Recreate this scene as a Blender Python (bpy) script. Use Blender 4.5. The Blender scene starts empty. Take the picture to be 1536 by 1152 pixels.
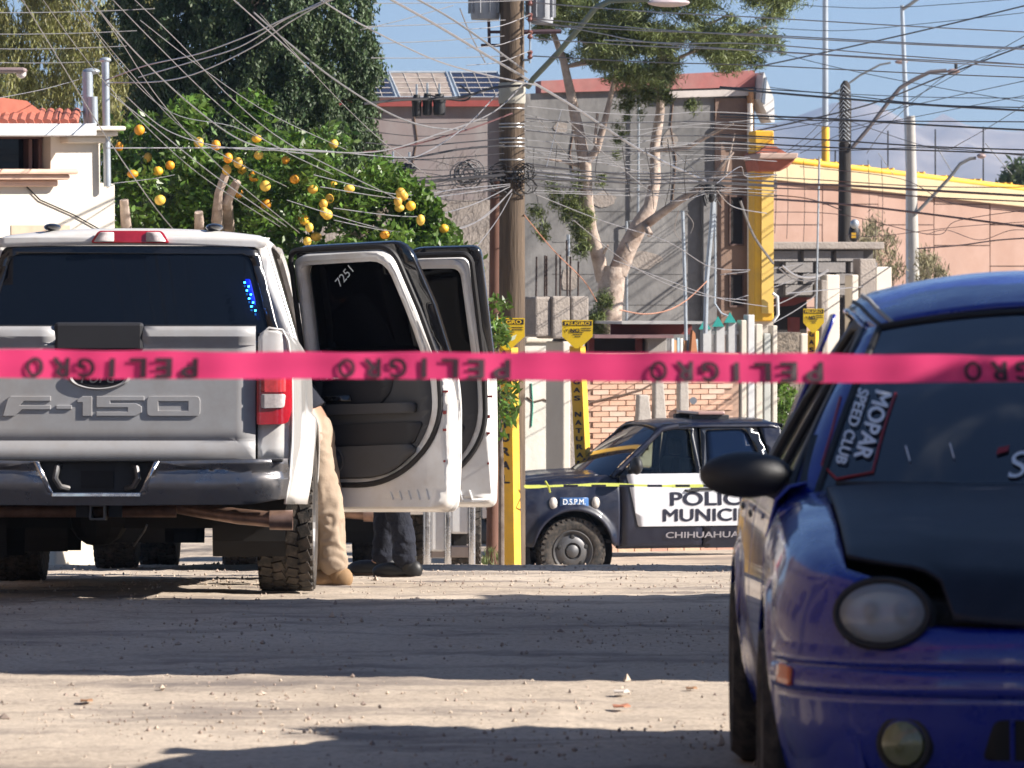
import bpy, bmesh, math, random
import numpy as np
from mathutils import Vector, Matrix, noise
from mathutils.geometry import tessellate_polygon
random.seed(7); rng = np.random.default_rng(7)
R = math.radians; PI = math.pi
SC = bpy.context.scene; COL = SC.collection
F = 7500.0; CZ = 1.6; YH = 442.0          # focal length in photo pixels, camera height, horizon row

# ------------------------------------------------------------------ camera
cam = bpy.data.cameras.new('camera'); camo = bpy.data.objects.new('camera', cam); COL.objects.link(camo)
camo.location = (0, 0, CZ); camo.rotation_euler = (R(90), 0, 0)
cam.sensor_width = 36; cam.lens = F / 1536 * 36; cam.shift_y = -(576 - YH) / 1536
cam.clip_start = .5; cam.clip_end = 30000
cam.dof.use_dof = True; cam.dof.focus_distance = 34; cam.dof.aperture_fstop = 12.5
SC.camera = camo
# ------------------------------------------------------------------ sky and sun
SUN_EL = R(33); SUN_AZ = R(11)              # sun to the right, 8 degrees behind the camera plane
sd = Vector((math.cos(SUN_AZ) * math.cos(SUN_EL), -math.sin(SUN_AZ) * math.cos(SUN_EL), math.sin(SUN_EL)))
W = bpy.data.worlds.new('World'); SC.world = W; W.use_nodes = True
nt = W.node_tree; nt.nodes.clear()
sky = nt.nodes.new('ShaderNodeTexSky'); sky.sky_type = 'NISHITA'; sky.sun_disc = False
sky.sun_elevation = SUN_EL; sky.sun_rotation = math.atan2(sd.x, sd.y)
sky.altitude = 1400; sky.air_density = 1.0; sky.dust_density = .1; sky.ozone_density = 6.0
bg = nt.nodes.new('ShaderNodeBackground'); wo = nt.nodes.new('ShaderNodeOutputWorld')
bg.inputs['Strength'].default_value = .05
# clouds: one noise over the whole sky
tc = nt.nodes.new('ShaderNodeTexCoord'); mp = nt.nodes.new('ShaderNodeMapping'); mp.inputs['Scale'].default_value = (1, 1, 3.2)
mp.inputs['Location'].default_value = (.12, 0, .1)
nz = nt.nodes.new('ShaderNodeTexNoise'); nz.inputs['Scale'].default_value = 5.5; nz.inputs['Detail'].default_value = 9; nz.inputs['Roughness'].default_value = .6
cr = nt.nodes.new('ShaderNodeValToRGB'); cr.color_ramp.elements[0].position = .60; cr.color_ramp.elements[1].position = .76
cr.color_ramp.elements[0].color = (0, 0, 0, 1); cr.color_ramp.elements[1].color = (.35, .35, .35, 1)
mx = nt.nodes.new('ShaderNodeMixRGB'); mx.inputs['Color2'].default_value = (7, 7.3, 8, 1)
L = nt.links.new
L(tc.outputs['Generated'], mp.inputs['Vector']); L(mp.outputs['Vector'], nz.inputs['Vector']); L(nz.outputs['Fac'], cr.inputs['Fac'])
L(cr.outputs['Color'], mx.inputs['Fac']); L(sky.outputs['Color'], mx.inputs['Color1']); L(mx.outputs['Color'], bg.inputs['Color']); L(bg.outputs['Background'], wo.inputs['Surface'])
sl = bpy.data.lights.new('sun', 'SUN'); sl.energy = 5.0; sl.angle = R(.53); sl.color = (1, .93, .84)
so = bpy.data.objects.new('sun', sl); COL.objects.link(so); so.rotation_euler = sd.to_track_quat('Z', 'Y').to_euler()
so.location = (20, -5, 30)
SC.view_settings.view_transform = 'Standard'; SC.view_settings.look = 'None'
SC.view_settings.exposure = 1.18; SC.view_settings.gamma = 1; SC.view_settings.use_curve_mapping = False
SC.render.engine = 'CYCLES'; SC.cycles.max_bounces = 8; SC.cycles.transparent_max_bounces = 16; SC.cycles.volume_bounces = 0
SC.cycles.use_denoising = True

# ------------------------------------------------------------------ helpers
def P(px, py, D, off=0):
    return Vector(((px - 768) * D / F, D - off, CZ - (py - YH) * D / F))
GP = [(-400, .33), (0, .33), (12, .22), (16, .165), (20, .105), (27, 0), (31, -.165), (36, -.375), (40, -.56), (44, -.84), (52, -1.45), (58, -1.85), (62, -1.92), (80, -1.95), (9000, -2.0)]
def g(D):
    for (a, za), (b, zb) in zip(GP, GP[1:]):
        if D <= b:
            t = (D - a) / (b - a); return za + (zb - za) * t
    return GP[-1][1]
def gs(D): return (g(D - .9) + g(D) * 2 + g(D + .9)) / 4 if D > 1 else .33

MATS = {}
def mat(name, c, rough=.6, metal=0, var=.12, scale=6, bump=0, bscale=60, coat=0, c2=None, island=0, emis=None, spec=.5, stretch=None, dirt=None, trans=0, sub=0):
    if name in MATS: return MATS[name]
    m = bpy.data.materials.new(name); m.use_nodes = True; t = m.node_tree; n = t.nodes; lk = t.links.new
    b = n['Principled BSDF']; b.inputs['Roughness'].default_value = rough; b.inputs['Metallic'].default_value = metal
    b.inputs['Coat Weight'].default_value = coat; b.inputs['Coat Roughness'].default_value = .04
    b.inputs['Specular IOR Level'].default_value = spec
    tcn = n.new('ShaderNodeTexCoord'); vec = tcn.outputs['Object']
    if stretch:
        q = n.new('ShaderNodeMapping'); q.inputs['Scale'].default_value = stretch; lk(vec, q.inputs['Vector']); vec = q.outputs['Vector']
    nz = n.new('ShaderNodeTexNoise'); nz.inputs['Scale'].default_value = scale; nz.inputs['Detail'].default_value = 8; nz.inputs['Roughness'].default_value = .62
    lk(vec, nz.inputs['Vector'])
    rp = n.new('ShaderNodeValToRGB'); e = rp.color_ramp.elements
    e[0].position = .3; e[1].position = .7
    if c2 is None:
        e[0].color = tuple(x * (1 - var) for x in c[:3]) + (1,); e[1].color = tuple(min(1, x * (1 + var)) for x in c[:3]) + (1,)
    else:
        e[0].color = tuple(c[:3]) + (1,); e[1].color = tuple(c2[:3]) + (1,)
    lk(nz.outputs['Fac'], rp.inputs['Fac']); colr = rp.outputs['Color']
    if island:
        ge = n.new('ShaderNodeNewGeometry'); hs = n.new('ShaderNodeHueSaturation')
        ma = n.new('ShaderNodeMapRange'); ma.inputs['To Min'].default_value = 1 - island; ma.inputs['To Max'].default_value = 1 + island
        lk(ge.outputs['Random Per Island'], ma.inputs['Value']); lk(ma.outputs['Result'], hs.inputs['Value'])
        mh = n.new('ShaderNodeMapRange'); mh.inputs['To Min'].default_value = .485; mh.inputs['To Max'].default_value = .515
        lk(ge.outputs['Random Per Island'], mh.inputs['Value']); lk(mh.outputs['Result'], hs.inputs['Hue'])
        lk(colr, hs.inputs['Color']); colr = hs.outputs['Color']
    if dirt:
        dc, amt, dsc = dirt
        n2 = n.new('ShaderNodeTexNoise'); n2.inputs['Scale'].default_value = dsc; n2.inputs['Detail'].default_value = 10; n2.inputs['Roughness'].default_value = .7
        lk(tcn.outputs['Object'], n2.inputs['Vector'])
        r2 = n.new('ShaderNodeMapRange'); r2.inputs['From Min'].default_value = .4; r2.inputs['From Max'].default_value = .75; r2.inputs['To Max'].default_value = amt
        lk(n2.outputs['Fac'], r2.inputs['Value'])
        mm = n.new('ShaderNodeMixRGB'); mm.inputs['Color2'].default_value = tuple(dc) + (1,)
        lk(r2.outputs['Result'], mm.inputs['Fac']); lk(colr, mm.inputs['Color1']); colr = mm.outputs['Color']
        if coat or rough < .45:
            ra = n.new('ShaderNodeMapRange'); ra.inputs['To Min'].default_value = rough; ra.inputs['To Max'].default_value = min(1, rough + .4); ra.inputs['From Max'].default_value = max(amt, .01)
            lk(r2.outputs['Result'], ra.inputs['Value']); lk(ra.outputs['Result'], b.inputs['Roughness'])
    lk(colr, b.inputs['Base Color'])
    if bump:
        n3 = n.new('ShaderNodeTexNoise'); n3.inputs['Scale'].default_value = bscale; n3.inputs['Detail'].default_value = 6; lk(vec, n3.inputs['Vector'])
        bp = n.new('ShaderNodeBump'); bp.inputs['Strength'].default_value = min(1, bump); bp.inputs['Distance'].default_value = .02
        lk(n3.outputs['Fac'], bp.inputs['Height']); lk(bp.outputs['Normal'], b.inputs['Normal'])
    if sub:
        tr = n.new('ShaderNodeBsdfTranslucent'); lk(colr, tr.inputs['Color']); ms = n.new('ShaderNodeMixShader'); ms.inputs['Fac'].default_value = sub
        out = n['Material Output']; lk(b.outputs['BSDF'], ms.inputs[1]); lk(tr.outputs['BSDF'], ms.inputs[2]); lk(ms.outputs['Shader'], out.inputs['Surface'])
    if emis:
        b.inputs['Emission Color'].default_value = tuple(emis[0]) + (1,); b.inputs['Emission Strength'].default_value = emis[1]
    MATS[name] = m; return m
def glass(name, tint, rough=.03, clear=0.0, base=(.01, .012, .015), spec=.3):
    """tinted car glass: glossy dark pane, optionally letting part of the light straight through"""
    if name in MATS: return MATS[name]
    m = bpy.data.materials.new(name); m.use_nodes = True; t = m.node_tree; n = t.nodes; lk = t.links.new
    b = n['Principled BSDF']; b.inputs['Base Color'].default_value = base + (1,); b.inputs['Roughness'].default_value = rough; b.inputs['Specular IOR Level'].default_value = spec
    if clear > 0:
        tr = n.new('ShaderNodeBsdfTransparent'); tr.inputs['Color'].default_value = tint + (1,)
        ms = n.new('ShaderNodeMixShader'); fr = n.new('ShaderNodeFresnel'); fr.inputs['IOR'].default_value = 1.5
        gl = n.new('ShaderNodeBsdfGlossy'); gl.inputs['Roughness'].default_value = rough
        m1 = n.new('ShaderNodeMixShader'); lk(fr.outputs['Fac'], m1.inputs['Fac']); lk(tr.outputs['BSDF'], m1.inputs[1]); lk(gl.outputs['BSDF'], m1.inputs[2])
        ms.inputs['Fac'].default_value = clear; lk(b.outputs['BSDF'], ms.inputs[1]); lk(m1.outputs['Shader'], ms.inputs[2])
        lk(ms.outputs['Shader'], n['Material Output'].inputs['Surface'])
    MATS[name] = m; return m

def T(name, label, cat, loc=(0, 0, 0), rotz=0, group=None):
    o = bpy.data.objects.new(name, None); COL.objects.link(o); o.location = loc; o.rotation_euler = (0, 0, rotz)
    o.empty_display_size = .2; o['label'] = label; o['category'] = cat; o['kind'] = 'thing'
    if group: o['group'] = group
    return o
def tag(o, label=None, cat=None, group=None, kind=None):
    if label: o['label'] = label
    if cat: o['category'] = cat
    if group: o['group'] = group
    if kind: o['kind'] = kind
    return o
def link(name, me, m=None, parent=None, smooth=False, bevel=0, solid=0, kind=None):
    o = bpy.data.objects.new(name, me); COL.objects.link(o)
    if m is not None and not me.materials:
        for q in (m if isinstance(m, (list, tuple)) else [m]): me.materials.append(q)
    if parent is not None: o.parent = parent
    if smooth: me.polygons.foreach_set('use_smooth', [True] * len(me.polygons))
    if solid:
        s = o.modifiers.new('solid', 'SOLIDIFY'); s.thickness = solid; s.offset = -1
    if bevel:
        b = o.modifiers.new('bevel', 'BEVEL'); b.width = bevel; b.segments = 2; b.limit_method = 'ANGLE'; b.angle_limit = R(40)
    if kind: o['kind'] = kind
    return o
def dup(root, loc=None, rotz=None, label=None, group=None):
    r = root.copy(); COL.objects.link(r)
    if loc is not None: r.location = loc
    if rotz is not None: r.rotation_euler[2] = rotz
    if label: r['label'] = label
    if group: r['group'] = group
    for ch in list(root.children):
        c = ch.copy(); COL.objects.link(c); c.parent = r
        for s in ch.children:
            d = s.copy(); COL.objects.link(d); d.parent = c
    return r
class MB:
    def __init__(s): s.v = []; s.f = []
    def add(s, vs, fs):
        b = len(s.v); s.v += [tuple(v) for v in vs]; s.f += [tuple(b + i for i in f) for f in fs]; return s
    def box(s, a, b, M=None):
        x0, y0, z0 = a; x1, y1, z1 = b
        vs = [Vector(p) for p in ((x0, y0, z0), (x1, y0, z0), (x1, y1, z0), (x0, y1, z0), (x0, y0, z1), (x1, y0, z1), (x1, y1, z1), (x0, y1, z1))]
        if M is not None: vs = [M @ v for v in vs]
        return s.add(vs, [(0, 3, 2, 1), (4, 5, 6, 7), (0, 1, 5, 4), (1, 2, 6, 5), (2, 3, 7, 6), (3, 0, 4, 7)])
    def tube(s, pts, r, n=8, caps=True, squash=1):
        pts = [Vector(p) for p in pts]; rs = r if isinstance(r, (list, tuple)) else [r] * len(pts)
        rings = []; up = None
        for i, p in enumerate(pts):
            d = (pts[min(i + 1, len(pts) - 1)] - pts[max(i - 1, 0)]).normalized()
            if up is None:
                a = Vector((0, 0, 1)) if abs(d.z) < .9 else Vector((0, 1, 0)); up = d.cross(a).normalized()
            up = (up - d * up.dot(d)).normalized(); w = d.cross(up)
            rings.append([p + (up * math.cos(2 * PI * k / n) + w * math.sin(2 * PI * k / n) * squash) * rs[i] for k in range(n)])
        vs = [v for q in rings for v in q]; fs = []
        for i in range(len(pts) - 1):
            for k in range(n):
                a = i * n + k; b = i * n + (k + 1) % n; fs.append((a, b, b + n, a + n))
        if caps: fs += [tuple(range(n))[::-1], tuple(range((len(pts) - 1) * n, len(pts) * n))]
        return s.add(vs, fs)
    def lathe(s, prof, n=24, axis='z', c=(0, 0, 0), cap=True, a0=0, a1=2 * PI):
        vs = []; c = Vector(c); full = abs(a1 - a0 - 2 * PI) < 1e-6; m = n if full else n + 1
        for r, h in prof:
            for k in range(m):
                a = a0 + (a1 - a0) * k / n; q = (r * math.cos(a), r * math.sin(a))
                p = {'z': (q[0], q[1], h), 'x': (h, q[0], q[1]), 'y': (q[0], h, q[1])}[axis]; vs.append(c + Vector(p))
        fs = []
        for i in range(len(prof) - 1):
            for k in range(n):
                a = i * m + k; b = i * m + (k + 1) % m; fs.append((a, b, b + m, a + m))
        return s.add(vs, fs)
    def prism(s, poly, vec):
        """3-D polygon extruded along vec"""
        n = len(poly); vec = Vector(vec); a = [Vector(p) for p in poly]; b = [p + vec for p in a]
        return s.add(a + b, [tuple(range(n))[::-1], tuple(range(n, 2 * n))] + [(i, (i + 1) % n, n + (i + 1) % n, n + i) for i in range(n)])
    def ball(s, c, r, nu=12, nv=8, M=None):
        r = Vector(r) if not isinstance(r, (int, float)) else Vector((r, r, r)); vs = []; c = Vector(c)
        for i in range(nv + 1):
            t = PI * i / nv
            for k in range(nu):
                a = 2 * PI * k / nu; q = Vector((r.x * math.sin(t) * math.cos(a), r.y * math.sin(t) * math.sin(a), r.z * math.cos(t)))
                if M is not None: q = M @ q
                vs.append(c + q)
        return s.add(vs, [(i * nu + k, (i + 1) * nu + k, (i + 1) * nu + (k + 1) % nu, i * nu + (k + 1) % nu) for i in range(nv) for k in range(nu)])
    def o(s, name, m, parent=None, smooth=False, bevel=0, solid=0, kind=None):
        me = bpy.data.meshes.new(name); me.from_pydata(s.v, [], s.f)
        bm = bmesh.new(); bm.from_mesh(me); bmesh.ops.remove_doubles(bm, verts=bm.verts, dist=1e-5); bmesh.ops.recalc_face_normals(bm, faces=bm.faces); bm.to_mesh(me); bm.free()
        ob = link(name, me, m, parent, smooth, bevel, solid, kind)
        if smooth and not bevel:
            try: me.set_sharp_from_angle(angle=R(42))
            except Exception: pass
        return ob
def sheet(name, outer, m, parent, fmap=None, holes=(), step=None, thick=0, smooth=True, bevel=0, kind=None):
    """flat outline (u,v) with holes, sliced into small faces, then mapped to 3-D by fmap"""
    polys = [[Vector((p[0], p[1], 0)) for p in outer]] + [[Vector((p[0], p[1], 0)) for p in h] for h in holes]
    tris = tessellate_polygon(polys); flat = [p for q in polys for p in q]
    bm = bmesh.new(); bv = [bm.verts.new(p) for p in flat]
    for t in tris:
        try: bm.faces.new([bv[i] for i in t])
        except ValueError: pass
    if step:
        us = [p.x for p in flat]; vs = [p.y for p in flat]
        for ax, lo, hi, st in ((0, min(us), max(us), step[0]), (1, min(vs), max(vs), step[1])):
            if not st: continue
            k = max(1, int(round((hi - lo) / st)))
            for i in range(1, k):
                co = lo + (hi - lo) * i / k; no = (1, 0, 0) if ax == 0 else (0, 1, 0); pc = (co, 0, 0) if ax == 0 else (0, co, 0)
                bmesh.ops.bisect_plane(bm, geom=bm.verts[:] + bm.edges[:] + bm.faces[:], plane_co=pc, plane_no=no, dist=1e-6)
    bmesh.ops.recalc_face_normals(bm, faces=bm.faces)
    for v in bm.verts: v.co = Vector(fmap(v.co.x, v.co.y)) if fmap else v.co
    me = bpy.data.meshes.new(name); bm.to_mesh(me); bm.free()
    o = link(name, me, m, parent, smooth, bevel, 0, kind)
    if thick:
        s = o.modifiers.new('solid', 'SOLIDIFY'); s.thickness = thick; s.offset = 0
        if bevel: # bevel after solidify
            o.modifiers.move(0, 1)
        elif smooth:
            try: me.set_sharp_from_angle(angle=R(40))
            except Exception: pass
    return o
def grid(name, fn, nu, nv, m, parent, smooth=True, solid=0, kind=None, flip=False):
    vs = []; fs = []
    for i in range(nu + 1):
        for j in range(nv + 1): vs.append(tuple(fn(i / nu, j / nv)))
    for i in range(nu):
        for j in range(nv):
            a = i * (nv + 1) + j; q = (a, a + 1, a + nv + 2, a + nv + 1); fs.append(q[::-1] if flip else q)
    me = bpy.data.meshes.new(name); me.from_pydata(vs, [], fs); me.validate()
    return link(name, me, m, parent, smooth, 0, solid, kind)
_tc = {}
def text_mesh(body, bold=0):
    cu = bpy.data.curves.new('t', 'FONT'); cu.body = body; cu.size = 1; cu.offset = bold; cu.resolution_u = 4; cu.space_character = 1.05 if bold else 1
    ob = bpy.data.objects.new('t', cu); me = bpy.data.meshes.new_from_object(ob, depsgraph=bpy.context.evaluated_depsgraph_get())
    bpy.data.objects.remove(ob); return me
def text(name, body, w, h, fmap, m, parent, bold=.02, depth=0, sub=0):
    """lettering w wide and h tall; fmap(u,v) puts u in 0..w, v in 0..h into 3-D"""
    me = text_mesh(body, 0); co = np.zeros(len(me.vertices) * 3); me.vertices.foreach_get('co', co); co = co.reshape(-1, 3)
    lo = co.min(0); hi = co.max(0); f0 = [tuple(p.vertices) for p in me.polygons]; bpy.data.meshes.remove(me); vs = []; fs = []
    n = (Vector(fmap(w * .51, h * .5)) - Vector(fmap(w * .49, h * .5))).cross(Vector(fmap(w * .5, h * .51)) - Vector(fmap(w * .5, h * .49))).normalized()
    sh_ = [(0, 0)] + ([(-bold, 0), (bold, 0), (0, bold * .7), (0, -bold * .7), (bold * .8, bold * .5), (-bold * .8, -bold * .5)] if bold else [])
    for k, (a, b_) in enumerate(sh_): # heavier strokes: the outline laid over itself with small shifts
        u = (co[:, 0] + a - lo[0] + bold) / (hi[0] - lo[0] + 2 * bold) * w; v = (co[:, 1] + b_ - lo[1] + bold * .7) / max(1e-6, hi[1] - lo[1] + 1.4 * bold) * h; q = len(vs)
        vs += [Vector(fmap(x, y)) + n * (k * .00025) for x, y in zip(u, v)]; fs += [tuple(q + i for i in f) for f in f0]
    me = bpy.data.meshes.new(name); me.from_pydata(vs, [], fs)
    return link(name, me, m, parent, False, 0, depth)
def rrect(x0, z0, x1, z1, r, n=5):
    rr = r if isinstance(r, (list, tuple)) else [r] * 4; out = []
    for (cx, cz, a, q) in ((x1 - rr[0], z0 + rr[0], -90, rr[0]), (x1 - rr[1], z1 - rr[1], 0, rr[1]), (x0 + rr[2], z1 - rr[2], 90, rr[2]), (x0 + rr[3], z0 + rr[3], 180, rr[3])):
        for k in range(n + 1):
            t = R(a + 90 * k / n); out.append((cx + q * math.cos(t), cz + q * math.sin(t)))
    return out
def rpoly(pts, r, n=4):
    """polygon with rounded corners"""
    out = []; N = len(pts); rr = r if isinstance(r, (list, tuple)) else [r] * N
    for i in range(N):
        p = Vector(pts[i]); a = Vector(pts[i - 1]) - p; b = Vector(pts[(i + 1) % N]) - p; q = min(rr[i], a.length * .48, b.length * .48)
        if q < 1e-4: out.append(tuple(p)); continue
        s = p + a.normalized() * q; e = p + b.normalized() * q
        for k in range(n + 1):
            t = k / n; out.append(tuple(s * (1 - t) ** 2 + p * 2 * t * (1 - t) + e * t * t))
    return out
def interp(x, pts):
    if x <= pts[0][0]: return pts[0][1]
    for (a, va), (b, vb) in zip(pts, pts[1:]):
        if x <= b:
            t = (x - a) / (b - a); return va + (vb - va) * t
    return pts[-1][1]
def sinterp(x, pts):
    d = (pts[-1][0] - pts[0][0]) * .03
    return (interp(x - d, pts) + 2 * interp(x, pts) + interp(x + d, pts)) / 4
def copies(name, me, items, parent, m=None):
    """many alike pieces sharing one mesh: items are (loc, rotz, scale)"""
    for loc, rz, sc in items:
        o = bpy.data.objects.new(name, me); COL.objects.link(o); o.parent = parent; o.location = loc
        o.rotation_euler = rz if isinstance(rz, (tuple, list)) else (0, 0, rz); o.scale = sc
# ------------------------------------------------------------------ materials shared by several things
WHITE = mat('white_paint', (.72, .72, .72), .3, var=.03, coat=.8, dirt=((.42, .33, .25), .6, 3.0))
GATEW = mat('white_paint_shaded_dusty', (.37, .37, .38), .34, var=.04, coat=.5, dirt=((.26, .23, .21), .6, 4))  # tailgate copy of the white: its shade put into the colour, dust on top
NAVY = mat('navy_paint', (.003, .005, .02), .3, var=.1, coat=.3, dirt=((.16, .14, .13), .04, 3))
BLUE = mat('blue_paint', (.002, .014, .25), .2, var=.08, scale=3, coat=.75, dirt=((.16, .16, .19), .07, 4))
HOODB = mat('matte_black_hood', (.006, .009, .02), .48, var=.15, dirt=((.06, .06, .08), .3, 3), spec=.3)
BLACKP = mat('black_plastic', (.018, .018, .02), .55, var=.2, bump=.15, bscale=300)
BLACKG = mat('black_gloss', (.01, .01, .012), .18, var=.1, coat=.6)
RUBBER = mat('tyre_rubber', (.022, .021, .02), .85, var=.25, scale=20, dirt=((.2, .155, .12), .55, 18), bump=.3, bscale=120)
SEAL = mat('rubber_seal', (.014, .013, .014), .6)
CHROME = mat('chrome', (.72, .73, .75), .12, metal=1, var=.05, dirt=((.3, .26, .22), .35, 9))
BUMPG = mat('dull_chrome', (.22, .22, .235), .26, metal=.85, var=.1, dirt=((.2, .17, .15), .6, 7))
STEEL = mat('wheel_steel', (.13, .13, .135), .45, metal=.6, var=.1, dirt=((.12, .1, .085), .6, 10))
UNDER = mat('underbody', (.014, .013, .013), .8, var=.3)
RUST = mat('rusty_pipe', (.17, .085, .05), .6, metal=.4, var=.35, scale=14, bump=.3)
TRIM = mat('grey_trim', (.06, .06, .064), .65, var=.08, bump=.1, bscale=200)
TRIMD = mat('dark_trim', (.02, .02, .024), .6, var=.1)
SEAT = mat('seat_cloth', (.03, .03, .035), .8, var=.2)
TGLASS = glass('tinted_glass', (.1, .1, .12), .04, .25, base=(.006, .009, .016))
DGLASS = glass('dark_door_glass', (.1, .1, .1), .06, .0, base=(.003, .003, .004), spec=.12)
CGLASS = glass('light_tint_glass', (.85, .88, .82), .02, .98)
WGLASS = glass('windscreen_glass', (.05, .06, .09), .06, .12, base=(.006, .008, .016))
REDL = mat('red_lens', (.45, .015, .03), .15, var=.15, scale=30, coat=1)
CLEARL = mat('clear_lens', (.62, .55, .53), .2, var=.2, scale=60, coat=1)
AMBER = mat('amber_lens', (.75, .12, .02), .2, var=.2, scale=40, coat=1)
DECW = mat('white_print', (.75, .8, .85), .5, var=.03)
DECB = mat('black_print', (.012, .013, .03), .5, var=.03)
DECR = mat('red_print', (.3, .012, .02), .5)
LENS = glass('lens_glass', (.9, .92, .93), .05, .5, base=(.42, .44, .45))
GLOBE = mat('headlight_lens', (.16, .17, .17), .12, var=.3, scale=9, coat=1, metal=.3)
# ------------------------------------------------------------------ shared vehicle pieces
def wheel(par, x, y, z, r, w, s, style='truck', tread=True, name='wheel'):
    """tyre with its rim and tread; s=+1 faces +x"""
    rw = r * .62 if style != 'car' else r * .66; ax = s
    prof = [(rw, -w / 2 + .02), (rw + .02, -w / 2 + .005), (r * .86, -w / 2 - .006), (r - .035, -w / 2 + .004), (r - .012, -w / 2 + .03), (r - .008, 0), (r - .012, w / 2 - .03), (r - .035, w / 2 - .004), (r * .86, w / 2 + .006), (rw + .02, w / 2 - .005), (rw, w / 2 - .02)]
    ty = MB().lathe([(a, b * ax) for a, b in prof], 48, 'x').o(name, RUBBER, par, True); ty.location = (x, y, z)
    m = MB()
    if tread:
        n = 34
        for k in range(n):
            for row, (o, ww, st) in enumerate(((-.36, .2, 0), (-.13, .2, .5), (.12, .2, .1), (.36, .2, .6))):
                a = 2 * PI * (k + st) / n; M = Matrix.Rotation(a, 4, 'X') @ Matrix.Translation((o * w, 0, r - .008)) @ Matrix.Rotation(R(18 if row % 2 else -16), 4, 'Z')
                m.box((-w * ww / 2, -r * .075, -.012), (w * ww / 2, r * .075, .009), M)
        for k in range(n):
            for q in (-1, 1):
                a = 2 * PI * (k + .3) / n; M = Matrix.Rotation(a, 4, 'X') @ Matrix.Translation((q * w * .485, 0, r - .03))
                m.box((-.008, -r * .05, -.02), (.008, r * .05, .02), M)
        m.o('tread', RUBBER, ty)
    m = MB(); h = w / 2 * ax
    if style == 'steel':
        m.lathe([(rw + .004, h - .02 * ax), (rw - .01, h - .004 * ax), (rw - .03, h - .03 * ax), (rw * .8, h - .05 * ax), (rw * .62, h - .02 * ax), (rw * .42, h - .015 * ax), (rw * .34, h - .05 * ax), (rw * .3, h - .02 * ax), (rw * .12, h - .0 * ax), (0.001, h + .002 * ax)], 40, 'x')
        rim = m.o('rim', STEEL, ty, True)
        q = MB()
        for k in range(5):
            a = 2 * PI * k / 5 + .3; c = Vector((h - .026 * ax, math.cos(a) * rw * .68, math.sin(a) * rw * .68))
            q.ball(c, (.012, rw * .12, rw * .12), 10, 6)
        q.o('rim', UNDER, ty)
    else:
        m.lathe([(rw + .004, h - .01 * ax), (rw - .01, h - .002 * ax), (rw - .025, h - .03 * ax), (rw - .03, h - .1 * ax), (rw * .3, h - .11 * ax), (.001, h - .11 * ax)], 40, 'x')
        m.lathe([(rw * .26, h - .1 * ax), (rw * .26, h - .02 * ax), (rw * .18, h - .012 * ax), (.001, h - .012 * ax)], 20, 'x')
        for k in range(6):
            a = 2 * PI * k / 6; M = Matrix.Rotation(a, 4, 'X') @ Matrix.Translation((h - .035 * ax, 0, rw * .6))
            m.box((-.015, -rw * .1, -rw * .4), (.015, rw * .1, rw * .38), M)
        m.o('rim', STEEL, ty, False, .004)
    return ty
def cut_section(sec, zb, m):
    """resample a top-to-bottom (x,z) polyline, cut off below zb, at m+1 points"""
    out = [sec[0]]
    for a, b in zip(sec, sec[1:]):
        if b[1] >= zb: out.append(b)
        else:
            if a[1] > zb:
                t = (a[1] - zb) / (a[1] - b[1]); out.append((a[0] + (b[0] - a[0]) * t, zb))
            break
    d = [0]
    for a, b in zip(out, out[1:]): d.append(d[-1] + math.hypot(a[0] - b[0], a[1] - b[1]))
    if d[-1] < 1e-5: return [out[0]] * (m + 1)
    res = []; i = 0
    for k in range(m + 1):
        q = d[-1] * k / m
        while i < len(d) - 2 and d[i + 1] < q: i += 1
        t = (q - d[i]) / max(1e-9, d[i + 1] - d[i]); res.append((out[i][0] + (out[i + 1][0] - out[i][0]) * t, out[i][1] + (out[i + 1][1] - out[i][1]) * t))
    return res
def bodyside(name, par, m, s, y0, y1, sec, bot, nu, nv=14, flare=None, thick=.012):
    rows = []
    for i in range(nu + 1):
        y = y0 + (y1 - y0) * i / nu; row = cut_section(sec(y), bot(y), nv)
        if flare: row = [(x + flare(y, z), z) for x, z in row]
        rows.append([(s * x, y, z) for x, z in row])
    o = grid(name, lambda u, v: rows[int(round(u * nu))][int(round(v * nv))], nu, nv, m, par, flip=(s > 0))
    so_ = o.modifiers.new('solid', 'SOLIDIFY'); so_.thickness = thick; so_.offset = -1
    return o
def arch(y, yc, zc, ra, zr):
    d = abs(y - yc); return max(zr, zc + math.sqrt(ra * ra - d * d)) if d < ra else zr

TW = 1.0; YR, YF = 1.2, 4.85; TR = .41
def tsx(z):
    return interp(z, [(.42, .955), (.5, .975), (.7, .998), (1.0, 1.0), (1.2, .99), (1.32, .965), (1.36, .945), (1.9, .765), (2.0, .72)])
def tsec_bed(y): return [(.84, 1.345), (.85, 1.372), (.87, 1.38), (.93, 1.38), (.958, 1.366), (.975, 1.33), (.99, 1.22), (.998, 1.1), (1.0, .95), (.998, .8), (.985, .62), (.96, .46)]
def thood(y): return interp(y, [(4.4, 1.31), (4.9, 1.29), (5.5, 1.235), (5.75, 1.19), (5.86, 1.1)])
def tsec_fen(y):
    hz = thood(y); k = interp(y, [(5.3, 0), (5.6, .03), (5.75, .09), (5.85, .2)])
    return [(.8 - k * .5, hz), (.85 - k * .6, hz - .004), (.92 - k * .8, hz - .035), (.965 - k, hz - .12), (.99 - k, hz - .25), (1.0 - k, .9), (1.0 - k, .8), (.985 - k, .6), (.96 - k, .46)]
def tflare(y, z):
    f = .022 * min(1, max(0, (y - .1) / .4)) * (1 if z < 1.2 else max(0, (1.36 - z) / .16))
    for yc in (YR, YF):
        d = math.hypot(y - yc, z - TR)
        f = max(f, .085 * math.exp(-((d - .5) / .07) ** 2))
    return f
def tbot(y): return max(arch(y, YR, TR, .49, .47), arch(y, YF, TR, .49, .47))
def bevel_path(pts, n=3):
    return pts

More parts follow.
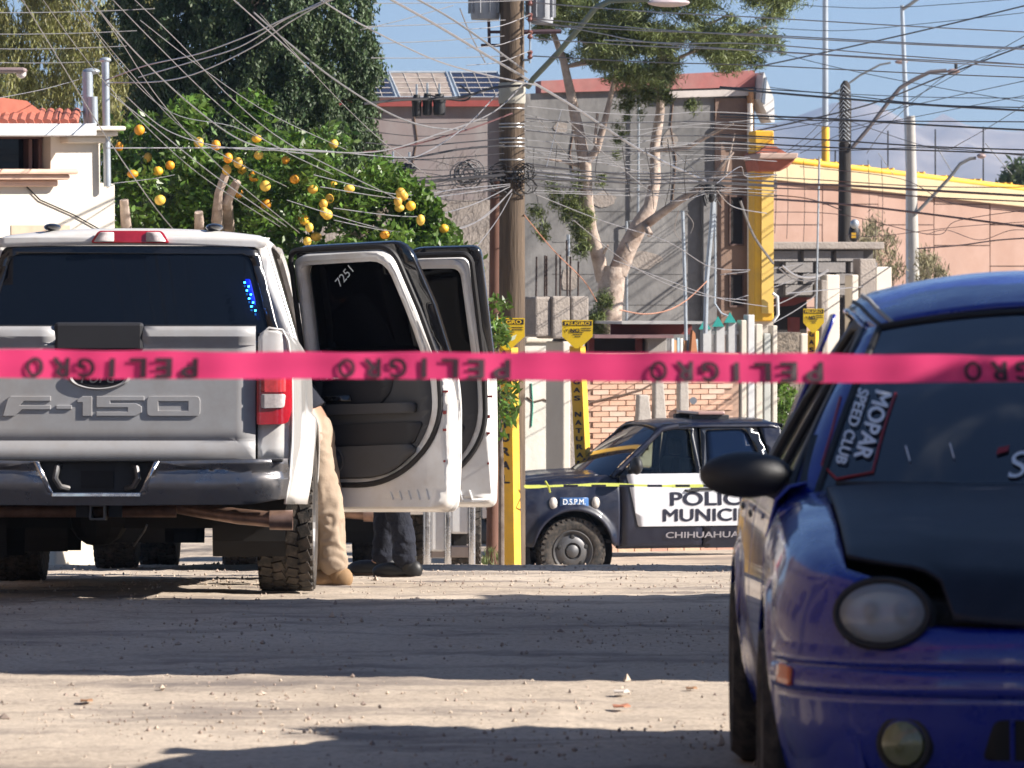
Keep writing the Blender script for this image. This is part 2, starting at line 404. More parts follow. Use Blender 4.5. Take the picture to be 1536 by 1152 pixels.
def door(par, name, s, hy, L, ang, outline, win, P_, glassm, label=None, inner=False, us=1.0):
    """hinged at hy; (u rearwards, z); ang 0 = shut"""
    a = Vector((s * math.sin(ang), -math.cos(ang), 0)); n = Vector((s * math.cos(ang), math.sin(ang), 0)); H = Vector((s * (TW - .012), hy - .004, 0))
    fm = lambda d: (lambda u, z: H + a * u * us + n * (tsx(z) - TW + .012 + d) + Vector((0, 0, z)))
    belt = win[0][1] - .03
    low = [p for p in outline if p[1] <= belt]; zi = sorted(outline, key=lambda p: p[1])
    # lower skin: outline clipped at the belt
    def clip(poly, z, keep_low):
        out = []
        for p, q in zip(poly, poly[1:] + poly[:1]):
            pin = (p[1] <= z) == keep_low or p[1] == z; qin = (q[1] <= z) == keep_low or q[1] == z
            if pin: out.append(p)
            if pin != qin:
                t = (z - p[1]) / (q[1] - p[1]); out.append((p[0] + (q[0] - p[0]) * t, z))
        return out
    lo = clip(outline, belt, True); up = clip(outline, belt, False)
    sk = sheet(name, lo, P_['paint'], par, fm(0), (), (.12, .06), .014)
    if label: sk['label'] = label
    # window frame: outline above the belt round the glass; open towards the belt
    fr = sheet('window_frame', up, P_['frame'], sk, fm(-.012), [win], (.12, .08), .045)
    sheet('window_pane', [(p[0], p[1]) for p in win], glassm, sk, fm(-.018), (), (.12, .08), .004)
    if not inner:
        hx = L - .13
        m = MB(); c = [fm(.03)(u, 1.13) for u in (hx - .1, hx + .06)]
        m.tube([fm(.004)(hx - .11, 1.13), fm(.035)(hx - .09, 1.13), fm(.035)(hx + .05, 1.13), fm(.004)(hx + .07, 1.13)], .014, 8).o('door_handle', P_['handle'], sk, True)
        return sk, fm
    return sk, fm

RD_OUT = lambda L: rpoly([(0.005, .43), (.0, 1.30), (.03, 1.92), (L - .20, 1.935), (L - .085, 1.60), (L - .03, 1.31), (L, 1.12), (L, .43)], [.03, 0, .05, .09, .0, .0, .1, .06])
RD_WIN = lambda L: rpoly([(.06, 1.335), (.085, 1.85), (L - .31, 1.865), (L - .185, 1.55), (L - .12, 1.335)], [.02, .05, .09, .3, .03])
FD_OUT = rpoly([(0, .46), (0, 1.31), (.10, 1.40), (.52, 1.87), (.62, 1.925), (1.0, 1.93), (1.035, 1.31), (1.04, .46)], [.05, .02, .05, .1, .1, .05, 0, .05])
FD_WIN = rpoly([(.12, 1.335), (.2, 1.45), (.56, 1.83), (.66, 1.865), (.95, 1.865), (.975, 1.335)], [.03, .02, .08, .08, .05, .03])

def pickup(name, label, loc, rotz, tilt, Pm, opened=False, group=None, plate=False, rear_detail=True, front='grille', rim='truck'):
    t = T(name, label, 'pickup truck', loc, rotz, group); t.rotation_euler[0] = tilt
    o = bpy.data.objects.new('x', None)
    sh = -YR   # local origin sits at the rear axle on the ground
    paint, gate = Pm['paint'], Pm['gate']; made = []
    # --- bed sides
    for s in (-1, 1):
        q = bodyside('bed_side', t, Pm['side'], s, 0.015, 2.0, tsec_bed, tbot, 66, 16, tflare)
        # inner wall of the bed
        sheet('bed_liner', [(.03, .8), (1.98, .8), (1.98, 1.36), (.03, 1.36)], BLACKP, q, lambda y, z, s=s: (s * .83, y, z), (), None, .02)
        # rear corner post closing the bed side
        sheet('corner_post', [(.826, .70), (.985, .70), (.997, .9), (.995, 1.12), (.985, 1.25), (.965, 1.345), (.93, 1.372), (.86, 1.372), (.826, 1.34)], Pm['side'], q, lambda x, z, s=s: (s * x, .012 + .03 * max(0, (x - .93) / .06), z), (), (.03, .06), .01)
        lower = [(.81, .735), (.97, .70), (.985, .62), (.965, .50), (.93, .455)]
    bed = MB().box((-.83, .02, .78), (.83, 1.99, .82)).box((-.83, 1.96, .8), (.83, 2.0, 1.36)).o('bed_floor', BLACKP, t)
    # wheel wells, frame, axle
    u = MB()
    for yc in (YR, YF):
        for s in (-1, 1):
            u.lathe([(.52, s * .55), (.52, s * .94)], 24, 'x', (0, yc, TR), a0=R(-25), a1=R(205)); u.lathe([(.02, s * .56), (.52, s * .55)], 24, 'x', (0, yc, TR), a0=R(0), a1=R(180))
    for s in (-1, 1): u.box((s * .5 - .05, .1, .58), (s * .5 + .05, 5.5, .72))
    u.box((-.8, 2.0, .5), (.8, 4.3, .6)); u.box((-.72, YR - .06, TR - .07), (.72, YR + .06, TR + .07)); u.ball((-.1, YR, TR), (.17, .17, .17), 12, 8)
    u.box((-.8, 4.2, .6), (.8, 5.6, .7)); u.box((-.72, YF - .05, TR - .08), (.72, YF + .05, TR + .04)); u.box((-.45, 1.3, .45), (.2, 1.9, .6))
    u.ball((.0, .75, .66), (.36, .36, .11), 20, 8)
    u.o('underbody', UNDER, t)
    # --- tailgate
    def gy(x, z): # contour of the gate in y
        y = -.012; y -= .022 * math.exp(-((z - 1.345) / .03) ** 2) + .018 * math.exp(-((z - .735) / .03) ** 2) * (1 - .6 * max(0, min(1, (abs(x) - .55) / .15)))
        y += .012 * math.exp(-((z - .80) / .02) ** 2); return y
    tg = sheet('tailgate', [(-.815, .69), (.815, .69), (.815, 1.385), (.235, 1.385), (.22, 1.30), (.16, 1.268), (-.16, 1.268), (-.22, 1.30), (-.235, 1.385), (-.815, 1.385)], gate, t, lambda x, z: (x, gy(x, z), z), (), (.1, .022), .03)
    if rear_detail:
        MB().box((-.232, -.045, 1.262), (.232, .01, 1.41)).o('step_cover', TRIMD, tg, False, .018)
        MB().box((-.815, -.012, 1.386), (-.236, .03, 1.398)).box((.236, -.012, 1.386), (.815, .03, 1.398)).o('gate_cap', BLACKP, tg, False, .004)
        bz = MB().lathe([(.135, -.026), (.15, -.034), (.165, -.02), (.17, 0)], 40, 'y').o('emblem_ring', gate, tg, True); bz.scale = (1, 1, .42); bz.location = (0, -.01, 1.13)
        em = MB().lathe([(.001, -.03), (.12, -.028), (.14, -.012)], 40, 'y').o('emblem', mat('emblem_blue', (.004, .006, .014), .25, coat=1), tg, True); em.scale = (1, 1, .42); em.location = (0, -.012, 1.13)
        text('emblem_script', 'Ford', .17, .062, lambda u, v: (-.085 + u + (v - .03) * .3, -.043, 1.098 + v), STEEL, tg, .0, .003)
        # raised model name in squared letters
        m = MB(); zb, zt = .925, 1.03; dpt = (0, -.014, 0); st = .026
        def bar(x0, z0, x1, z1): m.prism([(x0, -.022, z0), (x1, -.022, z0), (x1, -.022, z1), (x0, -.022, z1)], dpt)
        def pg(pts): m.prism([(x, -.022, z) for x, z in pts], dpt)
        pg([(-.50, zb), (-.44, zb), (-.40, zb + .034), (-.25, zb + .034), (-.25, zb + .058), (-.41, zb + .058), (-.39, zb + .078), (-.25, zb + .078), (-.25, zt), (-.46, zt), (-.475, zt - .015)])
        bar(-.222, zb + .036, -.14, zb + .058)
        pg([(-.085, zb), (-.034, zb), (-.034, zt), (-.085, zt), (-.113, zt - .018), (-.113, zt - .034), (-.085, zt - .034)])
        pg([(-.013, zb), (.19, zb), (.225, zb + .02), (.225, zb + .05), (.195, zb + .068), (.06, zb + .068), (.06, zb + .08), (.237, zb + .08), (.237, zt), (-.013, zt), (-.013, zb + .045), (.15, zb + .045), (.15, zb + .024), (-.013, zb + .024)])
        o_ = rpoly([(.25, zb), (.528, zb), (.528, zt), (.25, zt)], .025, 3)
        m.o('raised_letters', gate, tg, False, .003)
        sheet('raised_letters', o_, gate, tg, lambda x, z: (x, -.030, z), [[(.31, zb + .028), (.465, zb + .028), (.465, zt - .028), (.31, zt - .028)]], None, .012, False, .003)
    # --- tail lights
    for s in (-1, 1):
        prof = rpoly([(.822, .88), (.97, .885), (.992, .95), (.992, 1.14), (.98, 1.19), (.822, 1.20)], [.01, .02, .03, .03, .03, .01])
        tl = sheet('tail_light', prof, REDL, t, lambda x, z, s=s: (s * x, -.018 + 1.1 * max(0, x - .93) ** 1.6 * 2, z), (), (.02, .05), .05, True, .008)
        sheet('clear_lens', rpoly([(.845, .965), (.965, .97), (.972, 1.04), (.845, 1.04)], .012), CLEARL, tl, lambda x, z, s=s: (s * x, -.047 + 2.2 * max(0, x - .93) ** 1.6, z), (), (.02, .05), .006)
        sheet('red_lens', rpoly([(.845, 1.05), (.972, 1.05), (.972, 1.14), (.845, 1.145)], .012), mat('bright_red_lens', (.65, .05, .06), .2, coat=1, var=.2, scale=40), tl, lambda x, z, s=s: (s * x, -.047 + 2.2 * max(0, x - .93) ** 1.6, z), (), (.02, .05), .006)
    # --- rear bumper
    def by(x, z): return -.16 + .14 * max(0, (abs(x) - .78) / .22) ** 2 + .025 * max(0, (.56 - z) / .1) + (.02 if .62 < z < .66 else 0)
    half = [(0.0, .465), (.23, .465), (.80, .47), (.965, .50), (.985, .60), (.975, .705), (.30, .69), (.225, .525), (0.0, .525)]
    full = [(-x, z) for x, z in half[::-1][:-1]] + half[1:] if False else half[1:-1]
    bp_ = sheet('rear_bumper', [(-x, z) for x, z in half[1:8]][::-1] + [] + half[1:8], Pm['bumper'], t, lambda x, z: (x, by(x, z), z), (), (.06, .028), .03, True)
    MB().prism([(-.96, -.13, .688), (-.3, -.15, .688), (.3, -.15, .688), (.96, -.13, .688), (.97, .01, .688), (-.97, .01, .688)], (0, 0, .014)).o('step_pad', BLACKP, bp_, False, .003)
    pr = MB().box((-.29, -.09, .50), (.29, -.06, .69)).o('plate_recess', BLACKP, bp_)
    m = MB(); m.box((-.085, -.1, .55), (.085, -.085, .64)).o('plate_bracket', UNDER, bp_)
    for s in (-1, 1):
        MB().tube([(s * .15, -.1, .55), (s * .19, -.14, .56), (s * .215, -.15, .6), (s * .205, -.13, .66), (s * .19, -.1, .67)], .016, 8).o('tow_hook', STEEL, bp_, True)
        sheet('bumper_highlight', [(.30, .688), (.325, .688), (.25, .527), (.225, .527)], CHROME, bp_, lambda x, z, s=s: (s * x, by(x, z) - .018, z), (), None, .006)
    MB().box((-.23, -.185, .505), (.23, -.14, .527)).o('bumper_highlight', CHROME, bp_, False, .004)
    hb = MB().tube([(-.55, .05, .43), (.40, .05, .43)], .032, 10).o('hitch_bar', RUST, t, True)
    MB().box((-.12, .0, .40), (-.05, .1, .47)).box((.05, 0, .40), (.12, .1, .47)).o('hitch_bracket', BLACKP, hb, False, .004)
    m = MB(); 
    for a, b in (((-.04, -.1, .385), (.04, .05, .395)), ((-.04, -.1, .455), (.04, .05, .465)), ((-.04, -.1, .395), (-.03, .05, .455)), ((.03, -.1, .395), (.04, .05, .455))): m.box(a, b)
    m.o('hitch_receiver', STEEL, hb, False, .003)
    MB().tube([(.16, .3, .25), (.23, .1, .33), (.25, 0, .36)], .006, 6).o('hanging_wire', STEEL, hb)
    ex = MB().tube([(.25, .9, .50), (.38, .45, .46), (.5, .25, .44), (.72, .06, .405), (.94, -.02, .385)], .042, 16, False)
    ex.lathe([(.05, -.04), (.053, .08), (.043, .08), (.04, -.04)], 20, 'x', (.93, -.02, .385)); ex.o('exhaust_pipe', mat('exhaust_metal', (.32, .2, .15), .4, metal=.6, var=.35, scale=10), t, True)
    # --- cab
    ry = lambda z: 2.03 + max(0, z - 1.32) * .22
    rw_ = [(-.845, 1.36), (.845, 1.36), (.70, 1.865), (-.70, 1.865)]
    sheet('cab_back', [(-.955, .5), (.955, .5), (.955, 1.3), (.755, 1.9), (-.755, 1.9), (-.955, 1.3)], paint, t, lambda x, z: (x, ry(z), z), [rpoly(rw_, .04)], (.2, .1), .02)
    rg = sheet('rear_window', rpoly([(-.86, 1.35), (.86, 1.35), (.715, 1.878), (-.715, 1.878)], .05), Pm['rglass'], t, lambda x, z: (x, ry(z) - .022 - .02 * (1 - (x / .8) ** 2), z), (), (.1, .1), .006)
    sheet('window_border', rpoly([(-.865, 1.345), (.865, 1.345), (.72, 1.883), (-.72, 1.883)], .05), BLACKG, rg, lambda x, z: (x, ry(z) - .030 - .02 * (1 - (x / .8) ** 2), z), [rpoly([(-.80, 1.385), (.80, 1.385), (.675, 1.84), (-.675, 1.84)], .06)], (.1, .1), .003)
    def roof(u_, v):
        s_ = u_ * 2 - 1; y = 2.14 + v * 1.59; e = abs(s_)
        z = 1.985 - .05 * e ** 2.5 - .055 * max(0, 1 - v / .09) ** 2 - .06 * max(0, (v - .7) / .3) ** 2
        if e > .93: z -= (e - .93) / .07 * .035
        return (s_ * (.80 - .035 * max(0, (v - .6) / .4) ** 2) * (1 - .02 * max(0, 1 - v / .1)), y, z)
    rf = grid('roof', roof, 40, 30, paint, t, True, .02, flip=True)
    sheet('roof_rear_band', [(-.755, 1.875), (.755, 1.875), (.785, 1.925), (-.785, 1.925)], paint, rf, lambda x, z: (x, 2.135 - .035 * (1 - abs(x) ** 3), z + .012 * (1 - (x / .78) ** 2)), (), (.08, .02), .012)
    if rear_detail:
        cl = sheet('brake_light', rpoly([(-.225, 1.895), (.225, 1.895), (.18, 1.96), (-.18, 1.96)], .02), REDL, t, lambda x, z: (x, 2.085, z), (), None, .04, True, .006)
        for s in (-1, 1): sheet('clear_lens', rpoly([(.09, 1.902), (.205, 1.902), (.168, 1.953), (.09, 1.953)], .008), CLEARL, cl, lambda x, z, s=s: (s * x, 2.062, z), (), None, .006)
        for x in (-.46, .46): MB().ball((x, 2.3, 1.99), (.05, .1, .02), 12, 8).o('antenna_pod', BLACKG, t, True)
    # side posts behind the rear doors + sills + floor
    for s in (-1, 1):
        sheet('cab_pillar', [(2.035, 1.33), (2.29, 1.33), (2.31, 1.55), (2.41, 1.88), (2.40, 1.93), (2.18, 1.93), (2.15, 1.88)], paint, t, lambda y, z, s=s: (s * (tsx(z) - .004), y, z), (), (.06, .06), .02)
        sheet('cab_corner', [(2.01, .47), (2.275, .47), (2.275, 1.33), (2.01, 1.33)], paint, t, lambda y, z, s=s: (s * (tsx(z) - .004), y, z), (), (.06, .1), .02)
        MB().box((s * .9 - .05, 2.27, .43), (s * .9 + .06, 4.27, .5)).o('sill', paint, t, False, .015)
        sheet('window_pillar', [(3.2, .5), (3.27, .5), (3.27, 1.92), (3.2, 1.92)], BLACKP, t, lambda y, z, s=s: (s * (tsx(z) - .04), y, z), (), (.1, .1), .03)
        MB().tube([(s * .93, 4.33, 1.30), (s * .845, 3.98, 1.60), (s * .775, 3.66, 1.87), (s * .765, 3.45, 1.91)], .035, 8).o('windscreen_pillar', paint, t, True)
    MB().box((-.9, 2.1, .5), (.9, 4.4, .54)).o('cabin_floor', TRIMD, t)
    m = MB(); m.box((-.7, 2.25, .75), (.7, 2.4, 1.45)).box((-.7, 2.4, .75), (.7, 2.85, .95))
    for s in (-1, 1): m.box((s * .38 - .26, 3.1, .75), (s * .38 + .26, 3.25, 1.5)).box((s * .38 - .26, 3.25, .75), (s * .38 + .26, 3.75, .95)).box((s * .38 - .12, 3.08, 1.52), (s * .38 + .12, 3.2, 1.72)).box((s * .38 - .12, 2.24, 1.46), (s * .38 + .12, 2.36, 1.66))
    m.o('seat', SEAT, t, False, .04)
    MB().box((-.88, 4.0, .8), (.88, 4.35, 1.28)).o('dashboard', TRIMD, t, False, .05)
    MB().tube([(-.38 + .18 * math.cos(k * PI / 8), 3.9 + .05 * math.sin(k * PI / 8), 1.22 + .17 * math.sin(k * PI / 8)) for k in range(17)], .014, 6).o('steering_wheel', TRIMD, t, True)
    # windscreen, hood, fenders, nose
    def ws(u_, v):
        s_ = u_ * 2 - 1; b = Vector((.90 * s_, 4.50 - .14 * s_ * s_, 1.31)); c = Vector((.735 * s_, 3.70 - .08 * s_ * s_, 1.915 - .02 * s_ * s_)); q = b.lerp(c, v); q.y += .04 * math.sin(PI * v); return q
    grid('windscreen', ws, 16, 10, Pm.get('wglass', WGLASS), t, True)
    def hood(u_, v):
        s_ = u_ * 2 - 1; y = 4.47 + v * (1.33 - .1 * s_ * s_); return (s_ * (.795 - .05 * v * v), y, thood(y) + .03 * (1 - s_ ** 4) + (.012 if .35 < abs(s_) < .75 else 0))
    grid('hood', hood, 32, 22, paint, t, True, .02)
    MB().box((-.86, 4.36, 1.22), (.86, 4.5, 1.295)).o('cowl', BLACKP, t)
    for s in (-1, 1):
        bodyside('fender', t, Pm['side'], s, 4.262, 5.84, tsec_fen, tbot, 60, 16, tflare)
    gr = MB().prism([(-.62, 5.80, .72), (.62, 5.80, .72), (.66, 5.78, 1.17), (-.66, 5.78, 1.17)], (0, .05, 0)).o('grille', Pm.get('grille', BLACKP), t, False, .01)
    m = MB()
    for k in range(7): m.box((-.56 + .0, 5.85, .78 + .05 * k), (.56, 5.865, .795 + .05 * k))
    m.box((-.02, 5.85, .74), (.02, 5.87, 1.15)); m.o('grille_slats', Pm.get('slat', CHROME), gr, False, .003)
    for s in (-1, 1):
        hl = sheet('headlight', rpoly([(.63, .80), (.86, .83), (.90, 1.0), (.86, 1.12), (.64, 1.13)], .03), CLEARL, t, lambda x, z, s=s: (s * x, 5.86 - 2.6 * max(0, x - .66) ** 1.8, z), (), (.03, .05), .04)
        MB().ball((s * .75, 5.83, .96), (.07, .04, .07), 12, 8).o('headlight_bowl', GLOBE, hl, True)
        sheet('turn_lens', rpoly([(.84, .86), (.895, .9), (.91, 1.05), (.87, 1.08)], .01), AMBER, hl, lambda x, z, s=s: (s * x, 5.875 - 2.6 * max(0, x - .66) ** 1.8, z), (), (.03, .05), .02)
    sheet('front_bumper', [(-.97, .5), (.97, .5), (.97, .72), (.7, .76), (-.7, .76), (-.97, .72)], Pm.get('fbumper', BLACKP), t, lambda x, z: (x, 5.95 - .28 * (abs(x) / .97) ** 3.2 - .03 * ((z - .62) / .13) ** 2, z), (), (.08, .05), .05)
    for s in (-1, 1):
        for yc in (YR, YF): wheel(t, s * (.93 if yc == YR else .88), yc, TR, TR, .29, s, rim)
    # doors
    for s in (-1, 1):
        if opened and s > 0: continue
        door(t, 'rear_door', s, 3.2, .92, 0, RD_OUT(.92), RD_WIN(.92), dict(paint=Pm['door'], frame=BLACKG, handle=Pm['handle']), Pm['dglass'])
        door(t, 'front_door', s, 4.255, 1.05, 0, FD_OUT, FD_WIN, dict(paint=Pm['door'], frame=BLACKG, handle=Pm['handle']), Pm.get('fglass', Pm['dglass']))
        mi = MB().ball((s * 1.12, 4.08, 1.44), (.13, .07, .11), 16, 10).o('side_mirror', Pm['mirror'], t, True)
        MB().tube([(s * .95, 4.1, 1.36), (s * 1.05, 4.09, 1.40)], .03, 8).o('mirror_arm', BLACKP, mi, True)
    return t

RD_WIN2 = lambda L: rpoly([(.085, 1.335), (.10, 1.83), (L - .295, 1.845), (L - .20, 1.55), (L - .15, 1.335)], [.02, .05, .09, .3, .03])
FD_WIN2 = rpoly([(.14, 1.335), (.22, 1.45), (.57, 1.79), (.66, 1.825), (.90, 1.825), (.935, 1.335)], [.03, .02, .08, .08, .05, .03])
def inner_door(par, sk, fm, L, out, win, rear):
    """inside face of an opened door: painted frame, seal, trim panel"""
    lo = .46
    if rear:
        trim = rpoly([(.03, .62), (.05, 1.315), (L - .13, 1.315), (L - .10, .92), (L - .36, .62)], [.03, .02, .02, .25, .25], 8)
        ring = rpoly([(.012, .445), (.012, 1.25), (.045, 1.36), (.06, 1.875), (L - .27, 1.885), (L - .165, 1.58), (L - .095, 1.36), (L - .012, 1.1), (L - .012, .445)], [.03, 0, 0, .06, .1, 0, 0, .1, .07])
    else:
        trim = rpoly([(.04, .62), (.06, 1.315), (L - .1, 1.315), (L - .09, .9), (L - .3, .62)], [.03, .02, .02, .2, .2], 8)
        ring = rpoly([(.012, .475), (.012, 1.30), (.12, 1.38), (.54, 1.82), (.64, 1.87), (L - .10, 1.875), (L - .06, 1.33), (L - .012, .475)], [.05, .02, .05, .1, .1, .05, 0, .05])
    n = len(ring); cx = L * .45
    # one solid inner frame (sides of the door), with a hole for window and trim
    hole = win
    fr = sheet('inner_frame', ring, WHITE, sk, fm(-.075), [hole, trim], (.1, .06), .11)
    tp = sheet('trim_panel', trim, TRIM, sk, fm(-.12), (), (.1, .08), .03)
    def off(poly, d):
        c = Vector((sum(p[0] for p in poly) / len(poly), sum(p[1] for p in poly) / len(poly))); out_ = []
        for i, p in enumerate(poly):
            a = Vector(poly[i - 1]); b = Vector(poly[(i + 1) % len(poly)]); e = b - a
            if e.length < 1e-6: continue
            nn = Vector((e.y, -e.x)).normalized(); q = Vector(p)
            if (q + nn * .01 - c).length < (q - c).length: nn = -nn
            out_.append(tuple(q + nn * d))
        return out_
    if rear:
        sp = rpoly([(.0, .585), (L - .36, .585), (L - .055, .88), (L - .06, 1.30), (L - .125, 1.57), (L - .235, 1.905), (.045, 1.895), (.025, 1.3), (.015, .8)], [.02, .3, .3, .0, .0, .1, .06, 0, 0], 8)
    else:
        sp = rpoly([(.0, .585), (L - .3, .585), (L - .05, .86), (L - .05, 1.30), (L - .08, 1.885), (.62, 1.88), (.5, 1.82), (.12, 1.4), (.02, 1.28)], [.02, .25, .25, 0, .06, .08, .05, .05, .02], 8)
    MB().tube([fm(-.137)(u, z) for u, z in sp] + [fm(-.137)(*sp[0])], .016, 8, False).o('weather_strip', SEAL, sk, True)
    # white inner window surround, then black outer rim on the window frame
    ww = off(win, .034)
    sheet('window_surround', ww, WHITE, sk, fm(-.135), [off(win, .004)], (.1, .08), .012)
    # dark recess with the pull, lower pocket
    rc = rpoly([(.12, 1.05), (.15, 1.25), (L - .33, 1.26), (L - .36, 1.12), (L - .42, 1.05)], .03)
    sheet('door_pull', rc, TRIMD, tp, fm(-.142), (), (.1, .05), .01)
    sheet('door_pocket', rpoly([(.05, .80), (.05, .93), (L - .16, .95), (L - .22, .82)], .03), TRIMD, tp, fm(-.142), (), (.1, .05), .01)
    sheet('armrest', rpoly([(.1, .99), (.1, 1.05), (L - .2, 1.06), (L - .2, 1.0)], .02), TRIM, tp, fm(-.165), (), (.1, .05), .05)
    sheet('pocket_lip', rpoly([(.04, .63), (.04, .80), (L - .22, .82), (L - .2, .78), (L - .38, .63)], [.02, .02, .03, .1, .15]), TRIM, tp, fm(-.155), (), (.1, .05), .03)
    circ = lambda cu, cz, r_: [(cu + r_ * math.cos(2 * PI * k / 20), cz + r_ * math.sin(2 * PI * k / 20)) for k in range(20)]
    sp_ = sheet('speaker', circ(.2, .725, .075), TRIMD, tp, fm(-.172), (), None, .012)
    sheet('speaker_ring', circ(.2, .725, .085), TRIM, sp_, fm(-.176), [circ(.2, .725, .074)], None, .014)
    sheet('switch_pod', rpoly([(.16, 1.065), (.34, 1.07), (.33, 1.105), (.16, 1.10)], .01), BLACKG, tp, fm(-.19), (), None, .02)
    sheet('door_lever', rpoly([(.13, 1.185), (.25, 1.20), (.25, 1.225), (.13, 1.22)], .008), CHROME, tp, fm(-.155), (), None, .015)
    sheet('trim_seam', rpoly([(.06, 1.285), (L - .14, 1.285), (L - .14, 1.292), (.06, 1.292)], .002), SEAL, tp, fm(-.138), (), (.1, .05), .004)
    # stamped holes and latch on the rear edge
    m = MB(); e = fm(-.075)
    a = (fm(0)(L, 1) - fm(0)(0, 1)).normalized(); nrm = (fm(0)(.5, 1) - fm(-.1)(.5, 1)).normalized()
    for z, w_, h_ in ((1.12, .05, .012), (1.0, .02, .02), (.72, .012, .012), (.9, .02, .014)):
        c = fm(-.132)(L - .035, z); m.box((-w_ / 2, -.004, -h_ / 2), (w_ / 2, .004, h_ / 2), Matrix.Translation(c) @ Matrix.Rotation(math.atan2(a.y, a.x), 4, 'Z'))
    m.o('latch', mat('latch_red', (.25, .02, .02), .5), sk)
    m = MB()
    for k in range(5):
        u0 = L - .12 - k * .055; b0 = fm(-.136)(u0, .50); b1 = fm(-.136)(u0 - .02, .56 - .004 * k)
        m.tube([b0, b1], .006, 6)
    m.o('stamped_ribs', WHITE, sk, True)
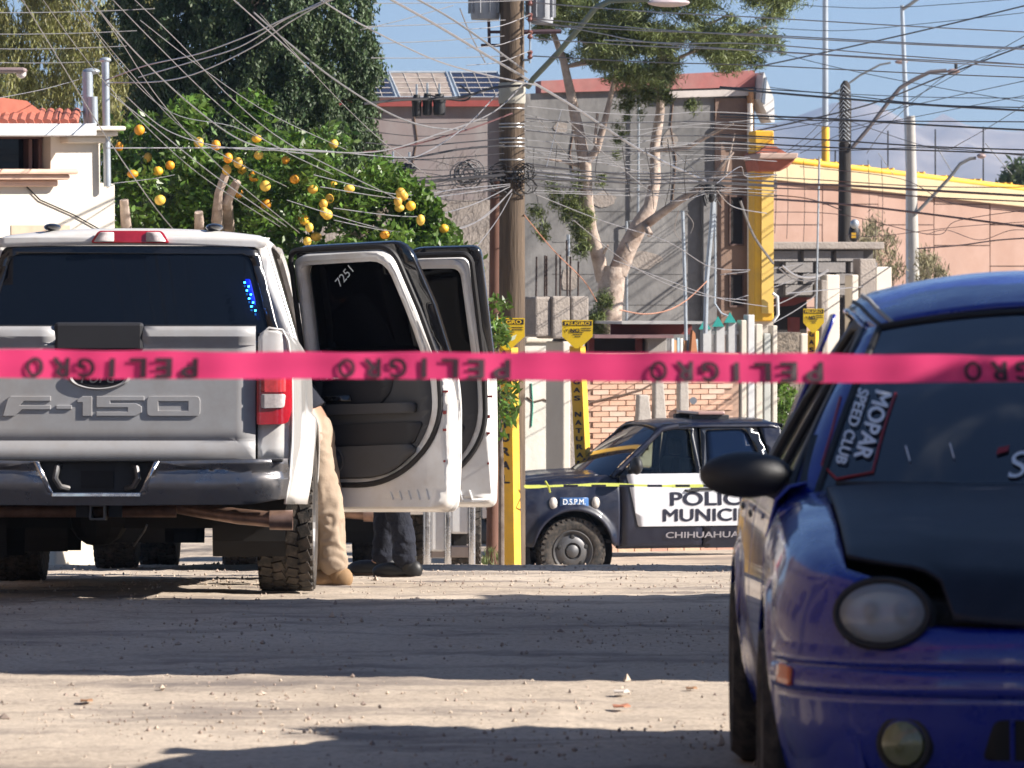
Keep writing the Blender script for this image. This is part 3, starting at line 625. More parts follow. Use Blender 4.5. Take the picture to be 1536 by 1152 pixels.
# ------------------------------------------------------------------ blue saloon car, nose towards the camera
def blue_car(loc, tilt):
    t = T('saloon_car', 'blue old saloon car with matte black hood and white sticker on its windscreen', 'car', loc, 0); t.rotation_euler[0] = tilt; YAW = R(-.95); t.rotation_euler[2] = YAW; cy_, sy_ = math.cos(YAW), math.sin(YAW)
    def wrl(q): return Vector((q.x * cy_ - q.y * sy_, q.x * sy_ + q.y * cy_, q.z))
    HW = .825; FY, RY_, TRc = .84, 3.48, .295
    def hw(y): # plan half width
        a = HW
        if y < .62: a = HW * max(0, 1 - ((.62 - y) / .62) ** 2.5) ** (1 / 2.6)
        if y > 3.7: a = HW * max(0, 1 - ((y - 3.7) / .75) ** 3) ** (1 / 3)
        return a
    def yp(x): # plan front curve
        e = min(1, abs(x) / HW); return .62 - .62 * max(0, 1 - e ** 2.6) ** (1 / 2.5)
    def zh(y): return sinterp(y, [(0, .655), (.05, .675), (.15, .712), (.35, .765), (.7, .825), (1.0, .862), (1.3, .885), (1.5, .895)])
    def sec_f(y): # fender: hood edge down to the sill
        w = hw(y); z0 = zh(y) - .006; e = min(.665, w - .05)
        return [(e, z0), (e + (w - e) * .45, z0 - .012), (e + (w - e) * .75, z0 - .045), (w - .012, z0 - .12 * min(1, y / .5 + .3)), (w - .002, .62), (w, .55), (w - .004, .45), (w - .02, .33), (w - .05, .2)]
    def sec_d(y):
        w = hw(y); return [(w - .115, .905), (w - .075, .90), (w - .035, .86), (w - .012, .76), (w - .002, .64), (w, .55), (w - .004, .45), (w - .02, .33), (w - .06, .19)]
    def bot(y): return max(arch(y, FY, TRc, .345, .2), arch(y, RY_, TRc, .345, .2))
    def fl(y, z):
        f = 0
        for yc in (FY, RY_): f = max(f, .016 * math.exp(-((math.hypot(y - yc, z - TRc) - .35) / .035) ** 2))
        return f
    for s in (-1, 1):
        bodyside('fender', t, BLUE, s, .17, 1.36, sec_f, bot, 60, 18, fl, .008)
        d = bodyside('front_door', t, BLUE, s, 1.366, 2.42, sec_d, lambda y: .2, 30, 16, None, .008)
        MB().ball((s * (HW + .006), 2.3, .80), (.006, .06, .012), 10, 6).o('door_handle', BLACKP, d, True)
        d2 = bodyside('rear_door', t, BLUE, s, 2.426, 3.16, sec_d, lambda y: max(.2, bot(y)), 26, 16, fl, .008)
        MB().ball((s * (HW + .006), 3.02, .80), (.006, .06, .012), 10, 6).o('door_handle', BLACKP, d2, True)
        bodyside('rear_quarter', t, BLUE, s, 3.164, 4.42, sec_d, bot, 50, 16, fl, .008)
    # hood
    yc_ = lambda s_: 1.20 + .15 * s_ * s_
    def hood(u, v):
        s_ = u * 2 - 1; x = s_ * .66; y0 = yp(x) + .015 + .11 * min(1, max(0, (abs(x) - .42) / .07)); v2 = v ** 1.3; y = y0 + (yc_(s_) - y0) * v2
        nose = -.075 * (1 if abs(x) < .45 else 0) * max(0, 1 - v2 / .10) ** 2 * (1 - .2 * abs(s_))
        return (x, y, zh(y) + .022 * (1 - s_ ** 4) * min(1, v2 * 3 + .2) + nose)
    hd = grid('hood', hood, 44, 36, HOODB, t, True, .012)
    # windscreen and its print
    def ws(s_, v):
        b = Vector((.69 * s_, 1.12 + .24 * s_ * s_, .868 - .012 * s_ * s_)); c = Vector((.475 * s_, 2.04 + .10 * s_ * s_, 1.365 - .045 * s_ * s_))
        q = b.lerp(c, v); q.z += .03 * math.sin(PI * v) * (1 - .3 * s_ * s_); q.y -= .015 * math.sin(PI * v); return q
    wg = grid('windscreen', lambda u, v: ws(u * 2 - 1, v), 30, 18, WGLASS, t, True)
    grid('windscreen_seal', lambda u, v: ws((-1.0 if u < .5 else 1) * (1.0 + .02 * 0), v) + Vector((0, 0, 0)), 1, 1, SEAL, None) if False else None
    def edge(fn, n, r, nm, m):
        return MB().tube([fn(i / n) for i in range(n + 1)], r, 6).o(nm, m, wg, True)
    for s in (-1, 1): edge(lambda q: ws(s * 1.005, q), 14, .011, 'windscreen_seal', SEAL)
    edge(lambda q: ws(q * 2 - 1, 1.0), 20, .012, 'windscreen_seal', SEAL)
    def wpt(px, py, lift=.006): # photo pixel on the glass
        best = None; lo = (-1.0, 0.0)
        s_, v = -.7, .3
        for _ in range(25):
            q = wrl(ws(s_, v)); D = q.y + loc[1]; x = 768 + F * (q.x + loc[0]) / D; z = YH + F * (CZ - (q.z + loc[2])) / D
            h = 1e-3; q1 = wrl(ws(s_ + h, v)); q2 = wrl(ws(s_, v + h))
            f = lambda q: (768 + F * (q.x + loc[0]) / (q.y + loc[1]), YH + F * (CZ - (q.z + loc[2])) / (q.y + loc[1]))
            a1 = f(q1); a2 = f(q2); J = ((a1[0] - x) / h, (a2[0] - x) / h, (a1[1] - z) / h, (a2[1] - z) / h); dt = J[0] * J[3] - J[1] * J[2]
            ex, ez = px - x, py - z; s_ += (ex * J[3] - ez * J[1]) / dt; v += (J[0] * ez - J[2] * ex) / dt
        q = ws(s_, v); h = 1e-3; n = (ws(s_ + h, v) - q).cross(ws(s_, v + h) - q).normalized()
        if n.y > 0: n = -n
        return q + n * lift
    def quad(p00, p10, p01, w, h): # bilinear text frame in photo pixels on the glass: u along p00->p10, v along p00->p01
        def fm(u, v):
            a = u / w; b = v / h
            return wpt(p00[0] + (p10[0] - p00[0]) * a + (p01[0] - p00[0]) * b, p00[1] + (p10[1] - p00[1]) * a + (p01[1] - p00[1]) * b)
        return fm
    text('windscreen_lettering', 'MOPAR', 1, 1, quad((1315, 575), (1281, 678), (1340, 582), 1, 1), DECW, wg, .035)
    text('windscreen_lettering', 'SPEED CLUB', 1, 1, quad((1290, 572), (1254, 686), (1306, 577), 1, 1), DECW, wg, .03)
    MB().tube([wpt(*p, .004) for p in ((1262, 585), (1248, 640), (1234, 688), (1256, 710), (1310, 700), (1325, 640), (1344, 580))], .0035, 5).o('sticker_outline', DECR, wg)
    text('windscreen_lettering', 'SO', 1, 1, quad((1512, 712), (1590, 700), (1520, 672), 1, 1), DECW, wg, .0)
    for a, b in (((1360, 662), (1366, 684)), ((1426, 658), (1432, 680))): MB().tube([wpt(*a), wpt(*b)], .0018, 5).o('glass_tick', DECW, wg)
    for c in ((1260, 735), (1505, 670)): MB().prism([wpt(c[0] - 10, c[1] + 5), wpt(c[0] + 8, c[1]), wpt(c[0] + 10, c[1] - 9), wpt(c[0] - 7, c[1] - 5)], (0, -.001, 0)).o('red_sticker', DECR, wg)
    # cowl and wipers
    grid('cowl', lambda u, v: ((u * 2 - 1) * .74, yc_(u * 2 - 1) - .03 + v * .16, .865 - .02 * abs(u * 2 - 1)), 16, 2, BLACKP, t, True, .01)
    for x0, x1 in ((-.1, -.62), (.5, -.02)):
        a = ws(x0 / .69, .015); b = ws(x1 / .66, .07); MB().tube([a + Vector((0, -.03, .01)), (a + b) / 2 + Vector((0, -.035, .022)), b + Vector((0, -.02, .012))], .007, 6).o('wiper', BLACKP, t, True)
    # pillars, roof, side glass
    def roof(u, v):
        s_ = u * 2 - 1; e = abs(s_); y = 2.05 + .10 * s_ * s_ * (1 - v) + v * 1.45; w = .485 + .055 * math.sin(PI * min(1, v * 1.2)) ** .7
        zc = sinterp(y, [(2.0, 1.372), (2.2, 1.425), (2.5, 1.475), (2.8, 1.492), (3.2, 1.475), (3.5, 1.40)])
        return (s_ * w, y, zc - .085 * e ** 2 - .03 * max(0, (e - .86) / .14) ** 2)
    rf = grid('roof', roof, 44, 34, BLUE, t, True, .01, flip=True)
    for s in (-1, 1):
        MB().tube([Vector(roof(.5 + s * .455, v / 20)) + Vector((0, 0, .002)) for v in range(21)], .006, 6).o('roof_moulding', mat('grey_moulding', (.3, .29, .27), .5), rf, True)
        MB().tube([Vector(roof(.5 + s * .478, v / 20)) + Vector((0, 0, .001)) for v in range(21)], .006, 6).o('roof_moulding', SEAL, rf, True)
        def pil(u, v, s=s):
            b = ws(s * 1.0, v); out = Vector((s * (.055 + .03 * (1 - v)), .085, -.006 - .02 * v)); q = b + out * u; q.z += .014 * math.sin(PI * u); return q
        grid('windscreen_pillar', pil, 6, 16, BLUE, t, True, .012)
        def sx(y, z): # greenhouse side
            k = (z - .9) / .46; return s * (HW - .085 - (.245 + .02 * k) * k)
        gl_ = sheet('side_window', rpoly([(1.62, .905), (2.2, 1.25), (2.42, 1.315), (2.42, .905)], .02), WGLASS, t, lambda y, z: (sx(y, z), y, z), (), (.1, .08), .004)
        sheet('side_window', rpoly([(2.47, .905), (2.47, 1.32), (2.95, 1.32), (3.25, 1.12), (3.28, .905)], .03), WGLASS, t, lambda y, z: (sx(y, z), y, z), (), (.1, .08), .004)
        sheet('door_frame', rpoly([(1.46, .895), (2.14, 1.285), (2.45, 1.375), (3.05, 1.38), (3.5, 1.13), (3.55, .895)], .03), BLACKP, t, lambda y, z: (sx(y, z) + s * .008, y, z),
              [rpoly([(1.64, .92), (2.2, 1.245), (2.42, 1.31), (2.42, .92)], .02), rpoly([(2.47, .92), (2.47, 1.315), (2.95, 1.315), (3.23, 1.12), (3.26, .92)], .03)], (.08, .05), .02)
        grid('rear_pillar', lambda u, v, s=s: Vector((s * (.545 + .19 * (1 - v)), 3.5 - .12 + u * (.35 - .1 * v), .9 + .47 * v)), 6, 8, BLUE, t, True, .01)
        MB().tube([roof(.5 + s * .5, v / 20) for v in range(21)], .006, 6).o('roof_rail', BLUE, t, True)
        # mirror
        mi = MB().ball((s * .865, 1.56, .925), (.125, .075, .062), 20, 14).o('side_mirror', BLACKP, t, True)
        MB().tube([(s * .80, 1.60, .90), (s * .745, 1.56, .885), (s * .72, 1.56, .90)], [.035, .04, .05], 10).o('mirror_arm', BLACKP, mi, True)
        MB().prism([(s * .70, 1.44, .9), (s * .70, 1.64, .9), (s * .66, 1.66, 1.03)], (s * .03, 0, 0)).o('mirror_corner', BLACKP, mi)
    grid('rear_window', lambda u, v: Vector(((u * 2 - 1) * (.66 - .17 * v), 4.0 - .5 * v, .93 + .42 * v)), 12, 8, WGLASS, t, True)
    grid('trunk', lambda u, v: ((u * 2 - 1) * hw(min(4.4, 3.95 + v * .45)) * .98, 3.95 + v * .47, .93 - .03 * v - .01 * abs(u * 2 - 1) ** 3), 20, 8, BLUE, t, True, .01, flip=True)
    sheet('rear_bumper', [(-.8, .25), (.8, .25), (.8, .88), (-.8, .88)], BLUE, t, lambda x, z: (x, 4.42 - .2 * abs(x / .8) ** 4, z), (), (.1, .1), .02)
    # front bumper: wraps from wheel arch to wheel arch
    pl = []
    for i in range(121):
        a = PI * i / 120; x = HW * math.copysign(abs(math.cos(a)) ** (2 / 2.6), math.cos(a)); y = .62 - .62 * abs(math.sin(a)) ** (2 / 2.5); pl.append((-x, y))
    pl = [p for p in pl if p[1] < .53]; pl = [(-hw(.56), .535)] + pl + [(hw(.56), .535)]
    dd = [0]
    for a, b in zip(pl, pl[1:]): dd.append(dd[-1] + math.hypot(a[0] - b[0], a[1] - b[1]))
    LT = dd[-1]
    def plan(q):
        q = max(0, min(LT - 1e-6, q)); i = 0
        while dd[i + 1] < q: i += 1
        k = (q - dd[i]) / (dd[i + 1] - dd[i]); a, b = pl[i], pl[i + 1]; x = a[0] + (b[0] - a[0]) * k; y = a[1] + (b[1] - a[1]) * k
        dx, dy = b[0] - a[0], b[1] - a[1]; l = math.hypot(dx, dy); return x, y, dy / l, -dx / l
    prof = [(.602, .05), (.597, .02), (.585, .004), (.56, -.006), (.53, -.012), (.505, -.012), (.499, -.004), (.493, -.014), (.46, -.018), (.442, -.016), (.434, -.004), (.428, -.006), (.40, -.002), (.34, .004), (.28, .018), (.22, .045), (.19, .07)]
    def bp(q, z, lift=0):
        x, y, nx, ny = plan(q); i_ = interp(-z, [(-a, b) for a, b in prof]) - lift; return Vector((x - nx * i_, y - ny * i_, z))
    def rows(u, v):
        k = v * (len(prof) - 1); i = min(int(k), len(prof) - 2); z = prof[i][0] + (prof[i + 1][0] - prof[i][0]) * (k - i)
        return bp(u * LT, z)
    bu = grid('front_bumper', rows, 110, (len(prof) - 1) * 2, BLUE, t, True, .006)
    qx = lambda x: min((abs(plan(LT * k / 400)[0] - x), LT * k / 400) for k in range(401))[1]
    # openings, lamps
    q0, q1 = qx(-.36), qx(.36)
    sheet('lower_intake', rpoly([(q0, .29), (q1, .29), (q1 - .03, .385), (q0 + .03, .385)], .02), UNDER, bu, lambda q, z: bp(q, z, .004), (), (.04, .03), .006)
    for k in range(5):
        x = q0 + (q1 - q0) * (k + .5) / 5; MB().tube([bp(x, .29, .01), bp(x, .385, .01)], .006, 6).o('intake_bar', BLUE, bu, True)
    for s in (-1, 1):
        qf = qx(s * .54)
        c = bp(qf, .325, 0); n = (bp(qf, .325, .1) - c).normalized(); M = n.to_track_quat('Y', 'Z').to_matrix().to_4x4()
        fo = MB().lathe([(.001, .030), (.03, .026), (.052, .012), (.056, -.01)], 28, 'y'); fo = fo.o('fog_lamp', mat('yellowed_fog_lens', (.16, .17, .06), .25, var=.4, scale=25, coat=1, dirt=((.2, .19, .17), .6, 30)), t, True); fo.location = c; fo.rotation_euler = M.to_euler()
        rg = MB().lathe([(.056, -.02), (.058, .008), (.068, .006), (.075, -.006)], 28, 'y').o('lamp_ring', BLACKP, fo, True)
        qs = sorted((qx(s * .772), qx(s * .772) - s * 0)); qa = qx(s * .775)
        e0, e1 = (qa - .085, qa) if s < 0 else (qa, qa + .085)
        sheet('turn_signal', rpoly([(e0, .452), (e1, .445), (e1, .49), (e0, .497)], .008), AMBER, t, lambda q, z: bp(q, z, .004), (), (.015, .02), .008)
        # headlight: oval lens in a black gasket
        hx, hz = s * .587, .632; hy = yp(.587) - .01
        rot = Matrix.Rotation(s * R(16), 4, 'Z') @ Matrix.Rotation(R(-14), 4, 'X')
        ring = MB(); N = 40
        pts = [rot @ Vector((.112 * math.cos(2 * PI * k / N), 0, .080 * math.sin(2 * PI * k / N))) + Vector((hx, hy, hz)) for k in range(N + 1)]
        hl = MB(); vs = []; nr = 8
        for i in range(nr + 1):
            r_ = i / nr
            for k in range(N):
                a = 2 * PI * k / N; vs.append(rot @ Vector((.106 * r_ * math.cos(a), -.055 * math.sqrt(max(0, 1 - r_ * r_ * .95)) + .012, .074 * r_ * math.sin(a))) + Vector((hx, hy, hz)))
        hl.add(vs, [(i * N + k, (i + 1) * N + k, (i + 1) * N + (k + 1) % N, i * N + (k + 1) % N) for i in range(nr) for k in range(N)])
        ho = hl.o('headlight', LENS, t, True)
        for q_ in (-.7, 1.1): MB().ball(rot @ Vector((q_ * .04, .004, .004)) + Vector((hx, hy, hz)), (.017, .012, .026), 14, 8).o('bulb_shield', mat('bulb_shield_blue', (.2, .23, .27), .2, metal=.5), ho, True)
        bw = MB(); vb = []
        for i in range(7):
            r_ = i / 6
            for k in range(N):
                a = 2 * PI * k / N; vb.append(rot @ Vector((.104 * r_ * math.cos(a), .020 - .012 * r_ * r_, .072 * r_ * math.sin(a))) + Vector((hx, hy, hz)))
        bw.add(vb, [(i * N + k, (i + 1) * N + k, (i + 1) * N + (k + 1) % N, i * N + (k + 1) % N) for i in range(6) for k in range(N)]); bw.o('reflector', mat('reflector_silver', (.55, .57, .58), .3, metal=.7, var=.2, scale=20), ho, True)
        back = MB(); vs2 = [rot @ Vector(((.124 * math.cos(2 * PI * k / N)), .03, .088 * math.sin(2 * PI * k / N))) + Vector((hx, hy, hz)) for k in range(N)]
        back.prism(vs2, (0, .06, 0)); back.tube(pts, .009, 8, False); back.o('headlight_gasket', SEAL, ho, True)
        MB().ball(Vector((hx - s * .0, hy - .030, hz)), (.04, .012, .045), 12, 8).o('bulb_shield', mat('bulb_blue', (.12, .15, .2), .2, metal=.6), ho, True) if False else None
    # dark slot under the hood lip
    grid('grille_slot', lambda u, v: bp(qx(-.5) + (qx(.5) - qx(-.5)) * u, .60 + .055 * v, -.045), 20, 2, UNDER, t, True, .01)
    grid('nose_fill', lambda u, v: (lambda x: (x, yp(x) + .05 + .1 * v, .56 + .10 * v))((u * 2 - 1) * .74), 24, 3, UNDER, t, True)
    # underbody and wheels
    u = MB(); u.box((-.7, .35, .22), (.7, 4.2, .35)); u.box((-.62, .2, .3), (.62, 1.2, .6))
    for yc in (FY, RY_):
        for s in (-1, 1):
            u.lathe([(.352, s * .52), (.352, s * .82)], 20, 'x', (0, yc, TRc), a0=R(-15), a1=R(195)); u.lathe([(.01, s * .53), (.352, s * .52)], 20, 'x', (0, yc, TRc), a0=0, a1=PI)
    u.o('underbody', UNDER, t)
    MB().box((-.66, 1.5, .35), (.66, 3.6, .40)).box((-.6, 2.25, .5), (-.1, 2.4, 1.1)).box((.1, 2.25, .5), (.6, 2.4, 1.1)).box((-.6, 3.2, .5), (.6, 3.35, 1.05)).o('seat', SEAT, t, False, .03)
    MB().box((-.68, 1.3, .6), (.68, 1.65, .84)).o('dashboard', TRIMD, t, False, .04)
    for s in (-1, 1):
        for yc in (FY, RY_): wheel(t, s * .755, yc, TRc, TRc, .185, s, 'car', tread=False)
    return t

# ------------------------------------------------------------------ people
def skin_body(name, verts, edges, radii, m, parent, root=0, sub=2):
    me = bpy.data.meshes.new(name); me.from_pydata(verts, edges, []); o = link(name, me, m, parent)
    s = o.modifiers.new('skin', 'SKIN'); s.use_smooth_shade = True
    for i, r in enumerate(radii):
        d = me.skin_vertices[0].data[i]; d.radius = (r, r) if isinstance(r, (int, float)) else r; d.use_root = (i == root)
    q = o.modifiers.new('sub', 'SUBSURF'); q.levels = q.render_levels = sub; return o
def person(label, loc, rotz, lean, trousers, shirt, shoes, hairm, stride=.1, hs=0.0, arms=((.25, .3, 1.0), (.25, .3, 1.0)), group=None):
    """standing figure facing local +y, trunk bent forward by lean"""
    t = T('person', label, 'person', loc, rotz, group)
    skinm = mat('skin', (.38, .22, .15), .5, var=.08)
    hip = Vector((0, hs, .96)); up = Vector((0, math.sin(lean), math.cos(lean))); fw = Vector((0, math.cos(lean), -math.sin(lean)))
    ch = hip + up * .38; nk = hip + up * .54; hd = nk + up * .13 + fw * .02; tp = hd + up * .11
    V = [hip, hip + up * .18, ch, nk, hd, tp]; E = [(0, 1), (1, 2), (2, 3), (3, 4), (4, 5)]; Rr = [(.15, .11), (.14, .1), (.165, .11), .055, .088, .07]
    legs = []; hands = []
    for s in (-1, 1):
        b = len(V); x = s * .1; st = s * stride
        V += [Vector((x, hs, .9)), Vector((s * .11, st * .5 + .03, .5)), Vector((s * .12, st, .1)), Vector((s * .13, st + .14, .04))]; E += [(0, b), (b, b + 1), (b + 1, b + 2), (b + 2, b + 3)]; Rr += [.095, .062, .042, .035]
        legs.append([V[b], V[b + 1], V[b + 2], V[b + 3]])
        b = len(V); a = arms[0 if s < 0 else 1]; sh = ch + up * .08 + Vector((s * .18, 0, 0)); hnd = Vector((s * a[0], a[1], a[2])) if True else None
        el = (sh + hnd) / 2 + Vector((s * .07, -.06, -.05)); V += [sh, el, hnd]; E += [(2, b), (b, b + 1), (b + 1, b + 2)]; Rr += [.06, .043, .028]; hands.append((sh, el, hnd, s))
    body = skin_body('body', V, E, Rr, skinm, t)
    # fingers
    for sh, el, hnd, s in hands:
        d = (hnd - el).normalized(); w = d.cross(Vector((0, 0, 1))).normalized(); pv = [hnd, hnd + d * .07]; pe = [(0, 1)]; pr = [.024, (.035, .016)]
        for k, ln in enumerate((.065, .078, .072, .055)):
            o_ = w * (k - 1.5) * .02; b = len(pv); c = hnd + d * .09 + o_; pv += [c, c + d * ln * .5 + Vector((0, 0, -.006)), c + d * ln * .9 + Vector((0, 0, -.025))]; pe += [(1, b), (b, b + 1), (b + 1, b + 2)]; pr += [.009, .008, .007]
        b = len(pv); pv += [hnd + d * .03 - w * .04 * s, hnd + d * .07 - w * .055 * s]; pe += [(0, b), (b, b + 1)]; pr += [.011, .009]
        skin_body('hand', pv, pe, pr, skinm, body, 0, 1)
    # face
    m = MB()
    for s in (-1, 1): m.ball(hd + fw * .078 + up * .015 + Vector((s * .032, 0, 0)), .012, 8, 6)
    m.o('eyes', mat('eye', (.03, .02, .02), .2), body, True)
    MB().tube([hd + fw * .085 + up * .02, hd + fw * .108 - up * .02], [.008, .014], 8).ball(hd + Vector((.09, 0, 0)), (.012, .02, .03)).ball(hd - Vector((.09, 0, 0)), (.012, .02, .03)).o('nose_and_ears', skinm, body, True)
    MB().tube([hd + fw * .086 - up * .045 - Vector((.02, 0, 0)), hd + fw * .086 - up * .045 + Vector((.02, 0, 0))], .005, 6).o('mouth', mat('lips', (.3, .1, .09), .5), body)
    MB().ball(hd + up * .045 - fw * .015, (.098, .105, .09), 16, 10).o('hair', hairm, body, True)
    # clothes follow the body
    tv = [hip + up * .09, Vector((0, hs, .9))]; te = [(0, 1)]; tr_ = [(.165, .125), (.16, .125)]
    for a, k, f, to in legs:
        b = len(tv); dn = (k - a); tv += [a, a.lerp(k, .55) + Vector((0, .01, 0)), k + Vector((0, -.01, .02)), k.lerp(f, .45) + Vector((0, -.015, 0)), k.lerp(f, .8), f + Vector((0, 0, -.035))]; te += [(1, b)] + [(b + i, b + i + 1) for i in range(5)]; tr_ += [.12, .105, .088, .082, .080, .086]
    tro = skin_body('trousers', tv, te, tr_, trousers, t, 1, 4)
    dw = tro.modifiers.new('creases', 'DISPLACE'); tw = bpy.data.textures.get('creases') or bpy.data.textures.new('creases', 'WOOD'); tw.wood_type = 'BANDNOISE'; tw.noise_scale = .09; tw.turbulence = 12; dw.texture = tw; dw.strength = .008
    dm = tro.modifiers.new('folds', 'DISPLACE'); tx = bpy.data.textures.get('folds') or bpy.data.textures.new('folds', 'CLOUDS'); tx.noise_scale = .16; dm.texture = tx; dm.strength = .035; dm.mid_level = .5
    sv = [hip + up * .03, hip + up * .2, ch, ch + up * .1]; se = [(0, 1), (1, 2), (2, 3)]; sr = [(.175, .135), (.165, .125), (.185, .13), (.13, .1)]
    for sh, el, hnd, s in hands:
        b = len(sv); sv += [sh, el, el.lerp(hnd, .8)]; se += [(2, b), (b, b + 1), (b + 1, b + 2)]; sr += [.08, .06, .045]
    sh_ = skin_body('shirt', sv, se, sr, shirt, t, 1); dm = sh_.modifiers.new('folds', 'DISPLACE'); dm.texture = tx; dm.strength = .02
    for a, k, f, to in legs:
        m = MB(); c = Vector((f.x, f.y, 0))
        m.ball(c + Vector((0, .10, .05)), (.058, .135, .058), 16, 10).ball(c + Vector((0, -.03, .06)), (.052, .075, .068), 12, 8).tube([c + Vector((0, -.01, .05)), c + Vector((0, -.012, .15))], [.052, .056], 12)
        b = m.o('boot', shoes, t, True)
        sheet('sole', rpoly([(-.05, -.075), (.05, -.075), (.056, .12), (.03, .225), (-.03, .225), (-.056, .12)], .03), mat('boot_sole', (.06, .04, .03), .8), b, lambda x, y, c=c: c + Vector((x, y, .012)), (), None, .024, False)
    return t
# ------------------------------------------------------------------ ground
def ground():
    xs = list(np.concatenate([[-6000, -2500, -900, -300, -120, -60, -30, -16, -10, -7], np.arange(-5.2, 4.2, .05), [4.6, 5.5, 7, 10, 16, 30, 60, 120, 300, 900, 2500, 6000]]))
    ys = list(np.concatenate([[-500, -120, -50, -20, -8, -2, 3, 7, 9, 11, 12.5], np.arange(13.5, 42.5, .06), np.arange(43, 66, .6), [68, 72, 78, 85, 95, 110, 140, 200, 400, 900, 2000, 7000]]))
    nx, ny = len(xs), len(ys); V = np.zeros((ny, nx, 3), 'f')
    for j, y in enumerate(ys):
        z0 = gs(y); near = 13 < y < 43
        for i, x in enumerate(xs):
            z = z0
            if near and -5.3 < x < 4.3:
                z += .012 * noise.noise((x * .9, y * .5, 3)) + .009 * noise.noise((x * 4, y * 3, 1)) + .007 * noise.noise((x * 11, y * 9, 5))
                z += -.012 * max(0, noise.noise((x * .5, y * 1.6, 9)) - .15)
            V[j, i] = (x, y, z)
    me = bpy.data.meshes.new('street'); n = nx * ny
    a = (np.arange(ny - 1)[:, None] * nx + np.arange(nx - 1)[None, :]).ravel(); q = np.stack([a, a + 1, a + nx + 1, a + nx], 1)
    me.vertices.add(n); me.vertices.foreach_set('co', V.ravel()); me.loops.add(q.size); me.loops.foreach_set('vertex_index', q.ravel().astype('i'))
    me.polygons.add(len(q)); me.polygons.foreach_set('loop_start', np.arange(0, q.size, 4, dtype='i')); me.update(); me.validate()
    m = bpy.data.materials.new('dirt_street'); m.use_nodes = True; t = m.node_tree; nn = t.nodes; lk = t.links.new; b = nn['Principled BSDF']; b.inputs['Roughness'].default_value = .95; b.inputs['Specular IOR Level'].default_value = .15
    tcn = nn.new('ShaderNodeTexCoord')
    def nz(sc, det, sx=1, sy=1):
        mp = nn.new('ShaderNodeMapping'); mp.inputs['Scale'].default_value = (sx, sy, 1); lk(tcn.outputs['Object'], mp.inputs['Vector'])
        q = nn.new('ShaderNodeTexNoise'); q.inputs['Scale'].default_value = sc; q.inputs['Detail'].default_value = det; q.inputs['Roughness'].default_value = .65; lk(mp.outputs['Vector'], q.inputs['Vector']); return q.outputs['Fac']
    def ramp(f, stops):
        r = nn.new('ShaderNodeValToRGB'); e = r.color_ramp.elements
        while len(e) < len(stops): e.new(.5)
        for k, (p, c) in enumerate(stops): e[k].position = p; e[k].color = tuple(c) + (1,)
        lk(f, r.inputs['Fac']); return r.outputs['Color']
    base = ramp(nz(.5, 8, 1, .6), [(.25, (.38, .315, .25)), (.5, (.52, .435, .35)), (.75, (.63, .54, .44))])
    grit = ramp(nz(38, 4), [(.3, (.55, .55, .55)), (.55, (1, 1, 1)), (.8, (1.15, 1.12, 1.1))])
    mul = nn.new('ShaderNodeMixRGB'); mul.blend_type = 'MULTIPLY'; mul.inputs['Fac'].default_value = .75; lk(base, mul.inputs['Color1']); lk(grit, mul.inputs['Color2'])
    st = nn.new('ShaderNodeMixRGB'); lk(mul.outputs['Color'], st.inputs['Color1']); st.inputs['Color2'].default_value = (.17, .145, .135, 1)
    rr = ramp(nz(1.1, 9, .55, 1.5), [(.50, (0, 0, 0)), (.60, (.5, .5, .5)), (.68, (.85, .85, .85))]); lk(rr, st.inputs['Fac']); lk(st.outputs['Color'], b.inputs['Base Color'])
    bp = nn.new('ShaderNodeBump'); bp.inputs['Strength'].default_value = .5; bp.inputs['Distance'].default_value = .015; lk(nz(55, 6), bp.inputs['Height']); lk(bp.outputs['Normal'], b.inputs['Normal'])
    return link('street', me, m, None, True, kind='structure')
ground()
# stones and grit lying on the dirt
def stones():
    N = 9500; vs = []; fs = []
    phi = np.array([[-1, 0, 0], [1, 0, 0], [0, -1, 0], [0, 1, 0], [0, 0, -1], [0, 0, 1]], 'f'); F8 = [(0, 2, 4), (2, 1, 4), (1, 3, 4), (3, 0, 4), (2, 0, 5), (1, 2, 5), (3, 1, 5), (0, 3, 5)]
    for k in range(N):
        y = 14.5 + 27 * rng.random() ** 1.15; x = rng.uniform(-.11, .075) * y
        if noise.noise((x * 1.3, y * .8, 8)) < -.08 and rng.random() < .75: continue
        s = .003 + .008 * rng.random() ** 3.2 + (.012 if rng.random() < .006 else 0)
        sc = s * rng.uniform(.6, 1.3, 3); z = gs(y) + .020 * noise.noise((x * .9, y * .5, 3)) + .010 * noise.noise((x * 4, y * 3, 1)); a = rng.random() * 6.28
        p = phi * sc * rng.uniform(.8, 1.2, (6, 1)); c, s_ = math.cos(a), math.sin(a); p = np.stack([p[:, 0] * c - p[:, 1] * s_, p[:, 0] * s_ + p[:, 1] * c, p[:, 2]], 1) + (x, y, z + s * .25)
        b = len(vs); vs += p.tolist(); fs += [(b + i, b + j, b + l) for i, j, l in F8]
    me = bpy.data.meshes.new('gravel'); me.from_pydata(vs, [], fs); link('gravel', me, mat('gravel_stone', (.40, .32, .26), .9, var=.2, scale=3, island=.3), None, False, kind='stuff')
stones()
def scrap(x, y, s, m, label, name):
    z = gs(y) + .02; vs = [Vector((x + s * a, y + s * b * 2, z - .012 + s * c * .5)) for a, b, c in ((-1, -.6, 0), (.2, -1, .25), (1, -.2, .05), (.7, .8, .35), (-.3, .5, .1), (-1.1, .4, .3))]
    q = MB(); q.prism(vs, (0, 0, .004)); tag(q.o(name, m, None), label, name.replace('_', ' '))
PAP = mat('dusty_paper', (.62, .56, .5), .9)
scrap(.0 + 17.6 * .022, 17.6, .03, mat('brick_bit', (.4, .16, .09), .9), 'small reddish brick chip on the sunlit dirt', 'brick_chip')
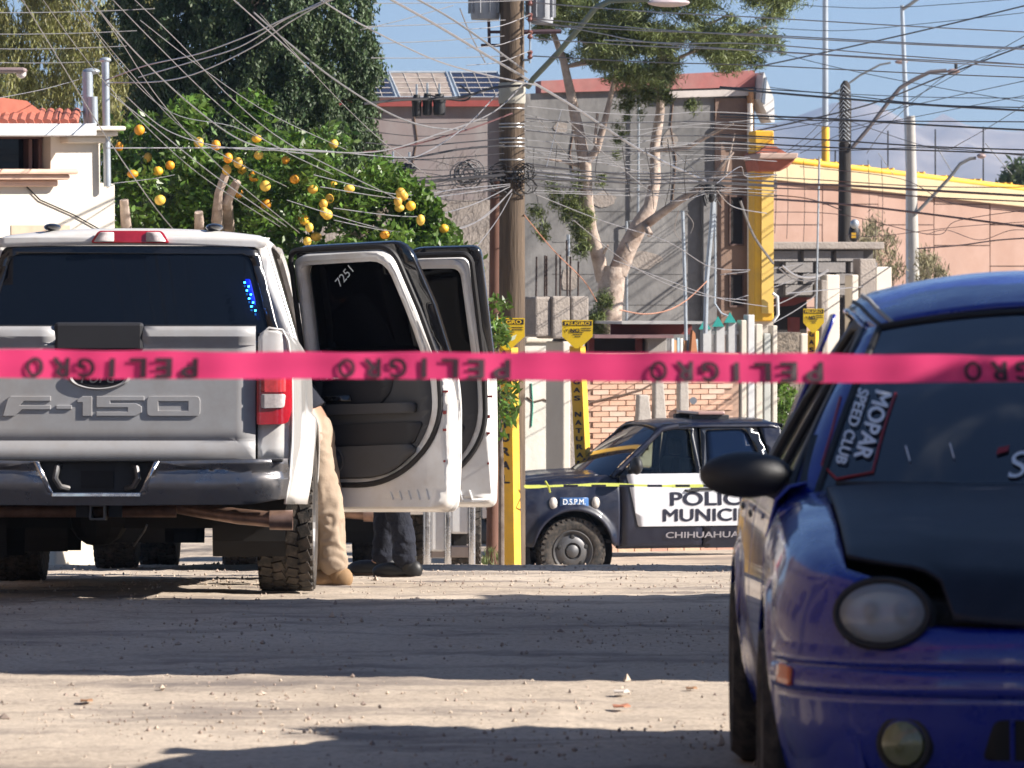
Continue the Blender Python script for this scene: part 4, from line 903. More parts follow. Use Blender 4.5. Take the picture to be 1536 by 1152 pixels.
scrap(18.4 * .022, 18.4, .028, PAP, 'crumpled pale paper scrap on the dirt, nearer the blue car', 'paper_scrap')
scrap(18.6 * .036, 18.6, .02, mat('leaf_brown', (.3, .16, .08), .9), 'dry brown leaf on the dirt beside the blue car', 'dry_leaf')
scrap(-17.9 * .085, 17.9, .022, mat('leaf_brown', (.3, .16, .08), .9), 'dry brown leaf on the dirt at the left edge', 'dry_leaf')
# hills far off
def hills():
    vs = []; nx, ny = 260, 26
    for j in range(ny):
        for i in range(nx):
            x = -2600 + 5200 * i / (nx - 1); y = 3400 + 1500 * j / (ny - 1); px = 768 + F * x / 4000
            top = 165 + 22 * noise.noise((x * .0016, 2, 0)) + 26 * math.exp(-((px - 1345) / 90) ** 2) - 12 * math.exp(-((px - 1455) / 30) ** 2) + 8 * math.exp(-((px - 1500) / 25) ** 2) + 7 * noise.noise((x * .012, 5, 1))
            e = min(1, j / (ny * .72)); rid = 1 - abs(noise.noise((x * .006, y * .003, 4))) * 1.3
            z = -6 + top * e ** 1.25 * (1 - .32 * (1 - e) * (1 - rid) * 3) + 46 * (1 - 2 * abs(noise.noise((x * .011, y * .004, 7)))) * e * (1 - e) * 1.6
            if j > ny * .72: z *= 1 - .3 * (j / ny - .72) / .28
            vs.append((x, y, z))
    fs = [(j * nx + i, j * nx + i + 1, (j + 1) * nx + i + 1, (j + 1) * nx + i) for j in range(ny - 1) for i in range(nx - 1)]
    me = bpy.data.meshes.new('hills'); me.from_pydata(vs, [], fs); link('hills', me, mat('hill_rock', (.10, .07, .06), .95, c2=(.42, .35, .29), scale=.01), None, True, kind='structure')
hills()

# ------------------------------------------------------------------ walls seen from the street: a vertical plane through two plan points
class Wall:
    def __init__(s, pxa, Da, pxb, Db):
        s.a = Vector(((pxa - 768) * Da / F, Da)); s.b = Vector(((pxb - 768) * Db / F, Db)); s.d = (s.b - s.a).normalized(); s.n = Vector((s.d.y, -s.d.x))
    def D(s, px, off=0):
        k = (px - 768) / F; o = s.a + s.n * off; return (o.x * s.d.y - o.y * s.d.x) / (k * s.d.y - s.d.x)
    def pt(s, px, py, off=0):
        D = s.D(px, off); return Vector(((px - 768) * D / F, D, CZ - (py - YH) * D / F))
    def slab(s, mb, poly, off, th):
        """pixel outline on the plane, front face at off, th deep"""
        v = Vector((s.n.x, s.n.y, 0)); mb.prism([s.pt(x, y, 0) + v * off for x, y in poly], -v * th); return mb
    def rect(s, mb, x0, y0, x1, y1, off, th): return s.slab(mb, [(x0, y1), (x1, y1), (x1, y0), (x0, y0)], off, th)
    def holed(s, name, outer, holes, off, th, m, par):
        v = Vector((s.n.x, s.n.y, 0)); return sheet(name, outer, m, par, lambda x, y: s.pt(x, y, 0) + v * (off - th / 2), holes, None, th, False)
def R4(x0, y0, x1, y1): return [(x0, y1), (x1, y1), (x1, y0), (x0, y0)]

CONC = mat('stained_concrete', (.14, .138, .138), .9, c2=(.26, .25, .243), scale=1.3, bump=.5, bscale=9, dirt=((.08, .078, .078), .85, 2.2), stretch=(1, 1, .45))
CONCR = mat('rough_concrete', (.24, .21, .19), .95, c2=(.38, .33, .29), scale=3, bump=.8, bscale=25, dirt=((.12, .1, .09), .6, 6))
PINKW = mat('flaking_pink_paint', (.20, .15, .148), .9, c2=(.27, .255, .25), scale=1.6, dirt=((.17, .14, .14), .6, 2.4), stretch=(1, 1, .35))
CREAM = mat('cream_plaster', (.60, .55, .47), .85, var=.05, scale=2, bump=.15, bscale=30, dirt=((.5, .4, .32), .3, 2.5))
WHITEW = mat('whitewashed_wall', (.58, .57, .53), .9, var=.06, scale=2, bump=.3, bscale=12, dirt=((.4, .36, .3), .5, 3.5))
SALMON = mat('salmon_panel', (.29, .18, .138), .9, var=.06, scale=.6, dirt=((.45, .32, .27), .4, .8))
BRICKM = mat('salmon_brick', (.50, .29, .20), .9, c2=(.62, .40, .30), scale=4, island=.12, bump=.3, bscale=30)
MORTAR = mat('mortar', (.36, .24, .18), .95)
YELLOW = mat('yellow_paint', (.82, .46, .03), .6, var=.08, scale=3, dirt=((.4, .25, .1), .4, 4))
SIGNY = mat('sign_yellow', (.85, .56, .01), .45, var=.05, dirt=((.5, .36, .1), .3, 8))
REDB = mat('dark_red_paint', (.16, .03, .025), .7, var=.2)
DARKH = mat('dark_interior', (.015, .012, .012), .9)
GREYP = mat('galvanised_pipe', (.42, .46, .5), .4, metal=.5, var=.15, scale=8)
WOOD = mat('weathered_wood', (.05, .035, .024), .9, c2=(.15, .105, .07), scale=5, stretch=(3, 3, .25), bump=.6, bscale=14)
WOODD = mat('creosote_wood', (.018, .014, .012), .8, c2=(.035, .028, .024), scale=5, stretch=(3, 3, .3), bump=.4, bscale=14)
TERRA = mat('terracotta', (.36, .11, .07), .85, var=.2, scale=6)
BARK = mat('pale_bark', (.22, .155, .12), .9, c2=(.55, .45, .38), scale=5, bump=.7, bscale=16)
BARKD = mat('grey_bark', (.10, .075, .06), .9, c2=(.2, .16, .13), scale=6, bump=.7, bscale=20)

# --- cream house at the left
def house_left():
    t = T('house', 'cream plastered house with moulded cornice and dark brown window behind the pickup', 'house', (0, 0, 0))
    w = Wall(-160, 48.5, 172, 50.6); n = Vector((w.n.x, w.n.y, 0)); side = Vector((w.d.x, w.d.y, 0))
    w.holed('wall', [(-160, 790), (172, 790), (172, 276), (150, 274), (150, 196), (-160, 196)], [R4(-40, 203, 76, 262)], 0, .25, CREAM, t)
    b = w.pt(172, 800); b2 = w.pt(172, 276)
    MB().prism([b - n * .02, b + Vector((-.6, 6, 0)), Vector((b.x - .6, b.y + 6, b2.z)), b2 - n * .02], -side * .2).o('side_wall', CREAM, t)
    m = MB(); w.rect(m, -60, 187, 100, 205, .45, .6); m.o('eave_slab', mat('grey_white_paint', (.6, .62, .64), .8), t, False, .01)
    for k, (o, y0, y1, x1) in enumerate(((.30, 190, 197, 160), (.22, 197, 205, 156), (.12, 205, 215, 150))):
        m = MB(); w.rect(m, 100 - k * 5, y0, x1, y1, o, o + .05); m.o('cornice', CREAM, t, False, .02)
    for k, (o, y0, y1, x1) in enumerate(((.26, 254, 262, 93), (.2, 262, 270, 86), (.1, 270, 280, 78))):
        m = MB(); w.rect(m, -60, y0, x1, y1, o, o + .02); m.o('window_sill', mat('pale_terracotta_trim', (.62, .42, .32), .85), t, False, .02)
    fr = MB(); w.rect(fr, -40, 203, 76, 208, -.1, .12); w.rect(fr, -40, 257, 76, 262, -.1, .12)
    for x in (4, 56, 71): w.rect(fr, x - 3, 208, x + 3, 257, -.1, .12)
    fo = fr.o('window', mat('brown_frame', (.08, .035, .025), .6), t, False, .01); m = MB(); w.rect(m, -40, 205, 74, 260, -.18, .01); m.o('pane', DGLASS, fo)
    m = MB(); w.rect(m, 16, 338, 104, 352, .01, .02); m.o('wall_niche', mat('beige_niche', (.45, .34, .25), .9), t)
    m = MB(); w.slab(m, [(-160, 192), (-160, 120), (70, 150), (118, 186)], -.3, 3); m.o('roof', TERRA, t)
    for k in range(14): # tiles along the eave
        x = -60 + k * 13; p = w.pt(x, 186 - (0 if x < 90 else 0), .2); p2 = w.pt(x + 6, 168, -.6)
        MB().tube([p, p2], [.055, .045], 8).o('roof_tile', TERRA, t, True)
    for x0, x1, yt in ((126, 144, 105),):
        m = MB(); m.tube([w.pt(133, 186, -.4), w.pt(131, 108, -.4)], .055, 10); m.tube([w.pt(140, 186, -.3), w.pt(139, 145, -.3)], .05, 10); v = m.o('vent_pipe', GREYP, t, True); MB().ball(w.pt(137, 107, -.4), (.09, .07, .035)).o('pipe_cap', GREYP, v, True)
    m = MB(); m.tube([w.pt(161, 280, .1), w.pt(158, 92, .1)], .038, 10).ball(w.pt(158, 90, .1), (.06, .05, .03)); m.o('service_mast', GREYP, t, True)
    m = MB(); m.tube([w.pt(40, 280, .02), w.pt(60, 300, .02), w.pt(110, 322, .02), w.pt(160, 350, .02)], .008, 5).o('wall_cable', SEAL, t)
house_left()
# block seen under the pickup
b = MB(); w = Wall(60, 41, 160, 41.6); w.slab(b, [(82, 868), (150, 868), (150, 830), (143, 806), (84, 806)], 0, .5); tag(b.o('concrete_block', CREAM, None, False, .02), 'pale plastered block on the ground seen below the pickup with the shade-darkened tailgate', 'block')

# --- grey building in the middle
def grey_building():
    t = T('building', 'tall grey plastered building with red edged roof and solar panels behind the pine', 'building')
    w = Wall(530, 78, 1120, 79.9)
    m = MB(); w.slab(m, [(400, 640), (752, 640), (752, 158), (400, 160)], .0, 6); m.o('wall', PINKW, t)
    m = MB(); w.rect(m, 400, 300, 752, 640, .05, .04); m.o('wall_render', CONCR, t)
    m = MB(); w.slab(m, [(752, 640), (1128, 640), (1128, 130), (752, 142)], .12, 6); m.o('wall', CONC, t)
    m = MB(); w.slab(m, [(806, 140), (1126, 131), (1126, 106), (806, 122)], .2, .3); m.o('parapet', mat('faded_red_parapet', (.36, .13, .12), .9, var=.15, dirt=((.3, .22, .2), .5, 2)), t)
    m = MB(); w.slab(m, [(985, 148), (1118, 144), (1118, 134), (985, 138)], .22, .15); m.o('parapet_ledge', mat('pale_ledge', (.5, .45, .42), .9), t)
    m = MB(); w.rect(m, 400, 151, 752, 160, .14, .2); m.o('red_trim', mat('red_edge', (.22, .035, .03), .7, var=.2), t)
    m = MB(); w.rect(m, 400, 146, 752, 151, .1, 5); m.o('roof', mat('brown_roof', (.08, .04, .035), .8), t)
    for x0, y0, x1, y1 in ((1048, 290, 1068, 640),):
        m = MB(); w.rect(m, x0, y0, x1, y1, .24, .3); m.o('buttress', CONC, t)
    for y in (182, 226, 270, 316, 362, 410, 456):
        m = MB(); w.rect(m, 826, y, 1038, y + 1.2, .128, .02); m.o('pour_ridge', CONC, t)
    for x, y, a, b in ((900, 300, 44, 26), (960, 390, 60, 30), (850, 420, 30, 40), (1000, 210, 26, 34), (838, 190, 24, 20)):
        pl = [(x + a * .5 * math.cos(q) * random.uniform(.7, 1.1), y + b * .5 * math.sin(q) * random.uniform(.7, 1.1)) for q in np.linspace(0, 5.9, 11)]; m = MB(); w.slab(m, pl, .132, .03); m.o('plaster_patch', CONCR, t)
    for pts in ([(858, 146), (862, 190), (855, 230), (860, 262)], [(1010, 150), (1006, 190), (1014, 240), (1009, 300)], [(620, 165), (626, 210), (618, 250)]):
        MB().tube([w.pt(x, y, .13 if x > 752 else .01) for x, y in pts], .012, 4).o('wall_crack', mat('crack', (.12, .08, .06), .95), t)
    MB().tube([w.pt(958, 150, .2), w.pt(957, 330, .2), w.pt(940, 332, .2), w.pt(940, 500, .2)], .02, 6).o('wall_conduit', GREYP, t)
    # column strip and recesses at the right end
    m = MB(); w.rect(m, 1068, 148, 1116, 640, .16, .3); m.o('brown_wall_strip', mat('brown_plaster', (.16, .105, .08), .9, c2=(.24, .16, .12), scale=2, bump=.3, bscale=20), t)
    for y0, y1 in ((296, 366), (412, 458)):
        m = MB(); w.rect(m, 1090, y0, 1108, y1, .17, .02); f = m.o('window', DARKH, t); m = MB()
        for a in (R4(1088, y0 - 3, 1110, y0), R4(1088, y1, 1110, y1 + 3), R4(1088, y0, 1090, y1), R4(1108, y0, 1110, y1)): w.slab(m, a, .2, .05)
        m.o('window_frame', mat('brown_frame2', (.1, .06, .05), .8), f)
    m = MB(); w.rect(m, 1116, 134, 1121, 640, .3, .3); m.o('corner_trim', mat('orange_trim', (.55, .3, .15), .8), t)
    for x in (1125, ): MB().tube([w.pt(x, 155, .42), w.pt(x, 480, .42)], .045, 10).o('downpipe', mat('cream_pipe', (.7, .64, .56), .5), t, True)
    m = MB(); w.slab(m, [(1124, 150), (1130, 110), (1145, 150), (1146, 185), (1141, 185)], .5, .5); m.o('gable_fascia', mat('white_fascia', (.65, .64, .62), .7), t)
    m = MB(); w.slab(m, [(1126, 155), (1131, 118), (1134, 118), (1131, 158)], .52, .02); m.o('fascia_panel', mat('slate_blue', (.12, .15, .2), .6), t)
    # solar panels, tilted back on the roof
    n = Vector((w.n.x, w.n.y, 0))
    cell = mat('solar_cells', (.02, .025, .05), .2, var=.4, scale=3, coat=.6); cell2 = mat('weathered_solar_cells', (.28, .23, .2), .35, var=.4, scale=4, stretch=(1, 1, 4))
    def sp(px, py): # on the tilted plane
        q = w.pt(px, py, 0); return q - n * (148 - py) * .022
    for k, (a0, a1, b0, b1, mm) in enumerate(((440, 512, 455, 524, cell), (514, 594, 527, 604, cell), (600, 683, 607, 694, cell2), (690, 765, 699, 772, cell))):
        p = T('solar_panel', ['blue solar panel half hidden by the tall cypress', 'dark blue solar panel beside the cypress on the red edged roof', 'sun bleached brownish solar panel in the middle of the roof row', 'dark solar panel next to the wooden utility pole'][k], 'solar panel', group='solar panels on the red edged roof')
        A, B, C_, D_ = sp(a0, 147), sp(a1, 147), sp(b1, 105), sp(b0, 105)
        MB().prism([A, B, C_, D_], -n * .04).o('cell_sheet', mm, p); m = MB()
        for e, f in ((A, B), (B, C_), (C_, D_), (D_, A)): m.tube([e, f], .028, 4)
        m.o('frame', GREYP, p); m = MB()
        for i in range(1, 4): m.tube([A.lerp(B, i / 4) + n * .01, D_.lerp(C_, i / 4) + n * .01], .008, 4)
        for i in range(1, 5): m.tube([A.lerp(D_, i / 5) + n * .01, B.lerp(C_, i / 5) + n * .01], .008, 4)
        m.o('cell_lines', mat('cell_line', (.5, .45, .4), .5), p)
grey_building()
def yellow_building():
    t = T('building', 'narrow building with yellow pilaster and terracotta cornice right of the grey wall', 'building'); w = Wall(1120, 76, 1200, 76.12)
    m = MB(); w.rect(m, 1130, 196, 1159, 482, .1, .5); m.o('pilaster', YELLOW, t, False, .02)
    m = MB(); w.rect(m, 1140, 250, 1158, 470, .13, .02); m.o('pilaster_face', mat('pale_yellow_paint', (.82, .55, .14), .6, var=.08), t)
    m = MB(); w.slab(m, [(1126, 240), (1184, 240), (1172, 252), (1160, 258), (1130, 258)], .5, 1.0); m.o('cornice', TERRA, t, False, .02)
    m = MB(); w.slab(m, [(1128, 231), (1186, 231), (1184, 240), (1126, 240)], .6, 1.2); m.o('cornice_cap', mat('cornice_cap', (.5, .36, .3), .8), t, False, .02)
    m = MB(); w.slab(m, [(1128, 231), (1150, 216), (1176, 231)], .3, 1); m.o('roof', TERRA, t)
    MB().tube([w.pt(1159, 440, .2), w.pt(1166, 445, .2), w.pt(1167, 472, .2), w.pt(1160, 482, .2)], .025, 8).o('bent_pipe', mat('white_pipe', (.7, .7, .68), .4), t, True)
    m = MB(); w.rect(m, 1132, 482, 1160, 760, .0, .5); m.o('lower_wall', CREAM, t)
yellow_building()
# --- low walls and yards behind the patrol truck
def low_yard():
    w = Wall(780, 66, 850, 66.3)
    t = T('wall', 'white painted wall with a dark crack behind the yellow gas post', 'wall'); m = MB(); w.rect(m, 770, 512, 847, 800, 0, .2); m.o('wall_panel', WHITEW, t)
    m = MB(); w.rect(m, 786, 506, 828, 514, .05, .35); m.o('coping', CREAM, t, False, .02)
    MB().tube([w.pt(790, 596, .01), w.pt(800, 603, .01), w.pt(815, 599, .01), w.pt(830, 605, .01), w.pt(847, 600, .01)], .012, 5).o('crack', mat('crack', (.12, .08, .06), .95), t)
    MB().tube([w.pt(797, 575, .01), w.pt(799, 610, .01), w.pt(797, 640, .01)], .012, 5).o('green_stain', mat('green_paint', (.1, .35, .27), .8), t)
    w2 = Wall(840, 65.4, 885, 65.6)
    for (x0, y0, x1, y1, lab, dp) in ((798, 445, 822, 505, 'dark stubby concrete block left of a split pillar below the rebar', .5), (821, 444, 848, 508, 'pale front of a stubby concrete block with rebar standing on it', .5), (849, 444, 876, 508, 'cracked concrete pillar top behind the middle yellow gas sign', .5)):
        t = T('concrete_pillar', lab, 'pillar', group='rough concrete pillars with rebar'); m = MB(); w2.rect(m, x0, y0, x1, y1, .15 if x0 != 798 else .1, dp); m.o('block', CONCR, t, False, .03)
    t = T('wall_post', 'rough dark grey concrete wall end beside the gas natural post', 'pillar'); m = MB(); w2.rect(m, 848, 508, 873, 800, .1, .5); m.o('shaft', CONCR, t, False, .03); m = MB(); w2.rect(m, 838, 512, 850, 800, .12, .5); m.o('shaft_edge', CREAM, t, False, .02)
    for i_r, (x, yt) in enumerate(((804, 385), (817, 383), (820, 384), (834, 382), (840, 382), (851, 360), (855, 385), (867, 392))):
        o = MB().tube([w2.pt(x, 447, -.1), w2.pt(x + random.uniform(-1, 1), yt, -.1)], .012, 6).o('rebar', mat('rust_rebar', (.05, .03, .025), .8), None); tag(o, 'dark rusty rebar rod on the pillar tops, ' + ('leftmost', 'second from the left', 'third from the left', 'fourth from the left', 'fifth from the left', 'sixth and tallest from the left', 'seventh from the left', 'rightmost')[i_r], 'rebar', 'rebar rods on the pillars')
    o = MB().tube([w2.pt(852, 384, -.12), w2.pt(852.5, 352, -.12)], .022, 6).o('stub_pipe', GREYP, None); tag(o, 'short pale pipe standing among the rebar rods', 'pipe')
    # brick wall: bricks in view one by one
    wb = Wall(875, 67, 1135, 68); nb = Vector((wb.n.x, wb.n.y, 0)); dv = Vector((wb.d.x, wb.d.y, 0))
    t = T('brick_wall', 'salmon brick boundary wall behind the police pickup', 'wall'); m = MB(); wb.slab(m, [(874, 530), (1108, 530), (1108, 800), (874, 800)], 0, .25); m.o('mortar_bed', MORTAR, t)
    me = bpy.data.meshes.new('brick'); q = MB().box((-.115, -.01, -.031), (.115, .02, .031)); me.from_pydata(q.v, [], q.f); me.materials.append(BRICKM)
    me2 = bpy.data.meshes.new('brick'); me2.from_pydata(q.v, [], q.f); me2.materials.append(mat('pale_brick', (.54, .36, .27), .9, c2=(.66, .5, .4), scale=6))
    p0 = wb.pt(876, 700); L_ = (wb.pt(1107, 700) - p0).length; ang = math.atan2(dv.y, dv.x); cnt = 0
    for r in range(20):
        for c in range(11):
            if cnt >= 210: break
            u = .12 + c * .245 + (.12 if r % 2 else 0)
            if u > L_ - .1: continue
            p = p0 + dv * u + nb * random.uniform(.006, .014); p.z = p0.z - .1 + r * .073
            copies('brick', me2 if random.random() < .3 else me, [(p, (0, random.uniform(-.01, .01), ang), (1, 1, 1))], t); cnt += 1
    s = MB()
    for r in list(range(-14, 0)) :
        for c in range(11):
            u = .12 + c * .245 + (.12 if r % 2 else 0); p = p0 + dv * u + nb * .01; p.z = p0.z - .1 + r * .073
            s.box((-.115, -.01, -.031), (.115, .02, .031), Matrix.Translation(p) @ Matrix.Rotation(ang, 4, 'Z'))
    s.o('brick_courses', BRICKM, t, kind='stuff')
    MB().tube([wb.pt(874, 606, .04), wb.pt(900, 600, .04), wb.pt(935, 592, .04), wb.pt(965, 583, .04), wb.pt(985, 572, .04)], .012, 6).o('wall_crack', mat('crack', (.12, .08, .06), .95), t)
    m = MB(); wb.rect(m, 874, 530, 1106, 560, .03, .3); m.o('wall_top', mat('tan_plaster', (.5, .38, .28), .9, var=.1, bump=.3, bscale=20), t)
    MB().tube([wb.pt(1040, 601, .05), wb.pt(1040, 601, .2)], .05, 10).o('meter_pipe', GREYP, t, True)
    # leaning slabs in front of the wall
    wp = Wall(930, 66, 1040, 66.4)
    for k, (poly, lab) in enumerate((([(949, 700), (983, 700), (969, 592), (954, 592)], 'stubby broken concrete slab leaning on the brick wall'), ([(977, 720), (1003, 720), (991, 568), (978, 568)], 'tall thin concrete slab leaning on the brick wall'),
                                     ([(1014, 720), (1032, 720), (1028, 545), (1015, 545)], 'pale grey upright slab before the brick wall near the light bar'))):
        m = MB(); wp.slab(m, poly, .1, .12); tag(m.o('concrete_slab', mat('pale_slab', (.42, .38, .34), .9, var=.15, bump=.3, bscale=30, dirt=((.2, .17, .15), .5, 5)), None, False, .02), lab, 'slab', 'slabs leaning before the brick wall')
    # shed roof edge and dark opening
    ws_ = Wall(880, 70, 1060, 70.4); t = T('shed', 'low shed with dark opening and thin pale roof edge under the pine', 'shed')
    m = MB(); ws_.rect(m, 886, 504, 1000, 560, -.4, .05); m.o('dark_opening', DARKH, t)
    m = MB(); ws_.rect(m, 884, 502, 1002, 507, .3, 1.2); m.o('roof_edge', mat('red_grey_metal', (.25, .15, .15), .5, metal=.3), t)
    m = MB(); ws_.rect(m, 930, 482, 1056, 486, .1, 1.6); m.o('roof', mat('pale_metal', (.5, .48, .46), .4, metal=.3), t)
    m = MB(); ws_.rect(m, 930, 486, 1052, 502, -.5, .05); m.o('dark_gap', REDB, t)
    m = MB(); ws_.rect(m, 972, 503, 1000, 562, .0, .2); m.o('block_pier', mat('grey_block', (.34, .32, .3), .9, bump=.3), t, False, .01)
    m = MB(); ws_.rect(m, 886, 507, 894, 560, -.1, .1); ws_.rect(m, 958, 507, 966, 560, -.1, .1); m.o('post', REDB, t)
    # picket fence bits and lanterns posts with teal pyramids
    wf = Wall(1000, 68.6, 1060, 69); t = T('plank_fence', 'short fence of mixed pale planks beside the shed', 'fence')
    for k in range(9):
        x = 1003 + k * 4.6; m = MB(); wf.rect(m, x, 508 + random.uniform(-3, 3), x + 3.6, 575, .05 + random.uniform(0, .03), .03); m.o('plank', [mat('plank_white', (.6, .58, .54), .8), mat('plank_blue', (.3, .4, .45), .8), mat('plank_orange', (.5, .25, .12), .8)][(k * 5) % 3], t)
    m = MB(); wf.slab(m, [(1024, 560), (1029, 495), (1033, 500), (1040, 560)], .15, .05); tag(m.o('leaning_board', mat('rust_board', (.3, .12, .05), .8), None), 'rusty orange board leaning by the plank fence', 'board')
    wt = Wall(1040, 69.6, 1160, 70)
    for k, (x, yb, lab) in enumerate(((1057, 494, 'slim grey post with teal pyramid cap, nearest the thin conduit'), (1077, 490, 'grey post with teal pyramid cap, middle of three'), (1095, 484, 'grey post with smaller teal pyramid cap beside the white railing'))):
        t = T('capped_post', lab, 'post', group='posts with teal pyramid caps'); m = MB(); wt.rect(m, x - 6, yb, x + 6, 700, .1, .12); m.o('shaft', mat('grey_shaft', (.4, .4, .4), .7), t)
        c = wt.pt(x, yb, .04); r = .085; h = wt.pt(x, yb - 16, 0).z - c.z; m = MB(); m.add([c + Vector((-r, -r, 0)), c + Vector((r, -r, 0)), c + Vector((r, r, 0)), c + Vector((-r, r, 0)), c + Vector((0, 0, h))], [(3, 2, 1, 0), (0, 1, 4), (1, 2, 4), (2, 3, 4), (3, 0, 4)]); m.o('pyramid_cap', mat('teal_paint', (.03, .28, .24), .5), t)
    t = T('white_railing', 'white gate railing with thin upright bars right of the teal caps', 'railing')
    for k in range(11):
        x = 1102 + k * 4; m = MB(); wt.rect(m, x, 502, x + 1.8, 640, .0, .03); m.o('bar', mat('white_metal', (.66, .65, .62), .6), t)
    m = MB(); wt.rect(m, 1066, 496, 1122, 502, .05, .06); m.o('top_rail', mat('white_metal', (.66, .65, .62), .6), t)
    for k, (x0, x1, y0, yb, mm, lab) in enumerate(((1106, 1114, 480, 800, CREAM, 'narrow cream gate pillar'), (1116, 1126, 472, 800, mat('grey_white_post', (.55, .55, .55), .7), 'grey white steel gate post between cream pillars'), (1128, 1138, 486, 800, CREAM, 'second cream gate pillar under the yellow pilaster'),
                                                (1140, 1150, 500, 800, mat('grey_green_post', (.42, .43, .4), .8), 'grey green concrete post right of the cream pillars'), (1153, 1160, 488, 800, CREAM, 'thin pale post at the end of the brick wall'))):
        m = MB(); wt.rect(m, x0, y0, x1, yb, .15, .18); tag(m.o('gate_post', mm, None, False, .012), lab, 'post', 'gate posts right of the brick wall')
low_yard()
# --- yard to the right, behind the blue car
def right_yard():
    w = Wall(1155, 84, 1330, 85); n = Vector((w.n.x, w.n.y, 0)); dv = Vector((w.d.x, w.d.y, 0)); ang = math.atan2(dv.y, dv.x)
    t = T('block_wall', 'grey concrete block wall of an unfinished house behind the black pole', 'wall'); m = MB(); w.rect(m, 1150, 372, 1312, 446, -.05, .2); m.o('mortar_bed', mat('dark_mortar', (.1, .09, .085), .9), t)
    me = bpy.data.meshes.new('block'); q = MB().box((-.26, -.02, -.085), (.26, .08, .085)); me.from_pydata(q.v, [], q.f); me.materials.append(mat('cinder_block', (.16, .15, .145), .95, c2=(.27, .25, .24), scale=2, bump=.5, bscale=20))
    for r in range(4):
        for c in range(4):
            x = 1150 + 25 + c * 49 + (22 if r % 2 else 0)
            if x > 1296: continue
            p = w.pt(x, 384 + r * 17); copies('block', me, [(p + n * random.uniform(0, .03), (0, 0, ang), (1, 1, 1))], t)
    m = MB(); w.rect(m, 1150, 363, 1318, 374, .2, 1.0); m.o('roof_slab', CONCR, t, False, .02)
    m = MB(); w.slab(m, [(1150, 500), (1150, 466), (1195, 444), (1232, 444), (1232, 500)], -.5, .1); m.o('dark_opening', DARKH, t)
    m = MB(); w.slab(m, [(1160, 462), (1185, 446), (1230, 446), (1200, 458)], -.2, .1); m.o('red_awning', REDB, t)
    m = MB(); w.rect(m, 1190, 476, 1204, 520, -.1, .1); m.o('red_post', REDB, t)
    for x0, y0, x1, y1, mm, lab in ((1240, 412, 1260, 560, CREAM, 'tall cream plaster pillar left of the black pole'), (1278, 412, 1288, 560, CREAM, 'narrow cream pillar just right of the black pole'), (1314, 400, 1338, 560, CREAM, 'squat cream pillar beside the dry bush'), (1290, 388, 1314, 560, CONCR, 'grey concrete column with a dark stain right of the black pole'), (1232, 420, 1241, 560, CONCR, 'thin grey concrete edge column beside the dark opening')):
        o = MB(); Wall(1155, 83, 1330, 84).rect(o, x0, y0, x1, y1, 0, .25); tag(o.o('pillar', mm, None, False, .02), lab, 'pillar', 'pillars of the unfinished house')
    w3 = Wall(1150, 74, 1230, 74.3); m = MB(); w3.slab(m, rpoly([(1153, 800), (1207, 800), (1207, 503), (1200, 498), (1153, 500)], 3), .0, .4)
    tag(m.o('stone_wall', mat('pebbledash', (.07, .06, .05), .95, c2=(.30, .25, .2), scale=14, bump=1, bscale=26), None), 'rough dark pebble textured wall stub beside the small gas sign', 'wall')
    m = MB(); w3.rect(m, 1200, 500, 1214, 800, .02, .4); tag(m.o('wall_end', CREAM, None, False, .03), 'rounded cream end of the pebble textured wall', 'wall')
right_yard()
